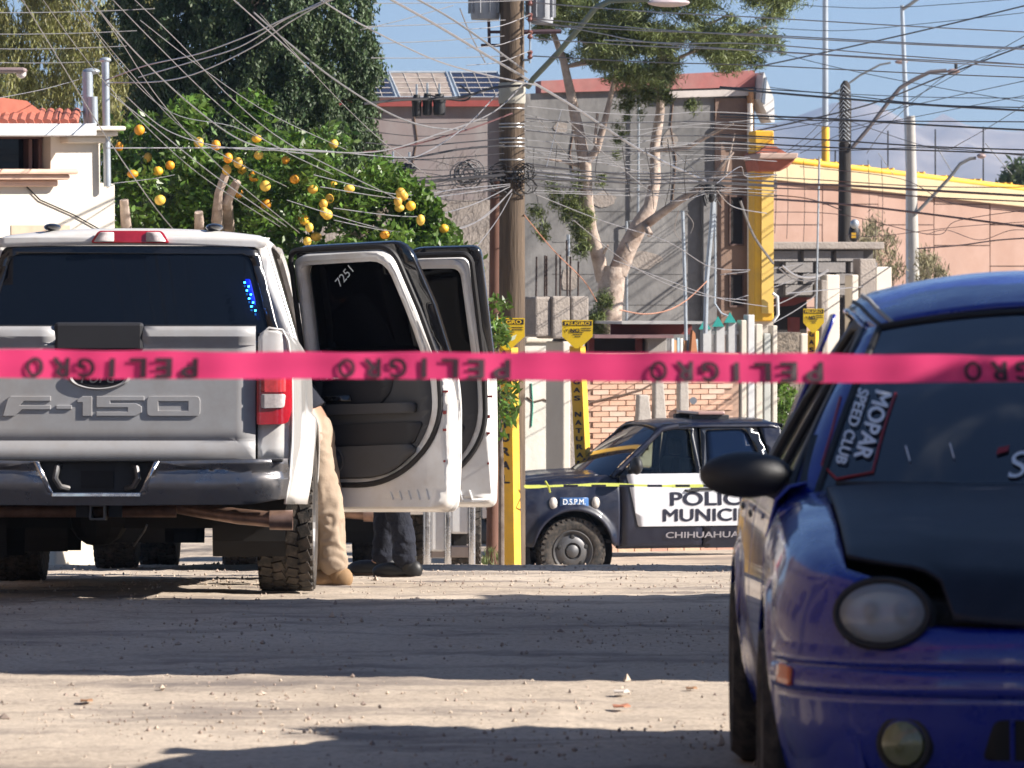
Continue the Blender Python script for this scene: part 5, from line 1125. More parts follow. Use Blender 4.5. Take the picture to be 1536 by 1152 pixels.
# --- bridge ramp with salmon panels, cream band and yellow pipe rail
def bridge():
    t = T('bridge_ramp', 'salmon panelled bridge ramp with cream band and yellow pipe rail', 'bridge'); w = Wall(1140, 121, 1560, 129); n = Vector((w.n.x, w.n.y, 0))
    top = lambda x: 250 + (x - 1160) * .108          # slanted top of the panels
    m = MB(); w.slab(m, [(1140, 640), (1760, 640), (1760, top(1760) + 18), (1140, top(1140) + 18)], -.06, 8); m.o('backing', mat('joint_dark', (.12, .07, .055), .9), t)
    px, ph = 84, 62
    for c in range(8):
        x0 = 1150 + c * px; off = (ph / 2 if c % 2 else 0)
        for r in range(-1, 6):
            y0 = 296 + r * ph + off - 20; y1 = y0 + ph - 1.4; tl, tr = top(x0) + 18, top(x0 + px) + 18
            if y1 < tl + 4: continue
            a = max(y0, tl); b = max(y0, tr); m = MB(); w.slab(m, [(x0, y1), (x0 + px - 1.3, y1), (x0 + px - 1.3, b), (x0, a)], random.uniform(-.012, .012), .12); m.o('panel', SALMON, t)
    m = MB(); w.slab(m, [(1140, top(1140) + 20), (1760, top(1760) + 20), (1760, top(1760) - 6), (1140, top(1140) - 6)], .15, .5); m.o('cream_band', mat('cream_band', (.45, .36, .22), .85, var=.06), t)
    m = MB(); w.slab(m, [(1140, top(1140) - 6), (1760, top(1760) - 6), (1760, top(1760) - 12), (1140, top(1140) - 12)], .05, .6); m.o('kerb', mat('yellow_kerb', (.5, .28, .06), .8), t)
    q = lambda x: 240 + (x - 1185) * .1239
    MB().tube([w.pt(1160, q(1160), .1), w.pt(1760, q(1760), .1)], .075, 10).o('pipe_rail', YELLOW, t, True)
    for x in (1222, 1254, 1294, 1331, 1377, 1419, 1462, 1508): 
        m = MB()
        for d in (-5, 4): w.slab(m, [(x + d - 2, q(x) + 12), (x + d + 2, q(x) + 12), (x + d + 1, q(x) - 6), (x + d - 1, q(x) - 6)], .12, .2)
        m.o('rail_post', YELLOW, t)
    for x, yt in ((1332, 196), (1403, 194), (1475, 190), (1253, 225)):
        o = MB().tube([w.pt(x, q(x), -2), w.pt(x, yt, -2)], .02, 5).o('guy_mast', SEAL, None); tag(o, 'thin dark rod behind the yellow pipe rail, ' + {1332: 'left of the concrete lamp pole', 1403: 'just right of the concrete lamp pole', 1475: 'rightmost', 1253: 'leftmost, near the black pole'}[x], 'rod', 'rods behind the yellow rail')
bridge()
# tree tip far right
# --- off to the right of the street: the houses whose shade lies across it
def side_house(x0, x1, y0, y1, h, wallm, label, par=.4, face=-1, roof='flat'):
    t = T('house', label, 'house'); zb = g((y0 + y1) / 2) - 1
    fx = x0 if face < 0 else x1; wx = .25 * (-face)
    cy = (y0 + y1) / 2; wins = []
    Lw = y1 - y0; nwin = max(1, int(Lw / 2.6)); hh = h
    for k in range(nwin):
        yc = y0 + Lw * (k + .5) / nwin
        for zf in ([1.0, 3.6] if h > 4.4 else [1.0]):
            if zf + 1.2 < h: wins.append((yc - .55, zf + g(yc), yc + .55, zf + 1.2 + g(yc)))
    o = sheet('wall', [(y0, zb), (y1, zb), (y1, h), (y0, h)], wallm, t, lambda y, z: (fx + wx / 2, y, z), [R4(a, d, c, b) if False else [(a, b), (c, b), (c, d), (a, d)] for a, b, c, d in wins], None, .24, False)
    m = MB(); bx0, bx1 = (x0 + .24, x1) if face < 0 else (x0, x1 - .24)
    m.box((bx0, y0, zb), (bx1, y0 + .2, h)).box((bx0, y1 - .2, zb), (bx1, y1, h)).box((x1 - .2 if face < 0 else x0, y0 + .2, zb), (x1 if face < 0 else x0 + .2, y1 - .2, h)); m.o('side_wall', wallm, t)
    MB().box((x0 + .02, y0 + .2, h - .5), (x1 - .02, y1 - .2, h - .35)).o('roof', CONCR, t)
    for a, b, c, d in wins:
        f = MB(); X = fx + (.10 if face < 0 else -.10)
        f.box((X - .03, a, b), (X + .03, c, b + .06)).box((X - .03, a, d - .06), (X + .03, c, d)).box((X - .03, a, b + .06), (X + .03, a + .06, d - .06)).box((X - .03, c - .06, b + .06), (X + .03, c, d - .06)).box((X - .025, (a + c) / 2 - .025, b + .06), (X + .025, (a + c) / 2 + .025, d - .06))
        fo = f.o('window', mat('brown_frame', (.08, .035, .025), .6), t); MB().box((X - .004, a + .06, b + .06), (X + .004, c - .06, d - .06)).o('pane', DGLASS, fo)
    return t
side_house(3.75, 9, 18.6, 24.4, 5.6, CREAM, 'two storey cream house whose shade falls across the street before the pickup')
side_house(3.75, 8, 24.45, 26.0, 2.6, CONCR, 'low concrete annex beside the two storey cream house')
side_house(4.6, 10, 34.0, 38.9, 4.2, mat('ochre_plaster', (.45, .3, .15), .9, var=.08), 'ochre one storey house on the right where the street drops')
def garden_wall():
    t = T('garden_wall', 'plastered garden wall with ivy along its top on the right beside the blue car', 'wall'); X = 3.3
    MB().box((X, 5, -.3), (X + .2, 16.0, 2.45)).o('wall', mat('pink_plaster', (.5, .3, .26), .9, var=.08), t)
    pts = []
    for k in range(900):
        y = random.uniform(5, 16); z = 2.2 + random.random() * (.5 + .35 * noise.noise((y * 1.3, 0, 0)) + (.35 if y < 13.6 else 0)); pts.append((X + .1 + random.gauss(0, .12), y, z))
    return t, pts
GW = garden_wall()
side_house(-4, 6, -34, -26, 5.0, mat('ochre_plaster', (.45, .3, .15), .9, var=.08), 'ochre house closing the street behind the viewer')
side_house(-16, -8, -30, -22, 6.4, mat('white_plaster', (.7, .68, .64), .9, var=.05), 'white two storey house behind the viewer', face=1)
side_house(-12, -6.0, 2, 16, 7.0, mat('umber_low_bounce_plaster', (.09, .065, .05), .9, var=.06), 'added unseen umber house left of the street, cutting fill light', face=1)  # added out of view: tall and dark to hold back sky fill and bounce
side_house(-12, -6.0, 17, 33, 6.4, mat('brown_low_bounce_plaster', (.10, .075, .06), .9, var=.05), 'added unseen brown house left of the street, cutting bounce light', face=1)  # likewise added unseen, height and dark colour keep the street shade deep
# ------------------------------------------------------------------ foliage
def leaf_mesh(name, P0, size, m, parent, aspect=.5, droop=None, jitter=.35, kind=None, up=None):
    """one small bent leaf (two triangles) per row of P0"""
    N = len(P0); P0 = np.asarray(P0, 'f'); a = rng.normal(size=(N, 3)); 
    if droop is not None: a = a * (1 - droop[1]) + np.array(droop[0]) * droop[1] * 2
    a /= np.linalg.norm(a, axis=1, keepdims=True); b = rng.normal(size=(N, 3)); b -= a * (a * b).sum(1, keepdims=True); b /= np.linalg.norm(b, axis=1, keepdims=True)
    s = (size * rng.uniform(1 - jitter, 1 + jitter, N))[:, None]; c = np.cross(a, b)
    v0 = P0 - a * s; v2 = P0 + a * s; v1 = P0 + b * s * aspect + c * s * .12; v3 = P0 - b * s * aspect + c * s * .12
    V = np.stack([v0, v1, v2, v3], 1).reshape(-1, 3).astype('f'); q = np.arange(4 * N, dtype='i')
    me = bpy.data.meshes.new(name); me.vertices.add(4 * N); me.vertices.foreach_set('co', V.ravel()); me.loops.add(4 * N); me.loops.foreach_set('vertex_index', q)
    me.polygons.add(N); me.polygons.foreach_set('loop_start', np.arange(0, 4 * N, 4, dtype='i')); me.update(); me.validate()
    return link(name, me, m, parent, kind=kind)
def inpoly(poly, x, y):
    c = False; n = len(poly)
    for i in range(n):
        (x0, y0), (x1, y1) = poly[i], poly[i - 1]
        if (y0 > y) != (y1 > y) and x < (x1 - x0) * (y - y0) / (y1 - y0) + x0: c = not c
    return c
def scatter(poly, n, D0, D1, dens=None):
    xs = [p[0] for p in poly]; ys = [p[1] for p in poly]; out = []
    while len(out) < n:
        x, y = random.uniform(min(xs), max(xs)), random.uniform(min(ys), max(ys))
        if inpoly(poly, x, y) and (dens is None or random.random() < dens(x, y)): out.append(P(x, y, random.uniform(D0, D1)))
    return out
def puff(centres, r, n, squash=(1, 1, 1), shell=.5):
    out = []
    for c in centres:
        rr = r * random.uniform(.6, 1.25); d = rng.normal(size=(n, 3)); d /= np.linalg.norm(d, axis=1, keepdims=True); k = (shell + (1 - shell) * rng.random((n, 1))) * rr
        out.append(np.array(c) + d * k * np.array(squash))
    return np.concatenate(out)
LGREEN = mat('citrus_leaf', (.055, .115, .016), .36, c2=(.15, .24, .04), scale=2, island=.5, sub=.35)
LCYP = mat('cypress_leaf', (.03, .058, .02), .6, c2=(.085, .125, .045), scale=1.2, island=.4, sub=.15)
LOLIVE = mat('pepper_leaf', (.16, .18, .05), .55, c2=(.33, .30, .12), scale=1, island=.4, sub=.3)
LPINE = mat('pine_needle', (.08, .11, .03), .55, c2=(.19, .22, .07), scale=1.2, island=.35, sub=.2)
LDRY = mat('dry_leaf', (.16, .15, .08), .7, c2=(.28, .24, .14), scale=2, island=.3, sub=.2)
ORANGE = mat('orange_peel', (.85, .44, .03), .45, var=.2, scale=10)

def orange_tree():
    t = T('orange_tree', 'orange tree full of ripe fruit standing behind the open pickup', 'tree', group=None)
    out = [(168, 205), (190, 175), (215, 180), (250, 205), (272, 160), (300, 168), (335, 200), (365, 150), (385, 190), (420, 205), (450, 208), (480, 215), (515, 205), (560, 238), (590, 262), (610, 285), (640, 315), (668, 352), (700, 388), (690, 470), (500, 540), (168, 500)]
    c = scatter(out, 560, 52.2, 55.6, lambda x, y: 1.0 if noise.noise((x * .018, y * .022, 2)) > -.10 else .12)
    pts = puff(c, .25, 95, (1, 1, .85), .2)
    for bx, by in ((578, 265), (620, 285), (596, 305), (640, 320), (655, 345), (600, 340), (385, 165), (290, 170)): pts = np.concatenate([pts, puff([P(bx + random.uniform(-14, 14), by + random.uniform(-10, 10), 53) for _ in range(8)], .16, 34)])
    leaf_mesh('crown', pts, .050, LGREEN, t, .42)
    base = P(400, 0, 54); base.z = g(54)
    def limb(a, r): MB().tube([Vector(p) for p in a], r, 8).o('branch', BARK, tr, True)
    tr = MB().tube([base, base + Vector((.05, 0, .7)), base + Vector((0, 0, 1.3))], [.17, .14, .12], 10).o('trunk', BARK, t, True)
    fork = base + Vector((0, 0, 1.3)); rl = lambda a, b, D=53.4: P(a, b, D)
    for path in ([fork, rl(320, 420), rl(300, 365, 52.2), rl(298, 318, 52.0)], [fork, rl(340, 400), rl(325, 330, 52.2), rl(328, 290, 52), rl(338, 262, 52)], [fork, rl(345, 380), rl(340, 300, 52.1), rl(356, 272, 52)], [fork, rl(480, 400), rl(560, 330), rl(600, 290)], [fork, rl(230, 420), rl(190, 350, 52.1), rl(186, 300, 52)]):
        MB().tube([Vector(p) for p in path], [.09, .075, .06] + [.045] * (len(path) - 3), 8).o('branch', BARK, tr, True)
    me = bpy.data.meshes.new('orange'); q = MB().ball((0, 0, 0), .049, 14, 10); me.from_pydata(q.v, [], q.f); me.materials.append(ORANGE); me.polygons.foreach_set('use_smooth', [True] * len(me.polygons))
    mes = [me]
    for c_ in ((.80, .33, .02), (.74, .47, .07), (.62, .36, .05)):
        m2 = me.copy(); m2.materials.clear(); m2.materials.append(mat('orange_peel_%d' % len(mes), c_, .5, var=.2, scale=10)); mes.append(m2)
    for x, y in ((209, 195), (179, 220), (199, 261), (237, 257), (324, 218), (255, 248), (298, 214), (342, 237), (357, 244), (363, 254), (340, 255), (388, 233), (381, 265), (358, 290), (398, 279), (442, 269), (469, 284), (494, 298), (485, 306), (486, 318), (491, 322), (455, 328), (464, 341), (474, 355), (461, 362), (500, 279), (524, 283), (399, 306), (428, 240), (500, 216), (601, 289), (597, 302), (599, 312), (616, 309), (631, 330), (577, 352), (385, 208), (666, 343), (604, 294), (457, 332), (240, 300), (222, 236)):
        copies('orange', random.choice(mes), [(P(x, y, 51.85 + random.uniform(0, .85)), 0, (random.uniform(.85, 1.2),) * 2 + (random.uniform(.85, 1.2),))], t)
orange_tree()
def citrus_sapling():
    t = T('citrus_sapling', 'young citrus sapling growing in front of the wooden pole', 'tree'); b = P(752, 0, 54.6); b.z = g(54.6)
    MB().tube([b, P(752, 700, 54.6), P(748, 600, 54.6), P(745, 470, 54.6)], [.035, .03, .025, .012], 8).o('trunk', BARKD, t, True)
    c = [P(x + random.uniform(-12, 12), y + random.uniform(-14, 14), 54.5 + random.uniform(-.2, .2)) for x, y in ((745, 465), (748, 490), (742, 515), (750, 505), (768, 580), (762, 600), (770, 625), (758, 610), (745, 560), (740, 640), (744, 480)) for _ in range(3)]
    leaf_mesh('crown', puff(c, .12, 12), .065, LGREEN, t, .34)
citrus_sapling()
tag(leaf_mesh('ivy', puff(GW[1], .13, 30, shell=.1), .07, LGREEN, GW[0], .6))
def cypress():
    t = T('cypress_tree', 'huge dark cypress tree rising behind the orange tree', 'tree'); b = P(375, 0, 62); b.z = g(62)
    MB().tube([b, b + Vector((0, 0, 3)), b + Vector((.1, 0, 9))], [.35, .3, .12], 12).o('trunk', BARKD, t, True)
    pts = []; cols = [(300, 62.3, .95, -420, 330), (262, 61.5, .55, -250, 330), (225, 61.8, .36, 20, 320), (350, 61.3, .75, -350, 330), (420, 61.0, .72, -300, 320), (478, 60.8, .6, -240, 320), (520, 61.4, .42, -80, 330), (395, 60.0, .42, 95, 330), (355, 59.8, .28, 140, 330), (450, 60.1, .38, 60, 330), (500, 60.6, .36, 20, 300), (232, 61.0, .36, 60, 330), (540, 61.8, .22, 60, 330), (330, 60.6, .5, -60, 330), (270, 60.8, .45, -30, 330), (425, 60.2, .3, -40, 250)]
    for px, D, r, y0, y1 in cols:
        top = P(px, y0, D).z; bot = P(px, y1, D).z; X = (px - 768) * D / F; n = int(330 * (top - bot) * r)
        for _ in range(n):
            h = random.random() ** .85; z = top - (top - bot) * h; rr = r * min(1, .2 + 1.5 * h ** .7) * (1 + .25 * math.sin(z * 3.1 + px)); a = random.uniform(0, 2 * PI); q = random.uniform(.8, 1.08)
            pts.append((X + rr * q * math.cos(a), D + rr * q * math.sin(a), z))
    P1 = puff(pts[::3], .135, 95, (.9, .9, 1.5), .0)
    leaf_mesh('crown', P1, .030, LCYP, t, .42, ((0, 0, 1), .45))
cypress()
def pepper():
    t = T('pepper_tree', 'yellowish drooping pepper tree at the upper left behind the cream house', 'tree'); b = P(60, 0, 69); b.z = g(69)
    MB().tube([b, b + Vector((.2, 0, 2.5)), b + Vector((.1, 0, 5))], [.3, .24, .12], 10).o('trunk', BARKD, t, True)
    poly = [(-140, 230), (-150, -260), (40, -360), (180, -260), (215, -60), (245, 10), (240, 60), (215, 130), (195, 190), (190, 260), (120, 250), (60, 230)]
    st = scatter(poly, 1400, 67.5, 71, lambda x, y: 1 if noise.noise((x * .02, y * .015, 4)) > -.15 else .2); pts = []
    for c in st:
        l = random.uniform(.25, .7); k = int(l * 105)
        for i in range(k): pts.append((c.x + random.gauss(0, .06), c.y + random.gauss(0, .06), c.z - l * i / k))
    leaf_mesh('crown', np.array(pts), .058, LOLIVE, t, .2, ((0, 0, -1), .55))
pepper()
def pine():
    t = T('pine_tree', 'pruned pine tree with forked bare trunk and bushy green top', 'tree'); D = 72
    r = lambda px: px / 2 * D / F
    b = P(905, 0, D); b.z = g(D)
    tr = MB().tube([b, P(912, 520, D), P(914, 470, D), P(917, 425, D), P(920, 400, D)], [r(46), r(40), r(38), r(40), r(38)], 14).o('trunk', BARK, t, True)
    def br(path, ws, nm='branch'): MB().tube([P(x, y, d) for x, y, d in path], [r(w) for w in ws], 10).o(nm, BARK, tr, True)
    br([(905, 420, 72), (897, 385, 71.9), (886, 345, 71.8), (880, 300, 71.7), (878, 250, 71.6), (866, 190, 71.5), (856, 140, 71.5), (845, 90, 71.5), (830, 50, 71.6), (808, 20, 71.6)], [22, 21, 19, 19, 18, 17, 14, 11, 8, 5])
    br([(926, 410, 72), (940, 375, 72), (958, 340, 72), (975, 310, 72.1), (983, 270, 72.1), (982, 220, 72.2), (990, 170, 72.2), (993, 120, 72.2), (990, 60, 72.2)], [30, 28, 26, 20, 17, 15, 14, 11, 7])
    br([(952, 350, 71.9), (985, 325, 71.7), (1020, 300, 71.5), (1065, 275, 71.3), (1085, 245, 71.2), (1100, 228, 71.2)], [16, 13, 11, 9, 6, 4])
    br([(1065, 272, 71.3), (1088, 262, 71.2), (1102, 200, 71.2)], [7, 5, 2])
    br([(984, 225, 72), (1030, 222, 71.8), (1060, 205, 71.7), (1100, 185, 71.6)], [8, 7, 6, 3])
    br([(878, 245, 71.6), (895, 225, 71.5), (905, 190, 71.4), (915, 150, 71.4), (925, 100, 71.5)], [13, 12, 10, 8, 5])
    br([(870, 248, 71.6), (845, 242, 71.5), (818, 238, 71.4)], [8, 5, 3])
    br([(966, 335, 71.8), (975, 352, 71.6)], [10, 9]); br([(938, 365, 71.8), (946, 378, 71.7)], [5, 3]); br([(905, 380, 71.7), (912, 368, 71.6)], [5, 3])
    br([(892, 215, 71.4), (896, 170, 71.4)], [5, 4])
    for px, py in ((870, 60), (930, 40), (1040, 50), (1100, 20), (1150, 40)): br([(990 if px > 960 else 850, 100, 72), ((px + 960) / 2, py + 30, 72), (px, py, 72)], [6, 5, 3])
    c = []
    for poly, n in (([(790, -60), (1205, -70), (1197, 20), (1165, 60), (1125, 70), (1110, 108), (1062, 95), (1035, 60), (1010, 70), (1005, 120), (975, 160), (950, 150), (930, 125), (905, 118), (880, 100), (850, 92), (812, 70), (805, 30)], 420), ([(790, -330), (1200, -300), (1230, -60), (790, -60)], 130)):
        c += scatter(poly, n, 70.6, 73.6, lambda x, y: 1 if noise.noise((x * .016, y * .02, 11)) > -.12 else .12)
    pts = puff(c, .24, 190, (1.15, 1, .7), .1)
    for x, y, s_, n in ((855, 310, 22, 16), (840, 290, 18, 8), (868, 340, 18, 10), (873, 372, 10, 8), (815, 345, 8, 5), (800, 320, 8, 4), (880, 330, 12, 6), (925, 210, 16, 6), (945, 150, 16, 12), (968, 140, 12, 10), (895, 480, 10, 14), (905, 450, 8, 8), (893, 500, 9, 10), (905, 270, 12, 3), (1035, 160, 6, 4), (1000, 150, 8, 5), (1160, 70, 14, 4), (1130, 90, 14, 6), (865, 270, 10, 4)):
        pts = np.concatenate([pts, puff([P(x + random.gauss(0, s_ * .6), y + random.gauss(0, s_ * .7), 71.6) for _ in range(n)], .13, 60, shell=.1)])
    leaf_mesh('crown', pts, .05, LPINE, t, .13, ((.2, 0, .6), .3))
pine()
def bush(label, poly, n, D0, D1, m, size=.05, r=.12, k=26, asp=.25, droop=None, name='bush', dens=None, stems=0):
    t = T(name, label, 'bush'); c = scatter(poly, n, D0, D1, dens); leaf_mesh('foliage', puff(c, r, k, shell=.1), size, m, t, asp, droop)
    for i in range(stems):
        a = random.choice(c); bb = Vector((sum(p.x for p in c) / len(c), a.y, g(a.y))); MB().tube([bb, bb.lerp(a, .6) + Vector((random.uniform(-.1, .1), 0, 0)), a], [.03, .02, .008], 5).o('stem', BARKD, t)
bush('dry thin leaved shrub growing before the salmon ramp', [(1285, 430), (1290, 360), (1312, 325), (1345, 350), (1352, 420)], 60, 90, 92, LDRY, .07, .2, 26, .15, ((0, 0, 1), .5), stems=8)
bush('dry brownish bush at the foot of the concrete lamp pole', [(1375, 440), (1378, 370), (1400, 385), (1425, 420), (1430, 450)], 50, 90, 92, LDRY, .07, .2, 26, .15, ((0, 0, 1), .5), stems=8)
bush('green leafy bush behind the cream posts left of the blue car', [(1155, 640), (1155, 575), (1172, 560), (1190, 590), (1185, 650)], 50, 71, 72, LGREEN, .06, .15, 26, .3)
bush('dark round tree top beyond the bridge at the far right', [(1506, 275), (1510, 262), (1524, 252), (1560, 246), (1620, 250), (1620, 300), (1506, 290)], 70, 150, 152, LCYP, .14, .4, 40, .4, name='tree')
bush('small weeds at the foot of the wooden pole', [(722, 850), (728, 828), (742, 812), (752, 830), (752, 850)], 16, 55, 56, LPINE, .045, .06, 16, .1, ((0, 0, 1), .7), name='weeds')
bush('bare twiggy grey shrub in front of the grey building', [(640, 330), (650, 250), (700, 230), (740, 250), (745, 370), (700, 380)], 40, 74, 76, mat('grey_twig', (.2, .17, .15), .9, island=.2), .12, .3, 14, .03, ((.3, 0, 1), .5), name='shrub')
# ------------------------------------------------------------------ poles
def ground_at(px, D): return Vector(((px - 768) * D / F, D, g(D) - .1))
PD = 57.6
def main_pole():
    t = T('utility_pole', 'thick wooden utility pole carrying the tangle of cables in the middle', 'pole'); b = ground_at(768, PD)
    sh = MB().tube([b, P(768, 450, PD), P(768, 100, PD), P(769, -420, PD)], [.155, .15, .142, .12], 20).o('shaft', WOOD, t, True)
    for y in (148, 163, 186, 191, 208, 214, 220, 240, 258, 268): MB().lathe([(.149, -.008), (.153, 0), (.149, .008)], 20, 'z', P(768, y, PD)).o('wire_band', mat('band_metal', (.45, .45, .45), .35, metal=.8), sh, True)
    MB().lathe([(.15, -.12), (.156, -.1), (.156, .1), (.15, .12)], 20, 'z', P(768, 140, PD)).o('strap', mat('pale_strap', (.35, .33, .28), .7), sh, True)
    m = MB(); 
    for y in (2, 26, 52, 82): m.lathe([(.02, -.05), (.035, -.03), (.02, 0), (.035, .03), (.02, .05)], 12, 'z', P(795, y, PD - .1))
    m.o('insulator', mat('brown_insulator', (.16, .06, .05), .3), t, True)
    m = MB(); m.tube([P(795, -10, PD - .1), P(795, 95, PD - .1)], .012, 6); m.tube([P(768, 0, PD), P(795, 0, PD - .1)], .015, 6); m.tube([P(768, 90, PD), P(795, 90, PD - .1)], .015, 6); m.o('insulator_rack', GREYP, t)
    m = MB()
    for x0, x1, y in ((722, 756, 68), (735, 756, 48)): m.tube([P(x0, y, PD + .1), P(x1, y, PD)], .02, 6)
    m.tube([P(733, 30, PD + .1), P(734, 66, PD + .1)], .018, 6); m.tube([P(780, 48, PD), P(842, 47, PD)], .03, 6); m.o('crossarm', mat('dark_crossarm', (.07, .04, .05), .7), t)
    for x0, x1, y1, lab in ((706, 750, 30, 'transformer'), (792, 830, 36, 'transformer')):
        q = MB(); c = P((x0 + x1) / 2, 0, PD + .1); r = (x1 - x0) / 2 * PD / F; zb = P(0, y1, PD).z; q.lathe([(.001, zb), (r * .95, zb + .01), (r, zb + .05), (r, zb + .7), (r * .9, zb + .78), (.001, zb + .8)], 24, 'z', (c.x, c.y, 0)); o = q.o('transformer', mat('transformer_grey', (.30, .31, .33), .5, var=.2, scale=5), t, True)
        f = MB()
        for k in range(10):
            a = 2 * PI * k / 10; f.box((r, -.006, zb + .08), (r + .03, .006, zb + .66), Matrix.Translation((c.x, c.y, 0)) @ Matrix.Rotation(a, 4, 'Z'))
        f.o('cooling_fin', mat('transformer_grey', (.30, .31, .33), .5), o)
    m = MB(); 
    for k in range(26):
        a = random.uniform(0, 6.28); c = P(768 + 24 * math.cos(a), random.uniform(255, 285), PD); pts = [c + Vector((.09 * math.cos(x) * random.uniform(.7, 1.3), -.14 - .05 * math.sin(x * 2), .09 * math.sin(x))) for x in np.linspace(0, 6.2, 9)]; m.tube(pts, .006, 4)
    m.o('cable_coils', SEAL, t, kind='stuff')
    # street lamp arm
    a = T('street_lamp', 'street lamp on a long curved arm fixed to the wooden utility pole', 'street lamp'); 
    MB().tube([P(792, 130, PD - .1), P(800, 118, PD - .3), P(840, 76, PD - .8), P(880, 28, PD - 1.3), P(893, 12, PD - 1.4), P(915, 1, PD - 1.5), P(975, -2, PD - 1.7)], .032, 10).o('arm', mat('green_grey_arm', (.13, .16, .13), .6, var=.2), a, True)
    MB().ball(P(1003, 4, PD - 1.8), (.24, .12, .05), 16, 8).o('lamp_head', mat('lamp_pinkish', (.55, .45, .45), .4), a, True)
    p = MB().tube([ground_at(738, PD + .6), P(744, 300, PD + .6), P(747, 270, PD + .6)], [.075, .07, .06], 14); tag(p.o('brace_pole', mat('red_brown_wood', (.11, .05, .035), .85, c2=(.2, .1, .07), scale=5, stretch=(3, 3, .3)), None, True), 'thin reddish brown brace pole leaning beside the wooden pole', 'pole')
main_pole()
def lamp(label, shaft, ws, D, arm, aw, head, mats_, base=None):
    t = T('street_lamp', label, 'street lamp'); r = lambda w: w / 2 * D / F
    pts = [ground_at(shaft[0][0], D)] + [P(x, y, D) for x, y in shaft]; sh = MB().tube(pts, [r(ws[0])] + [r(w) for w in ws], 14).o('shaft', mats_[0], t, True)
    if base: MB().tube([P(*base[0], D - .02), P(*base[1], D - .02)], [r(base[2])] * 2, 14).o('painted_base', YELLOW, sh, True)
    for path, w, hd in zip(arm, aw, head):
        a = MB().tube([P(x, y, D - .1) for x, y in path], r(w), 8).o('arm', mats_[1], t, True)
        if hd:
            h = MB().ball(P(hd[0], hd[1], D - .1), (hd[2] * D / F, .12, hd[3] * D / F), 14, 8).o('lamp_head', mats_[2], a, True)
            MB().lathe([(.03, 0), (.03, .1), (.001, .11)], 8, 'z', P(hd[0] + hd[2] * .4, hd[1] - hd[3], D - .1)).o('photocell', SEAL, h)
    return t
GA = mat('grey_arm', (.17, .17, .17), .6); HD_ = mat('dull_pink_head', (.3, .22, .21), .5)
lamp('tall steel lamp pole with yellow painted base on the bridge ramp', [(1238, 260), (1238, -60)], [10, 8], 124, [[(1240, 146), (1262, 133), (1290, 113), (1320, 97), (1336, 94)]], [3], [(1352, 93, 10, 3)], (mat('steel_pole', (.42, .46, .5), .4, metal=.5), GA, HD_), ((1238.5, 262), (1238, 190), 12))
lamp('slender steel lamp pole rising behind the concrete pole at the right', [(1363, 260), (1353, 8)], [9, 6], 118, [[(1354, 14), (1366, 6), (1385, -8), (1420, -20)]], [5], [None], (mat('steel_pole', (.42, .46, .5), .4, metal=.5), GA, HD_))
lamp('concrete pole with a curved lamp arm low on its right side', [(1371, 420), (1366, 174)], [17, 13], 96, [[(1372, 322), (1400, 293), (1425, 266), (1440, 246), (1455, 238), (1464, 237)]], [5], [(1472, 234, 7, 4)], (mat('pale_concrete_pole', (.4, .38, .35), .85, var=.12, scale=5), GA, HD_))
lamp('black tarred utility pole with rounded top and long lamp arm', [(1266, 460), (1267, 300), (1268, 150), (1268, 128), (1268, 121)], [21, 19, 18, 15, 6], 90, [[(1277, 223), (1300, 196), (1335, 150), (1350, 132), (1370, 120), (1395, 108), (1420, 106)]], [6], [(1430, 107, 10, 4)], (WOODD, mat('arm_brown_grey', (.14, .12, .12), .6), HD_))
m = MB()
for k in range(14):
    y = 135 + k * 6; m.tube([P(1257, y + 4, 89.7), P(1265, y - 8, 89.6), P(1275, y + 2, 89.7)], .008, 4)
tag(m.o('cable_lashings', GREYP, None, kind=None), 'pale wire lashings hooked up the black tarred pole', 'wire')
# thing hung on the black pole
t = T('cable_box', 'dark splice box with a yellow end and grey cap on the black pole', 'box'); MB().ball(P(1281, 350, 89.5), (.1, .08, .17), 12, 8).o('case', BLACKP, t, True); MB().ball(P(1282, 336, 89.4), (.08, .07, .09), 12, 8).o('cap', GREYP, t, True); MB().box(tuple(P(1277, 357, 89.35)), tuple(P(1284, 349, 89.3))).o('yellow_label', YELLOW, t)
# thin conduits and the pole with the black splice ball
def conduit(label, pts, D, w, m=GREYP, name='conduit'): return tag(MB().tube([P(x, y, D) for x, y in pts], w / 2 * D / F, 8).o(name, m, None, True), label, name.replace('_', ' '))
conduit('tall thin galvanised pole rising from the shed roof right of the pine', [(1030, 560), (1028, 450), (1024, 316)], 69, 5, GREYP, 'thin_pole')
conduit('bent grey conduit running down from the black splice ball', [(1070, 290), (1068, 330), (1060, 420), (1058, 500)], 69, 7)
conduit('second slim conduit just right of the bent one', [(1072, 300), (1073, 400), (1072, 455), (1082, 470), (1092, 474)], 69.1, 3)
conduit('thin pale mast standing behind the small gas sign', [(1224, 480), (1226, 380), (1229, 235)], 80, 3, GREYP, 'thin_mast')
def splice(label, c, r, D):
    t = T('splice_ball', label, 'cable junction'); MB().ball(P(*c, D), (r * D / F,) * 3, 14, 10).ball(P(c[0] + 2, c[1] + 12, D), (r * .6 * D / F, r * .6 * D / F, r * .9 * D / F)).o('case', BLACKP, t, True); m = MB()
    for k in range(22):
        q = P(*c, D); d = Vector((random.gauss(0, 1), random.gauss(0, .5), random.gauss(.3, .8))).normalized(); m.tube([q, q + d * r * 1.6 * D / F, q + d * r * 2.4 * D / F + Vector((random.uniform(-.1, .1), 0, -.08))], .008, 4)
    m.o('loose_ends', SEAL, t, kind='stuff')
splice('black splice ball where the bundled cables meet right of the pine', (1065, 283), 10, 68.6)
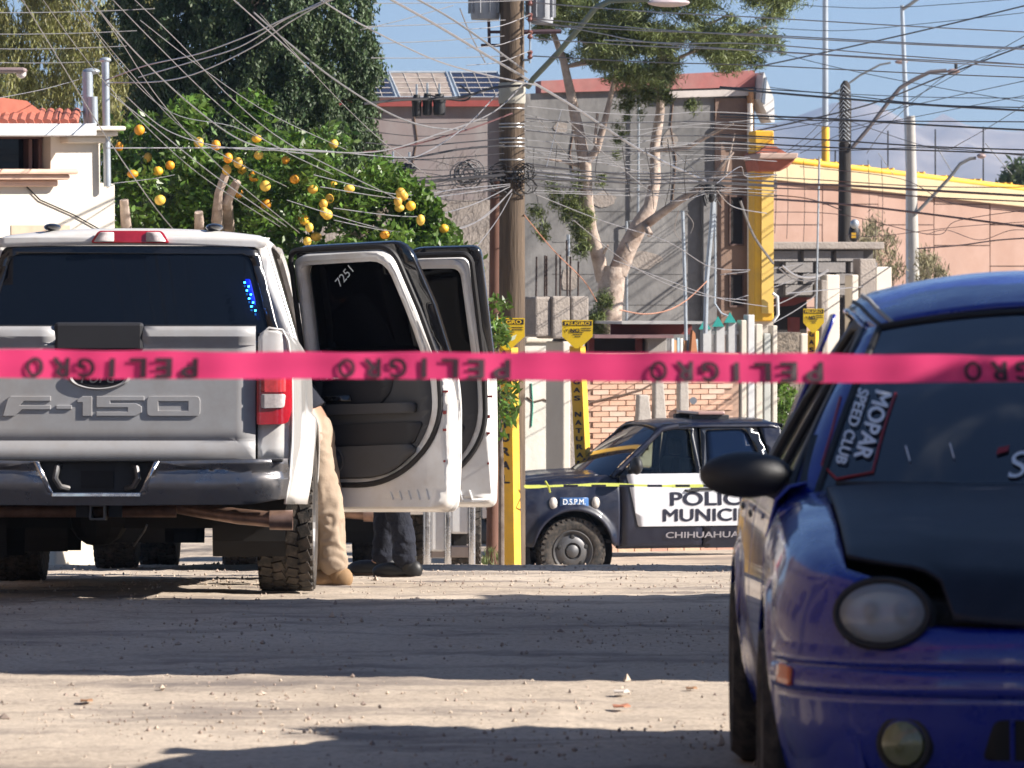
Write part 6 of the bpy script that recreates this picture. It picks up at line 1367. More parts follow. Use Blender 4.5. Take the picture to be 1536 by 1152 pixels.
def canister(label, x0, x1, y0, y1, D, horiz=False):
    t = T('splice_canister', label, 'splice canister', group='black splice canisters hanging from the cables'); m = MB(); s = D / F
    if horiz:
        c = P((x0 + x1) / 2, (y0 + y1) / 2, D); h = (x1 - x0) / 2 * s; r = (y1 - y0) / 2 * s; prof = [(.001, -h), (r * .8, -h + .01), (r, -h + .05), (r, -h * .3), (r * .85, -h * .28), (r * .85, h * .3), (r, h * .32), (r * .9, h - .04), (.001, h)]; ax = 'x'
    else:
        c = P((x0 + x1) / 2, (y0 + y1) / 2, D); h = (y1 - y0) / 2 * s; r = (x1 - x0) / 2 * s; prof = [(.001, -h), (r * .9, -h + .01), (r, -h + .05), (r, h * .2), (r * 1.1, h * .25), (r * 1.1, h * .45), (r * .9, h * .5), (r * .7, h), (.001, h)]; ax = 'z'
    m.lathe(prof, 18, ax, c).o('case', BLACKP, t, True); b = MB(); b.tube([c + Vector((0, 0, h if not horiz else r)), c + Vector((0, 0, (h if not horiz else r) + .12))], .012, 6); b.o('hook', GREYP, t)
canister('black upright splice canister, left of the hanging pair', 618, 632, 142, 176, 57); canister('brownish upright splice canister, middle of the hanging pair', 634, 648, 140, 174, 57); canister('black upright splice canister, right of the hanging pair', 650, 668, 141, 174, 57)
canister('shiny black horizontal splice canister above the oranges', 575, 604, 243, 262, 56.6, True); canister('dark bluish horizontal splice canister beside the shiny one', 602, 626, 244, 262, 56.8, True)

# ------------------------------------------------------------------ wires
def smooth(pts, n=8):
    out = []; N = len(pts)
    for i in range(N - 1):
        p0 = pts[max(0, i - 1)]; p1 = pts[i]; p2 = pts[i + 1]; p3 = pts[min(N - 1, i + 2)]
        for k in range(n):
            t = k / n; out.append(tuple(.5 * (2 * b + (c - a) * t + (2 * a - 5 * b + 4 * c - d) * t * t + (3 * b - a - 3 * c + d) * t ** 3) for a, b, c, d in zip(p0, p1, p2, p3)))
    out.append(tuple(pts[-1])); return out
WL = mat('aluminium_wire', (.34, .33, .34), .35, metal=.5, var=.15); WDk = mat('black_cable', (.018, .016, .018), .5, var=.2); WB = mat('brown_cable', (.10, .04, .04), .6); WG = mat('grey_cable', (.17, .165, .17), .6); WO = mat('orange_cord', (.42, .2, .13), .6)
def wire(pts, D0, D1, w, m, label, group=None, sag=0, nm='cable'):
    if len(pts) == 2:
        (x0, y0), (x1, y1) = pts; pts = [(x0 + (x1 - x0) * k / 4, y0 + (y1 - y0) * k / 4 + sag * 4 * (k / 4) * (1 - k / 4)) for k in range(5)]
    q = smooth(pts); n = len(q); x0, x1 = q[0][0], q[-1][0]; ws = []; ps = []
    for i, (x, y) in enumerate(q):
        D = D0 + (D1 - D0) * i / (n - 1); ps.append(P(x, y, D)); ws.append(max(.0020, w * .42 * D / F))
    o = MB().tube(ps, ws, 5, False).o(nm, m, None, True); tag(o, label, 'cable', group); return o
ORD = ['topmost', 'second', 'third', 'fourth', 'fifth', 'sixth', 'seventh', 'eighth', 'ninth', 'tenth', 'eleventh', 'twelfth', 'thirteenth', 'fourteenth', 'fifteenth', 'sixteenth', 'seventeenth', 'eighteenth', 'nineteenth', 'twentieth']
def order(group, text_, key, first='topmost'):
    o = sorted([x for x in bpy.data.objects if x.get('group') == group], key=key)
    for k, x in enumerate(o): x['label'] = text_.replace('#', first if k == 0 else ORD[min(k, 19)])
vpx = lambda v: (768 + F * v.x / v.y, YH + F * (CZ - v.z) / v.y)
ylast = lambda o: vpx(o.data.vertices[-1].co)[1]
xfirst = lambda o: vpx(o.data.vertices[0].co)[0]
ylow = lambda o: vpx(o.data.vertices[0].co)[1]
RG = 'power lines running right from the wooden pole'; rl = 'thin power line running right from the wooden pole against the pine and sky'
for a, b, c in (((800, 4), (1136, 26), (1580, 50)), ((800, 28), (1136, 54), (1580, 76)), ((800, 36), (1136, 52), (1580, 74)), ((800, 58), (1136, 76), (1580, 99)), ((800, 84), (1136, 98), (1580, 118)), ((800, 30), (1000, 66), (1580, 104)), ((905, 60), (1136, 66), (1580, 100))):
    wire([a, ((a[0] + b[0]) / 2, (a[1] + b[1]) / 2 + 2), b, ((b[0] + c[0]) / 2, (b[1] + c[1]) / 2 + 1), c], 57.5, 46, 2.2, WG if a[1] > 60 else WL, rl, RG)
dl = 'thin dark cable crossing the pale sky above the blue car'; DG = 'dark cables over the blue car'
for pts, w in (([(1100, 108), (1240, 78), (1400, 42), (1580, -2)], 2.8), ([(1136, 196), (1300, 158), (1420, 112), (1580, 52)], 3.0), ([(1136, 170), (1280, 190), (1400, 130), (1580, 30)], 1.4), ([(1136, 70), (1250, 100), (1400, 130), (1580, 160)], 1.4), ([(1136, 200), (1300, 172), (1450, 140), (1580, 112)], 1.5),
               ([(1136, 2), (1240, 10), (1350, 11), (1580, -6)], 1.3), ([(1136, 40), (1260, 46), (1400, 34), (1580, 14)], 1.3), ([(1270, 180), (1400, 222), (1450, 210), (1580, 130)], 1.3), ([(1200, 230), (1280, 195), (1400, 170), (1580, 135)], 1.3),
               ([(1136, 128), (1220, 138), (1400, 146), (1580, 147)], 1.5), ([(1150, 235), (1200, 222), (1262, 170)], 1.2), ([(1160, 240), (1210, 205), (1262, 150)], 1.2), ([(1300, 230), (1340, 180), (1440, 100), (1580, 55)], 1.2)):
    wire(pts, 88, 70, w, WDk, dl, DG)
tl = 'thick dark telephone cable crossing in front of the hills'; TG = 'telephone cables before the hills'
for pts, w in (([(1080, 132), (1240, 146), (1400, 158), (1580, 168)], 4), ([(1080, 130), (1240, 140), (1400, 157), (1580, 162)], 2), ([(1080, 172), (1240, 178), (1400, 188), (1580, 197)], 3.5), ([(1080, 176), (1240, 181), (1400, 182), (1580, 183)], 2.2), ([(1080, 202), (1240, 210), (1400, 220), (1580, 226)], 2.8), ([(1080, 212), (1240, 221), (1400, 226), (1580, 233)], 2.8), ([(1080, 218), (1240, 226), (1400, 222), (1580, 238)], 1.6)):
    wire(pts, 66, 50, w, WDk, tl, TG)
bl = 'brown sagging cable crossing the salmon ramp wall'; BG = 'brown cables before the salmon ramp'
for pts, w in (([(1150, 276), (1260, 278), (1400, 286), (1580, 296)], 4.5), ([(1150, 282), (1260, 286), (1400, 296), (1580, 304)], 2.5), ([(1150, 298), (1260, 306), (1400, 322), (1580, 346)], 4.0), ([(1080, 262), (1200, 268), (1400, 280), (1580, 280)], 1.8), ([(1080, 290), (1200, 296), (1262, 315)], 2), ([(1150, 318), (1262, 322), (1400, 352), (1440, 330), (1580, 310)], 1.4), ([(1376, 373), (1440, 368), (1500, 360), (1580, 355)], 2.6), ([(1390, 352), (1420, 345), (1470, 360), (1520, 345), (1580, 350)], 1.3), ([(1270, 352), (1320, 354), (1440, 340), (1580, 330)], 1.2), ([(1200, 250), (1350, 268), (1430, 305), (1580, 322)], 1.4)):
    wire(pts, 84, 66, w, WB, bl, BG)
ml = 'dark cable crossing the grey wall between the wooden pole and the splice ball'; MG = 'cables crossing the grey wall'
for y0, y1, w in [(a + random.uniform(-3, 3), b + random.uniform(-4, 4), c) for a, b, c in ((160, 168, 1.6), (178, 180, 2), (194, 202, 2), (208, 218, 1.6), (222, 226, 1.8), (236, 240, 1.6), (242, 256, 2.6), (250, 262, 2), (256, 268, 3.4), (262, 272, 2.2), (266, 277, 3.2), (272, 281, 1.8), (278, 287, 2), (285, 284, 1.4), (292, 290, 1.3))]:
    wire([(790, y0), (880, (y0 * 2 + y1) / 3 + random.uniform(1, 9)), (970, (y0 + y1 * 2) / 3 + random.uniform(2, 12)), (1062, y1), (1165, y1 + 5)], 57.4, 69, w, WDk if w > 1.7 else WG, ml, MG)
ll = 'pale sunlit service wire crossing the grey wall'
for pts, w in (([(785, 222), (850, 232), (950, 255), (1060, 275)], 1.8), ([(785, 252), (860, 262), (940, 270)], 2.4), ([(790, 262), (860, 268), (900, 274)], 3), ([(800, 290), (900, 330), (1000, 362), (1065, 400), (1125, 405)], 1.5), ([(860, 330), (950, 400), (1040, 440), (1120, 450)], 1.4), ([(920, 390), (1000, 420), (1080, 448), (1150, 460)], 1.4), ([(850, 180), (930, 250), (1000, 300), (1060, 290)], 1.3), ([(1075, 285), (1100, 310), (1150, 320)], 1.6), ([(805, 175), (860, 245)], 1.6), ([(820, 250), (842, 165)], 1.2), ([(1060, 270), (1030, 245), (1000, 215)], 1.4), ([(1075, 275), (1110, 250), (1120, 265), (1165, 262)], 1.5), ([(1030, 320), (1040, 335), (1036, 350)], 1.3), ([(1018, 316), (1012, 345), (1022, 362)], 1.3)):
    wire(pts, 58, 68, w, WL, ll, 'pale service wires before the grey wall')
wire([(566, -12), (650, 35), (750, 95), (860, 160), (960, 225), (1058, 272)], 48, 68.5, 5, WL, 'thick pale bundled cable slanting from the top down to the splice ball')
wire([(590, -20), (680, 30), (790, 108)], 46, 57.4, 4, WG, 'thick grey guy cable slanting down onto the wooden pole')
wire([(474, -5), (535, 33), (640, 85), (712, 108), (805, 128)], 45, 57.4, 3, WL, 'pale cable curving from the top edge to the strap of the wooden pole')
wire([(380, 18), (430, 62), (500, 118), (580, 168), (640, 190), (700, 195)], 44, 57.4, 3.4, WG, 'grey twisted cable slanting across the cypress')
wire([(748, 138), (700, 188), (640, 228), (600, 236), (480, 226), (380, 222), (160, 222)], 57.4, 48, 2.2, WL, 'pale wire dipping left from the pole across the orange tree top')
wire([(790, 120), (740, 168), (660, 200), (560, 228), (420, 224)], 57.4, 50, 2.4, WG, 'grey wire from the strap of the pole towards the orange tree')
wire([(768, 170), (700, 195), (600, 222), (545, 228)], 57.3, 55, 3, WB, 'dark brown cable meeting the pole just under the straps')
for y0, y1, w in ((208, 214, 2.4), (218, 238, 4), (230, 232, 2), (262, 268, 6), (256, 262, 3), (270, 276, 2.5), (178, 176, 1.5), (196, 196, 1.5)):
    wire([(756, y0), (690, y0 + 6), (620, (y0 + y1) / 2 + 8), (548, y1)], 57.3, 55, w, WDk, 'black cable running left from the wooden pole across the faded pink wall', 'cables left of the wooden pole')
wire([(790, 128), (740, 132), (690, 146), (600, 150), (545, 156)], 57.3, 55, 5, WDk, 'thick black cable looping from the pole to the hanging splice canisters')
wire([(690, 128), (705, 140), (700, 150), (680, 150), (640, 142)], 57, 56.8, 3, WDk, 'black slack loop beside the hanging splice canisters')
m = MB()
for k in range(12):
    c = P(700 + random.uniform(-14, 14), 262 + random.uniform(-6, 6), 57); rr = random.uniform(.08, .16); m.tube([c + Vector((rr * math.cos(a), random.uniform(-.03, .03), rr * math.sin(a))) for a in np.linspace(0, 6.2, 14)], .007, 4)
tag(m.o('cable_coil', WG, None), 'tangled grey coil of spare cable left of the wooden pole', 'cable')
fan = 'pale wire fanning down from the wooden pole over the orange tree'
for pts in ([(765, 280), (700, 310), (620, 325), (500, 312)], [(765, 278), (680, 292), (600, 298), (480, 280)], [(768, 284), (720, 330), (640, 350), (560, 340), (430, 300)], [(768, 290), (742, 335), (700, 385), (640, 430)], [(765, 276), (690, 283), (600, 292), (470, 262)], [(768, 286), (700, 340), (600, 348), (500, 330)]):
    wire(pts, 57.3, 50, 1.7, WL, fan, 'wires fanning over the orange tree')
wire([(713, 232), (725, 262), (742, 285)], 57, 57.2, 1.8, WL, 'short pale wire slanting left of the pole base straps')
dg = 'pale wire slanting down from the top left over the trees'; DGG = 'slanting pale wires over the trees'
for pts, w in (([(28, -10), (80, 75), (150, 190), (225, 300), (265, 350)], 2.2), ([(58, -10), (130, 90), (210, 180), (300, 262), (420, 340)], 1.6), ([(98, -10), (180, 90), (260, 180), (330, 230), (430, 280)], 1.6), ([(128, -10), (200, 75), (290, 160), (372, 215), (470, 232)], 2.6), ([(160, -10), (230, 62), (320, 150), (400, 212), (500, 262)], 1.8), ([(192, -10), (270, 65), (350, 150), (440, 220), (600, 300)], 1.8),
               ([(130, -10), (180, 60), (240, 150), (330, 250), (450, 350)], 1.8), ([(210, 30), (300, 100), (400, 168), (520, 225)], 1.5), ([(165, 140), (230, 190), (320, 262), (430, 340)], 2.0), ([(190, 145), (250, 195), (330, 220), (420, 226)], 2.0), ([(390, 20), (470, 110), (560, 200), (640, 262)], 1.4), ([(100, -10), (190, 110), (260, 170), (350, 190), (420, 222)], 1.4), ([(340, -10), (420, 62), (470, 108)], 2.6)):
    wire(pts, 24, 52, w, WL, dg, DGG)
for y0, x1, y1 in ((19, 232, 13), (51, 205, 46), (73, 190, 69), (93, 152, 92)): wire([(-30, y0), (x1, y1)], 50, 60, 1.6, WL, 'thin pale wire running level before the pepper tree', 'level wires at the upper left', 2)
wire([(-30, 152), (60, 135), (122, 118)], 48, 51, 1.3, WL, 'thin wire rising to the vent pipes of the cream house')
for pts in ([(155, 122), (220, 98), (300, 80), (380, 50), (440, 22), (520, -8)], [(158, 124), (240, 122), (300, 108), (380, 70), (440, 30), (515, -12)], [(208, 116), (280, 95), (360, 70), (430, 28), (510, -10)]): wire(pts, 50.5, 44, 2.6, WL, 'pale drooping service cable from the mast of the cream house', 'drooping service cables at the upper left')
wire([(170, 275), (230, 268), (262, 262)], 50.5, 52, 1.3, WL, 'thin pale wire tied from the house mast into the orange tree')
for k, (x0, y0, x1, y1) in enumerate(((560, 0, 800, 0), (545, 35, 758, 30), (570, 60, 756, 54), (556, 82, 756, 84), (540, 40, 680, 8))):
    wire([(x0, y0 + 5), ((x0 + x1) / 2, (y0 + y1) / 2 + 4), (x1, y1)], 52, 57.4, 1.6, WG, 'thin grey wire crossing the sky gap between cypress and wooden pole', 'wires in the sky gap')
for k, y in enumerate((36, 64, 90)): wire([(700, y + 8), (750, y + 3), (795, y - 20 + 6)], 56.5, 57.4, 1.5, WL, 'short pale wire curving up to the insulator rack', 'wires at the insulator rack')
wire([(690, 13), (705, 50), (728, 94)], 56, 56.5, 2.4, WL, 'short pale rod like wire hanging above the solar panels')
wire([(786, 322), (830, 375), (875, 420), (895, 452)], 57.5, 62, 2.2, WO, 'orange brown cord sloping from the wooden pole to the pine')
wire([(930, 465), (965, 471), (1000, 466), (1030, 450), (1062, 420)], 68, 69, 2.4, WO, 'orange extension cord sagging right of the pine trunk')
for pts, w in (([(1262, 382), (1250, 398), (1225, 415), (1195, 414), (1172, 398)], 5), ([(1264, 385), (1245, 405), (1220, 420), (1190, 418), (1168, 402)], 2.5), ([(1262, 388), (1200, 440), (1120, 475)], 1.8), ([(1262, 386), (1190, 420), (1100, 450)], 1.6), ([(1264, 390), (1215, 450), (1150, 490)], 1.6), ([(1262, 384), (1180, 400), (1080, 412)], 1.6), ([(1330, 410), (1300, 428), (1270, 432), (1180, 440)], 1.8)):
    wire(pts, 89, 76, w, WL, 'slack pale cable hanging left from the black pole', 'slack cables at the black pole')
wire([(1110, 300), (1130, 352), (1160, 395)], 70, 75, 5, WG, 'thick grey cable sagging across the yellow pilaster')
for k, x in enumerate((1162, 1180, 1205, 1262, 1302, 1322)):
    wire([(x, 240), (x + 2, 300), (x, 350 + 8 * (k % 3))], 118, 119, 1.2, WDk, 'thin dark drop wire hanging before the salmon panels', 'drop wires before the salmon ramp')
wire([(1318, 230), (1340, 262)], 100, 100, 1.2, WDk, 'short slanting guy wire behind the yellow rail'); wire([(1405, 220), (1430, 262)], 100, 100, 1.6, WDk, 'dark guy wire left of the last lamp head'); wire([(1478, 215), (1518, 262)], 100, 100, 1.6, WDk, 'dark guy wire at the far right above the yellow rail')

for k in range(12):
    y0, y1 = 168 + k * 9.6 + random.uniform(-14, 14), 172 + k * 9.4 + random.uniform(-14, 14); wire([(786, y0), (850, y0 + random.uniform(0, 18)), (930, (y0 + y1) / 2 + random.uniform(2, 22)), (1010, y1 + random.uniform(-2, 8)), (1125, y1 + random.uniform(-6, 10))], 57.5, 71, 1.2, WG, 'x', 'fine wires crossing the grey wall')
for k in range(9):
    y0 = 246 + k * 6; wire([(752, y0), (700, y0 + random.uniform(-4, 10)), (640, y0 + random.uniform(-6, 12)), (560, y0 + random.uniform(-10, 6))], 57.2, 55, 1.3, WDk, 'x', 'fine tangled wires left of the wooden pole')
for k in range(8):
    x = 800 + k * 33 + random.uniform(-6, 6); wire([(x, 225 + random.uniform(-20, 10)), (x + random.uniform(-8, 8), 262), (x + random.uniform(-10, 14), 300 + random.uniform(-8, 16))], 60, 60.5, 1.2, WDk, 'x', 'short drop wires tying the cables together')
order(RG, 'thin power line right of the wooden pole, # from the top at the right edge', ylast)
order(DG, 'thin dark cable in the sky over the blue car, # from the top', ylast)
order(TG, 'thick dark telephone cable before the hills, # from the top', ylast)
order(BG, 'brown sagging cable before the salmon ramp, # from the top', ylast)
order(MG, 'dark cable from the wooden pole across the grey wall, # from the top', ylow)
order('fine wires crossing the grey wall', 'fine grey wire across the grey wall, # of the fine ones from the top', ylow)
order('fine tangled wires left of the wooden pole', 'fine dark wire left of the wooden pole straps, # from the top', ylow)
order('short drop wires tying the cables together', 'short dark drop wire hanging between cables, # from the wooden pole', xfirst, 'nearest')
order('drooping service cables at the upper left', 'pale drooping service cable from the cream house mast, # from the top', ylow)
order('wires fanning over the orange tree', 'pale wire fanning from the pole over the orange tree, # from the top', ylast)
order('wires in the sky gap', 'thin grey wire in the sky gap left of the wooden pole, # from the top', ylast)
order('slack cables at the black pole', 'slack pale cable hanging left from the black pole, # from the top', ylast)
order('level wires at the upper left', 'thin pale level wire before the pepper tree, # from the top', ylow)
order('wires at the insulator rack', 'short pale wire curving up to the insulator rack, # from the top', ylow)
order('drop wires before the salmon ramp', 'thin dark drop wire before the salmon panels, # from the left', xfirst, 'first')
order(DGG, 'pale wire slanting down from the top left, # from the left', xfirst, 'first')
order('cables left of the wooden pole', 'black cable left of the wooden pole, # from the top', ylow)
order('pale service wires before the grey wall', 'pale service wire before the grey wall, # from the left', xfirst, 'first')
# lamp head at the left edge
t = T('street_lamp', 'dark lamp head reaching in from the left edge over the cream house', 'street lamp'); MB().tube([P(-120, 110, 44), P(20, 106, 44)], .025, 8).o('arm', GA, t, True); MB().box(tuple(P(-5, 110, 44.1)), tuple(P(38, 101, 43.9))).o('lamp_head', HD_, t, False, .02); MB().ball(P(32, 111, 44), (.045, .045, .04)).o('bulb', CLEARL, t, True)

# ------------------------------------------------------------------ gas marker posts
def gas_post(label, px, D, ptop, plw, pw, txt, yt0, yt1, lean=0, base=None, plate_h=None, letter_face=1):
    t = T('gas_marker', label, 'marker post', group='yellow gas marker posts'); s = D / F; gz = g(D) - .05
    ztop = CZ - (ptop - YH) * s; x = (px - 768) * s; w = plw * s; h = (plate_h or plw * .92) * s; yf = D - .06
    A = lambda u, v: Vector((x - w / 2 + u, yf, ztop - h + v))
    pl = [(0, h * .42), (w * .42, 0), (w * .58, 0), (w, h * .42), (w, h), (0, h)]
    plate = sheet('plate', pl, SIGNY, t, A, (), None, .012, False)
    n = lambda u, v: A(u, v) + Vector((0, -.010, 0))
    band = sheet('plate_band', [(w * .03, h * .80), (w * .97, h * .80), (w * .97, h * .96), (w * .03, h * .96)], DECB, plate, lambda u, v: A(u, v) + Vector((0, -.0085, 0)), (), None, .002, False)
    text('plate_lettering', 'PELIGRO', w * .82, h * .12, lambda u, v: n(u + w * .09, v + h * .82), SIGNY, plate, .03, .001)
    text('plate_lettering', 'NO', w * .3, h * .14, lambda u, v: n(u + w * .27, v + h * .56), DECB, plate, .04, .001)
    text('plate_lettering', 'Y', w * .1, h * .1, lambda u, v: n(u + w * .1, v + h * .58), DECB, plate, .03, .001)
    m = MB()
    for k in range(5):
        a = w * (.62 if k < 2 else .2 + .05 * k); b = w * .95 if k < 2 else w * (.8 - .05 * k); v = h * (.70 - .075 * k); m.box(tuple(n(a, v)), tuple(n(b, v + h * .022) + Vector((0, .002, 0))))
    m.o('small_print', DECB, plate)
    # square tube post turned to show two faces
    q = pw * s; zt = ztop - h * .93; px0 = x
    pts = lambda z, lx: [Vector((px0 + lx - q * .5, yf + .05, z)), Vector((px0 + lx + q * .18, yf - .01, z)), Vector((px0 + lx + q * .5, yf + .1, z)), Vector((px0 + lx - q * .1, yf + .16, z))]
    a = pts(gz, lean); b = pts(zt, 0); m = MB(); m.add(a + b, [(0, 1, 5, 4), (1, 2, 6, 5), (2, 3, 7, 6), (3, 0, 4, 7), (4, 5, 6, 7)]); po = m.o('post_tube', YELLOW, t)
    y0, y1 = yt0, yt1; zz = lambda y: CZ - (y - YH) * s; fa = (a[1] - a[0]); 
    chars = list(txt); N = len(chars); st = (y1 - y0) / N
    for i, ch in enumerate(chars):
        if ch == ' ': continue
        zc = zz(y0 + st * (i + .86)); hh = st * .62 * s; k = (zc - gz) / (zt - gz); p0 = a[0].lerp(b[0], k); p1 = a[1].lerp(b[1], k); d = p1 - p0; nn = Vector((d.y, -d.x, 0)).normalized() * .006
        text('letter', ch, d.length * .62, hh, lambda u, v, p0=p0, d=d, zc=zc, nn=nn: p0 + d * (.19 + u / d.length) + nn + Vector((0, 0, v)), DECB, po, .05, .001)
    return t
gas_post('nearest yellow gas marker post, in front of the wooden utility pole', 761, 56.2, 477, 52, 32, 'GAS NATURAL', 500, 728, lean=.04)
gas_post('leaning yellow gas marker post in front of the white wall', 866, 62.3, 480, 46, 24, 'GAS NATURAL', 566, 700, lean=.14)
gas_post('smallest yellow gas marker post, by the pebble textured wall', 1220, 73, 463, 31, 17, 'GAS', 495, 530, lean=-.01, plate_h=36)

# ------------------------------------------------------------------ barrier tapes
def pink_tape():
    D = 10.6; s = D / F; m = mat('pink_tape_film', (.97, .07, .23), .4, var=.06, scale=3, stretch=(.6, 1, 8), coat=.2, sub=.5)
    yt = lambda x: 524 + 9.5 * (x / 1536) + 1.5 * math.sin(x / 230); yb = lambda x: 565.5 + 8 * math.sin(min(1, x / 1536) * PI / 2) + 1.5 * math.sin(x / 170 + 1)
    def f(u, v):
        tl_ = .030 * (1 - v) + .004 * math.sin(u * 130) * math.sin(u * 37)
        x = -420 + u * 2500; a = yt(max(0, min(1536, x))); b = yb(max(0, min(1536, x))); y = a + (b - a) * v
        p = P(x, y, D); p.y += tl_ + .005 * math.sin(x / 60) + .0008 * math.cos(v * 6 + x / 200); p.z += .0012 * math.sin(x / 31) * (1 - v); return p
    tp = grid('barrier_tape', f, 420, 8, m, None); tag(tp, 'bright pink barrier tape stretched across the whole street with upside down lettering', 'tape')
    k_ = mat('tape_ink', (.03, .008, .015), .6)
    for x0, x1 in ((-436, -165), (32, 303), (500, 772), (968, 1242), (1440, 1712)):
        pitch = (x1 - x0) / 7.0
        for i, ch in enumerate('PELIGRO'):
            wd = pitch * (.22 if ch == 'I' else .68); xr = x1 - pitch * (i + .5) + wd / 2
            def fl(u, v, xr=xr):
                x = xr - u; b_ = yb(max(0, min(1536, x))) - .8; yy = b_ - 29.5 + 29.5 * v; a_ = yt(max(0, min(1536, x))); return f((x + 420) / 2500, (yy - a_) / (b_ + .8 - a_)) + Vector((0, -.0042, .0008))
            text('letter', ch, wd, 1, fl, k_, tp, .035)
        continue
        def fm(u, v, x0=x0, x1=x1):
            x = x1 - u; y = yb(max(0, min(1536, x))) - (1 - v) * 32 * .0 + 0; yy = yb(max(0, min(1536, x))) - 1 - (34 * (1 - v / 1.0)) if False else yb(max(0, min(1536, x))) - 30 + 29 * v
            p = P(x, yy, D); p.y -= .012; return p
        text('tape_lettering', 'PELIGRO', x1 - x0, 1, fm, k_, tp, .02)
pink_tape()
def yellow_tape():
    m = mat('yellow_tape_film', (.55, .6, .12), .5, var=.1, scale=3, sub=.3); pts = smooth([(786, 729), (800, 730), (900, 727), (1000, 729), (1080, 728), (1180, 724), (1300, 720)])
    D = lambda x: 56.2 + (x - 786) * .004
    o = grid('thin_tape', lambda u, v: P(*(lambda i: (pts[i][0], pts[i][1] + (v - .5) * (5 if (i // 5) % 2 else 3.2)))(int(round(u * (len(pts) - 1)))), D(pts[int(round(u * (len(pts) - 1)))][0])), len(pts) - 1, 1, m, None)
    tag(o, 'thin yellow barrier tape tied to the gas post before the police pickup', 'tape'); MB().tube([P(818, 722, 56.2), P(823, 730, 56.1), P(825, 738, 56.2)], .012, 5).o('knot', m, o)
    q = MB()
    for k in range(9): x = 845 + k * 42; q.box(tuple(P(x, 730.5, D(x) - .02)), tuple(P(x + 22, 727, D(x) - .025)))
    q.o('tape_print', DECB, o)
yellow_tape()
# ------------------------------------------------------------------ vehicles and people in place
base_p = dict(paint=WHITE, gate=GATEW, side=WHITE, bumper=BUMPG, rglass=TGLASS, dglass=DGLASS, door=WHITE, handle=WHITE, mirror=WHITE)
TX, TY = -2.15, 27.2
tilt = -.044
truck = pickup('pickup_truck', 'white pickup with shade-darkened dusty tailgate and two doors open on its right side', (TX, TY, gs(TY) + .002), 0, tilt, base_p, opened=True)
for hy, L_, ang, out, win, nm, rear in ((3.2, .92, R(62), RD_OUT(.92), RD_WIN2(.92), 'rear_door', True), (4.255, 1.05, R(76), FD_OUT, FD_WIN2, 'front_door', False)):
    sk, fm = door(truck, nm, 1, hy, L_, ang, out, win, dict(paint=WHITE, frame=BLACKG, handle=WHITE), DGLASS, 'opened ' + ('rear' if rear else 'front') + ' door with grey inner trim', True, 1.065)
    inner_door(truck, sk, fm, L_, out, win, rear)
    if rear: text('sticker', '7251', .13, .045, lambda u, v: fm(-.03)(.27 + (u * .77 - v * .64), 1.70 + (u * .64 + v * .77)), DECW, sk, .0)
    else:
        a = fm(.10)(.12, 1.44); MB().ball(a, (.12, .08, .11), 14, 10).o('side_mirror', WHITE, sk, True)
# blue strobe inside the back window
t = MB(); z0 = 1.60
m = MB()
for k in range(8):
    a = Vector((.655 + .012 * k * .55 + (.008 if k % 2 else -.008), 2.02 + (z0 + .09 - .021 * k - 1.32) * .22 - .065, z0 + .09 - .021 * k)); m.box((a.x - .005, a.y - .004, a.z - .004), (a.x + .005, a.y + .004, a.z + .004))
m.o('strobe_leds', mat('blue_led', (.02, .1, 1), .5, emis=((.02, .25, 1), 9)), truck)
MB().prism([(.645, 2.075, 1.71), (.675, 2.075, 1.71), (.74, 2.045, 1.49), (.71, 2.045, 1.49)], (0, .015, 0)).o('strobe_housing', mat('blue_housing_glow', (.002, .008, .12), .3, emis=((.0, .02, .9), .5)), truck, False, .01)  # glow of the LEDs painted in: the housing itself emits faintly
# move everything built in the truck's own frame (tailgate at y=0) so the rear axle sits on the root
def shift(root, dy):
    for c in root.children: c.location.y += dy
shift(truck, -YR)
def taller(o, k): # this pickup's cab stands a little higher
    for c in o.children:
        if c.type == 'MESH' and 'window_pane' != c.name and not c.name.startswith('raised'):
            for v in c.data.vertices:
                if v.co.z > 1.36: v.co.z += (v.co.z - 1.36) * k
        elif c.type == 'MESH':
            for v in c.data.vertices:
                if v.co.z > 1.36: v.co.z += (v.co.z - 1.36) * k
        taller(c, k)
taller(truck, .085)
taller([c for c in truck.children if c.name.startswith('front_door') and c.get('label')][0], .06)
# truck ahead, seen only by its wheels under the first
b2 = dict(base_p); ahead = pickup('pickup_truck', 'second white pickup parked ahead, only its tyres seen under the open one', (-1.93, 36.2, gs(36.2)), 0, -.05, b2, rear_detail=False); shift(ahead, -YR)
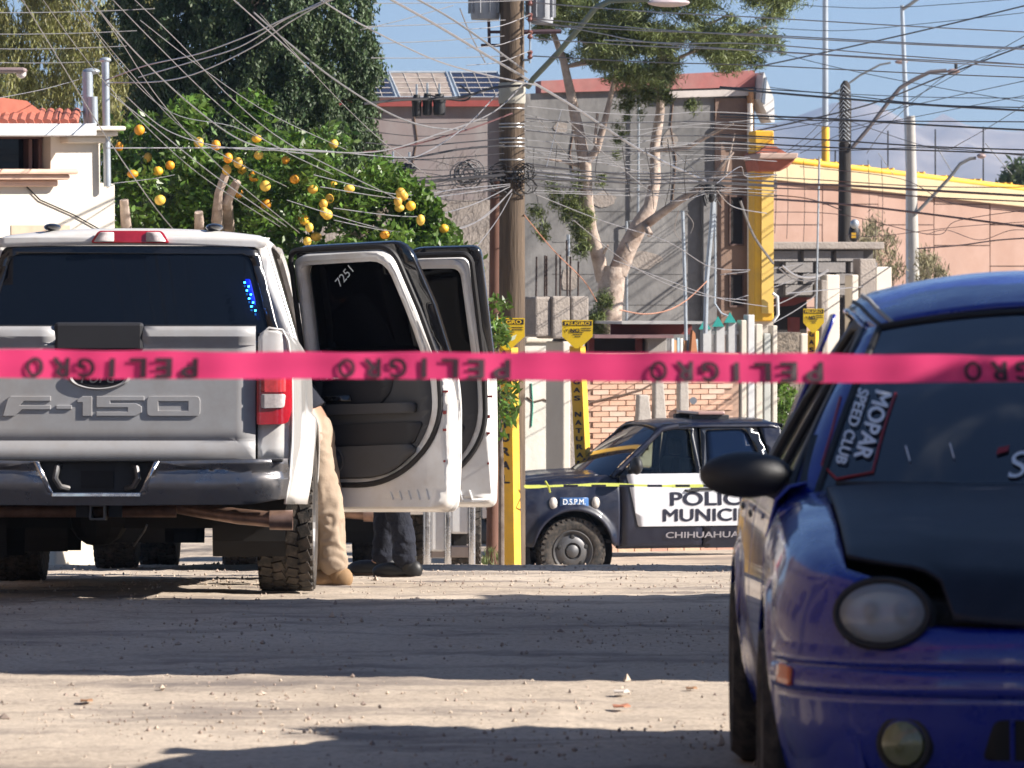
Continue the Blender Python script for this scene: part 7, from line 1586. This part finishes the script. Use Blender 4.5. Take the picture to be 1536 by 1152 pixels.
# service body with polished uprights beyond the open doors
def service_truck():
    D = 42.2; t = T('utility_truck', 'white service truck with polished metal uprights seen below the open doors', 'truck', (0, 0, 0)); s = D / F; gz = gs(D)
    X = lambda px: (px - 768) * s; Z = lambda py: CZ - (py - YH) * s
    MB().box((X(390), D, gz + .45), (X(712), D + 4.5, 1.25)).o('service_body', mat('polished_panel', (.7, .7, .72), .12, metal=.75, var=.15, scale=3), t, False, .03)
    MB().box((X(646), D - .13, gz + .15), (X(668), D - .005, 1.0)).o('white_panel', WHITE, t, False, .02); MB().box((X(676), D - .13, gz + .3), (X(703), D - .005, 1.0)).o('white_panel', WHITE, t, False, .02)
    for x in (641, 672, 708): MB().tube([(X(x), D - .12, gz + .02), (X(x), D - .12, 1.0)], .03 if x != 641 else .035, 16).o('upright', CHROME, t, True)
    MB().box((X(640), D - .1, gz + .1), (X(712), D + .2, gz + .2)).o('step', mat('checker_plate', (.35, .3, .28), .4, metal=.6), t, False, .01)
    MB().box((X(676), D - .06, gz + .1), (X(700), D - .02, gz + .32)).o('mud_flap', UNDER, t)
    MB().box((X(400), D - .0 + .1, gz + .55), (X(700), D + 4.4, gz + .7)).o('chassis', UNDER, t)
    for x in (355, 611): wheel(t, X(x), D + .6, gz + .41, .41, .28, 1 if x > 500 else -1)
    MB().box((X(400), D + 4.6, gz + .5), (X(700), D + 6, 1.1)).o('cab', WHITE, t, False, .15)
    for x in (400, 690): wheel(t, X(x), D + 5.2, gs(D + 5.2) + .41, .41, .28, 1 if x > 500 else -1)
service_truck()
# police pickup across the street
pd = dict(paint=NAVY, gate=NAVY, side=NAVY, bumper=BLACKP, rglass=TGLASS, dglass=glass('navy_side_glass', (.03, .06, .14), .05, .18, base=(.006, .014, .04)), door=NAVY, handle=BLACKP, mirror=BLACKP, fglass=CGLASS, slat=BLACKP, wglass=glass('blue_windscreen', (.05, .09, .2), .06, .15, base=(.008, .02, .06)))
AL = R(15); RD = 60.3
pol = pickup('police_pickup', 'dark blue police pickup with white door panel parked across the street', (0, 0, 0), 0, 0, pd, rear_detail=False, rim='steel')
for c in pol.children: c.location.y -= YF
fax = Vector(((858 - 768) * RD / F, RD)); s_ = RD / F
pol.rotation_euler[2] = R(90) + AL; left = Vector((-math.sin(R(90) + AL + PI / 2) , 0)) # left side of the pickup faces the camera
Mz = Matrix.Rotation(R(90) + AL, 4, 'Z'); off = Mz @ Vector((-.98, 0, 0)); pol.location = (fax.x - off.x, fax.y - off.y, CZ - (878 - YH) * s_)
pol.children[0]
root_like = pol
def on_left(y, z, lift): # sheet point on the left side; y measured from the tailgate
    return Vector((-(tsx(z) + lift), y - YF, z))
sheet('door_livery', rpoly([(4.17, 1.335), (2.34, 1.335), (2.34, .70), (4.03, .70)], .03), mat('white_livery', (.66, .66, .69), .3, coat=.8, var=.03), pol, lambda y, z: on_left(y, z, .018), (), (.1, .06), .004)
def side_text(body, y0, z0, w, h, m, b=.03): text('livery_lettering', body, w, h, lambda u, v: on_left(y0 - u, z0 + v, .024), m, pol, b)
side_text('POLICIA', 3.63, .945, 1.22, .17, DECB, .03); side_text('MUNICIPAL', 3.72, .755, 1.42, .155, DECB, .03); side_text('CHIHUAHUA CAPITAL', 3.68, .555, 1.6, .075, mat('grey_print', (.3, .28, .3), .5), .02)
MB().box((-1.03, 3.08 - YF, 1.13), (-1.01, 3.36 - YF, 1.165)).o('door_handle', BLACKP, pol, False, .005)
bdg = sheet('fender_badge', rpoly([(5.02, .94), (4.66, .94), (4.66, 1.06), (5.02, 1.06)], .02), mat('badge_blue', (.05, .14, .35), .4), pol, lambda y, z: on_left(y, z, .040), (), (.1, .05), .004)
text('badge_lettering', 'D.S.P.M.', .28, .07, lambda u, v: on_left(4.98 - u, .975 + v, .046), DECW, bdg, .02)
for yy in (5.10, 4.57):
    sheet('shield', [(yy + .05 * math.cos(a), 1.0 + .068 * math.sin(a) - (.01 if a > 3.2 else 0)) for a in [i * PI / 8 for i in range(16)]], mat('shield_silver', (.5, .46, .42), .4, var=.3, scale=30), bdg, lambda y, z: on_left(y, z, .041), (), None, .004)
# light bar
lb = MB().box((-.45, 2.75 - YF, 2.03), (.45, 3.1 - YF, 2.07)).o('light_bar', mat('lightbar_pinkish', (.32, .2, .18), .35, coat=.5), pol, False, .015)
for x in (-.34, .34): MB().box((x - .06, 2.68 - YF, 1.96), (x + .06, 3.16 - YF, 2.03)).o('light_bar_foot', BLACKP, lb, False, .01)
MB().ball((0, 2.93 - YF, 2.0), (.1, .07, .05)).o('siren', BLACKP, lb, True)

car = blue_car((1.462, 11.72, .215), -.0125)

TAN = mat('tan_cloth', (.31, .235, .17), .9, c2=(.39, .30, .225), scale=4, bump=.12, bscale=60); DK = mat('dark_navy_cloth', (.008, .010, .02), .9, var=.3, bump=.4, bscale=60)
hair = mat('black_hair', (.01, .008, .007), .7)
person('person in beige trousers and tan boots leaning into the open pickup', (-1.04, 28.75, gs(28.75) - .01), R(80), R(38), TAN, DK, mat('tan_boot', (.26, .16, .08), .8, var=.2), hair, .05, .10, ((.22, .65, 1.15), (.25, .6, 1.1)))
person('person in dark navy trousers and black boots behind the open doors', (-.76, 32.3, gs(32.3) - .01), R(75), R(6), DK, DK, mat('black_boot', (.012, .012, .012), .5), hair, .12, 0, ((.24, .3, 1.05), (.24, .32, 1.1)))

# air between here and the hills
hz = bpy.data.materials.new('haze'); hz.use_nodes = True; hz.node_tree.nodes.clear(); vo = hz.node_tree.nodes.new('ShaderNodeVolumePrincipled'); oo = hz.node_tree.nodes.new('ShaderNodeOutputMaterial')
vo.inputs['Color'].default_value = (.5, .68, 1, 1); vo.inputs['Density'].default_value = .00020; vo.inputs['Anisotropy'].default_value = .2; hz.node_tree.links.new(vo.outputs['Volume'], oo.inputs['Volume'])
MB().box((-7000, -600, -4), (7000, 5200, 290)).o('haze', hz, None, kind='stuff')
for o in list(bpy.data.objects):
    if o.type == 'EMPTY' and not o.children and o.name not in [x.name for x in SC.objects]: bpy.data.objects.remove(o)
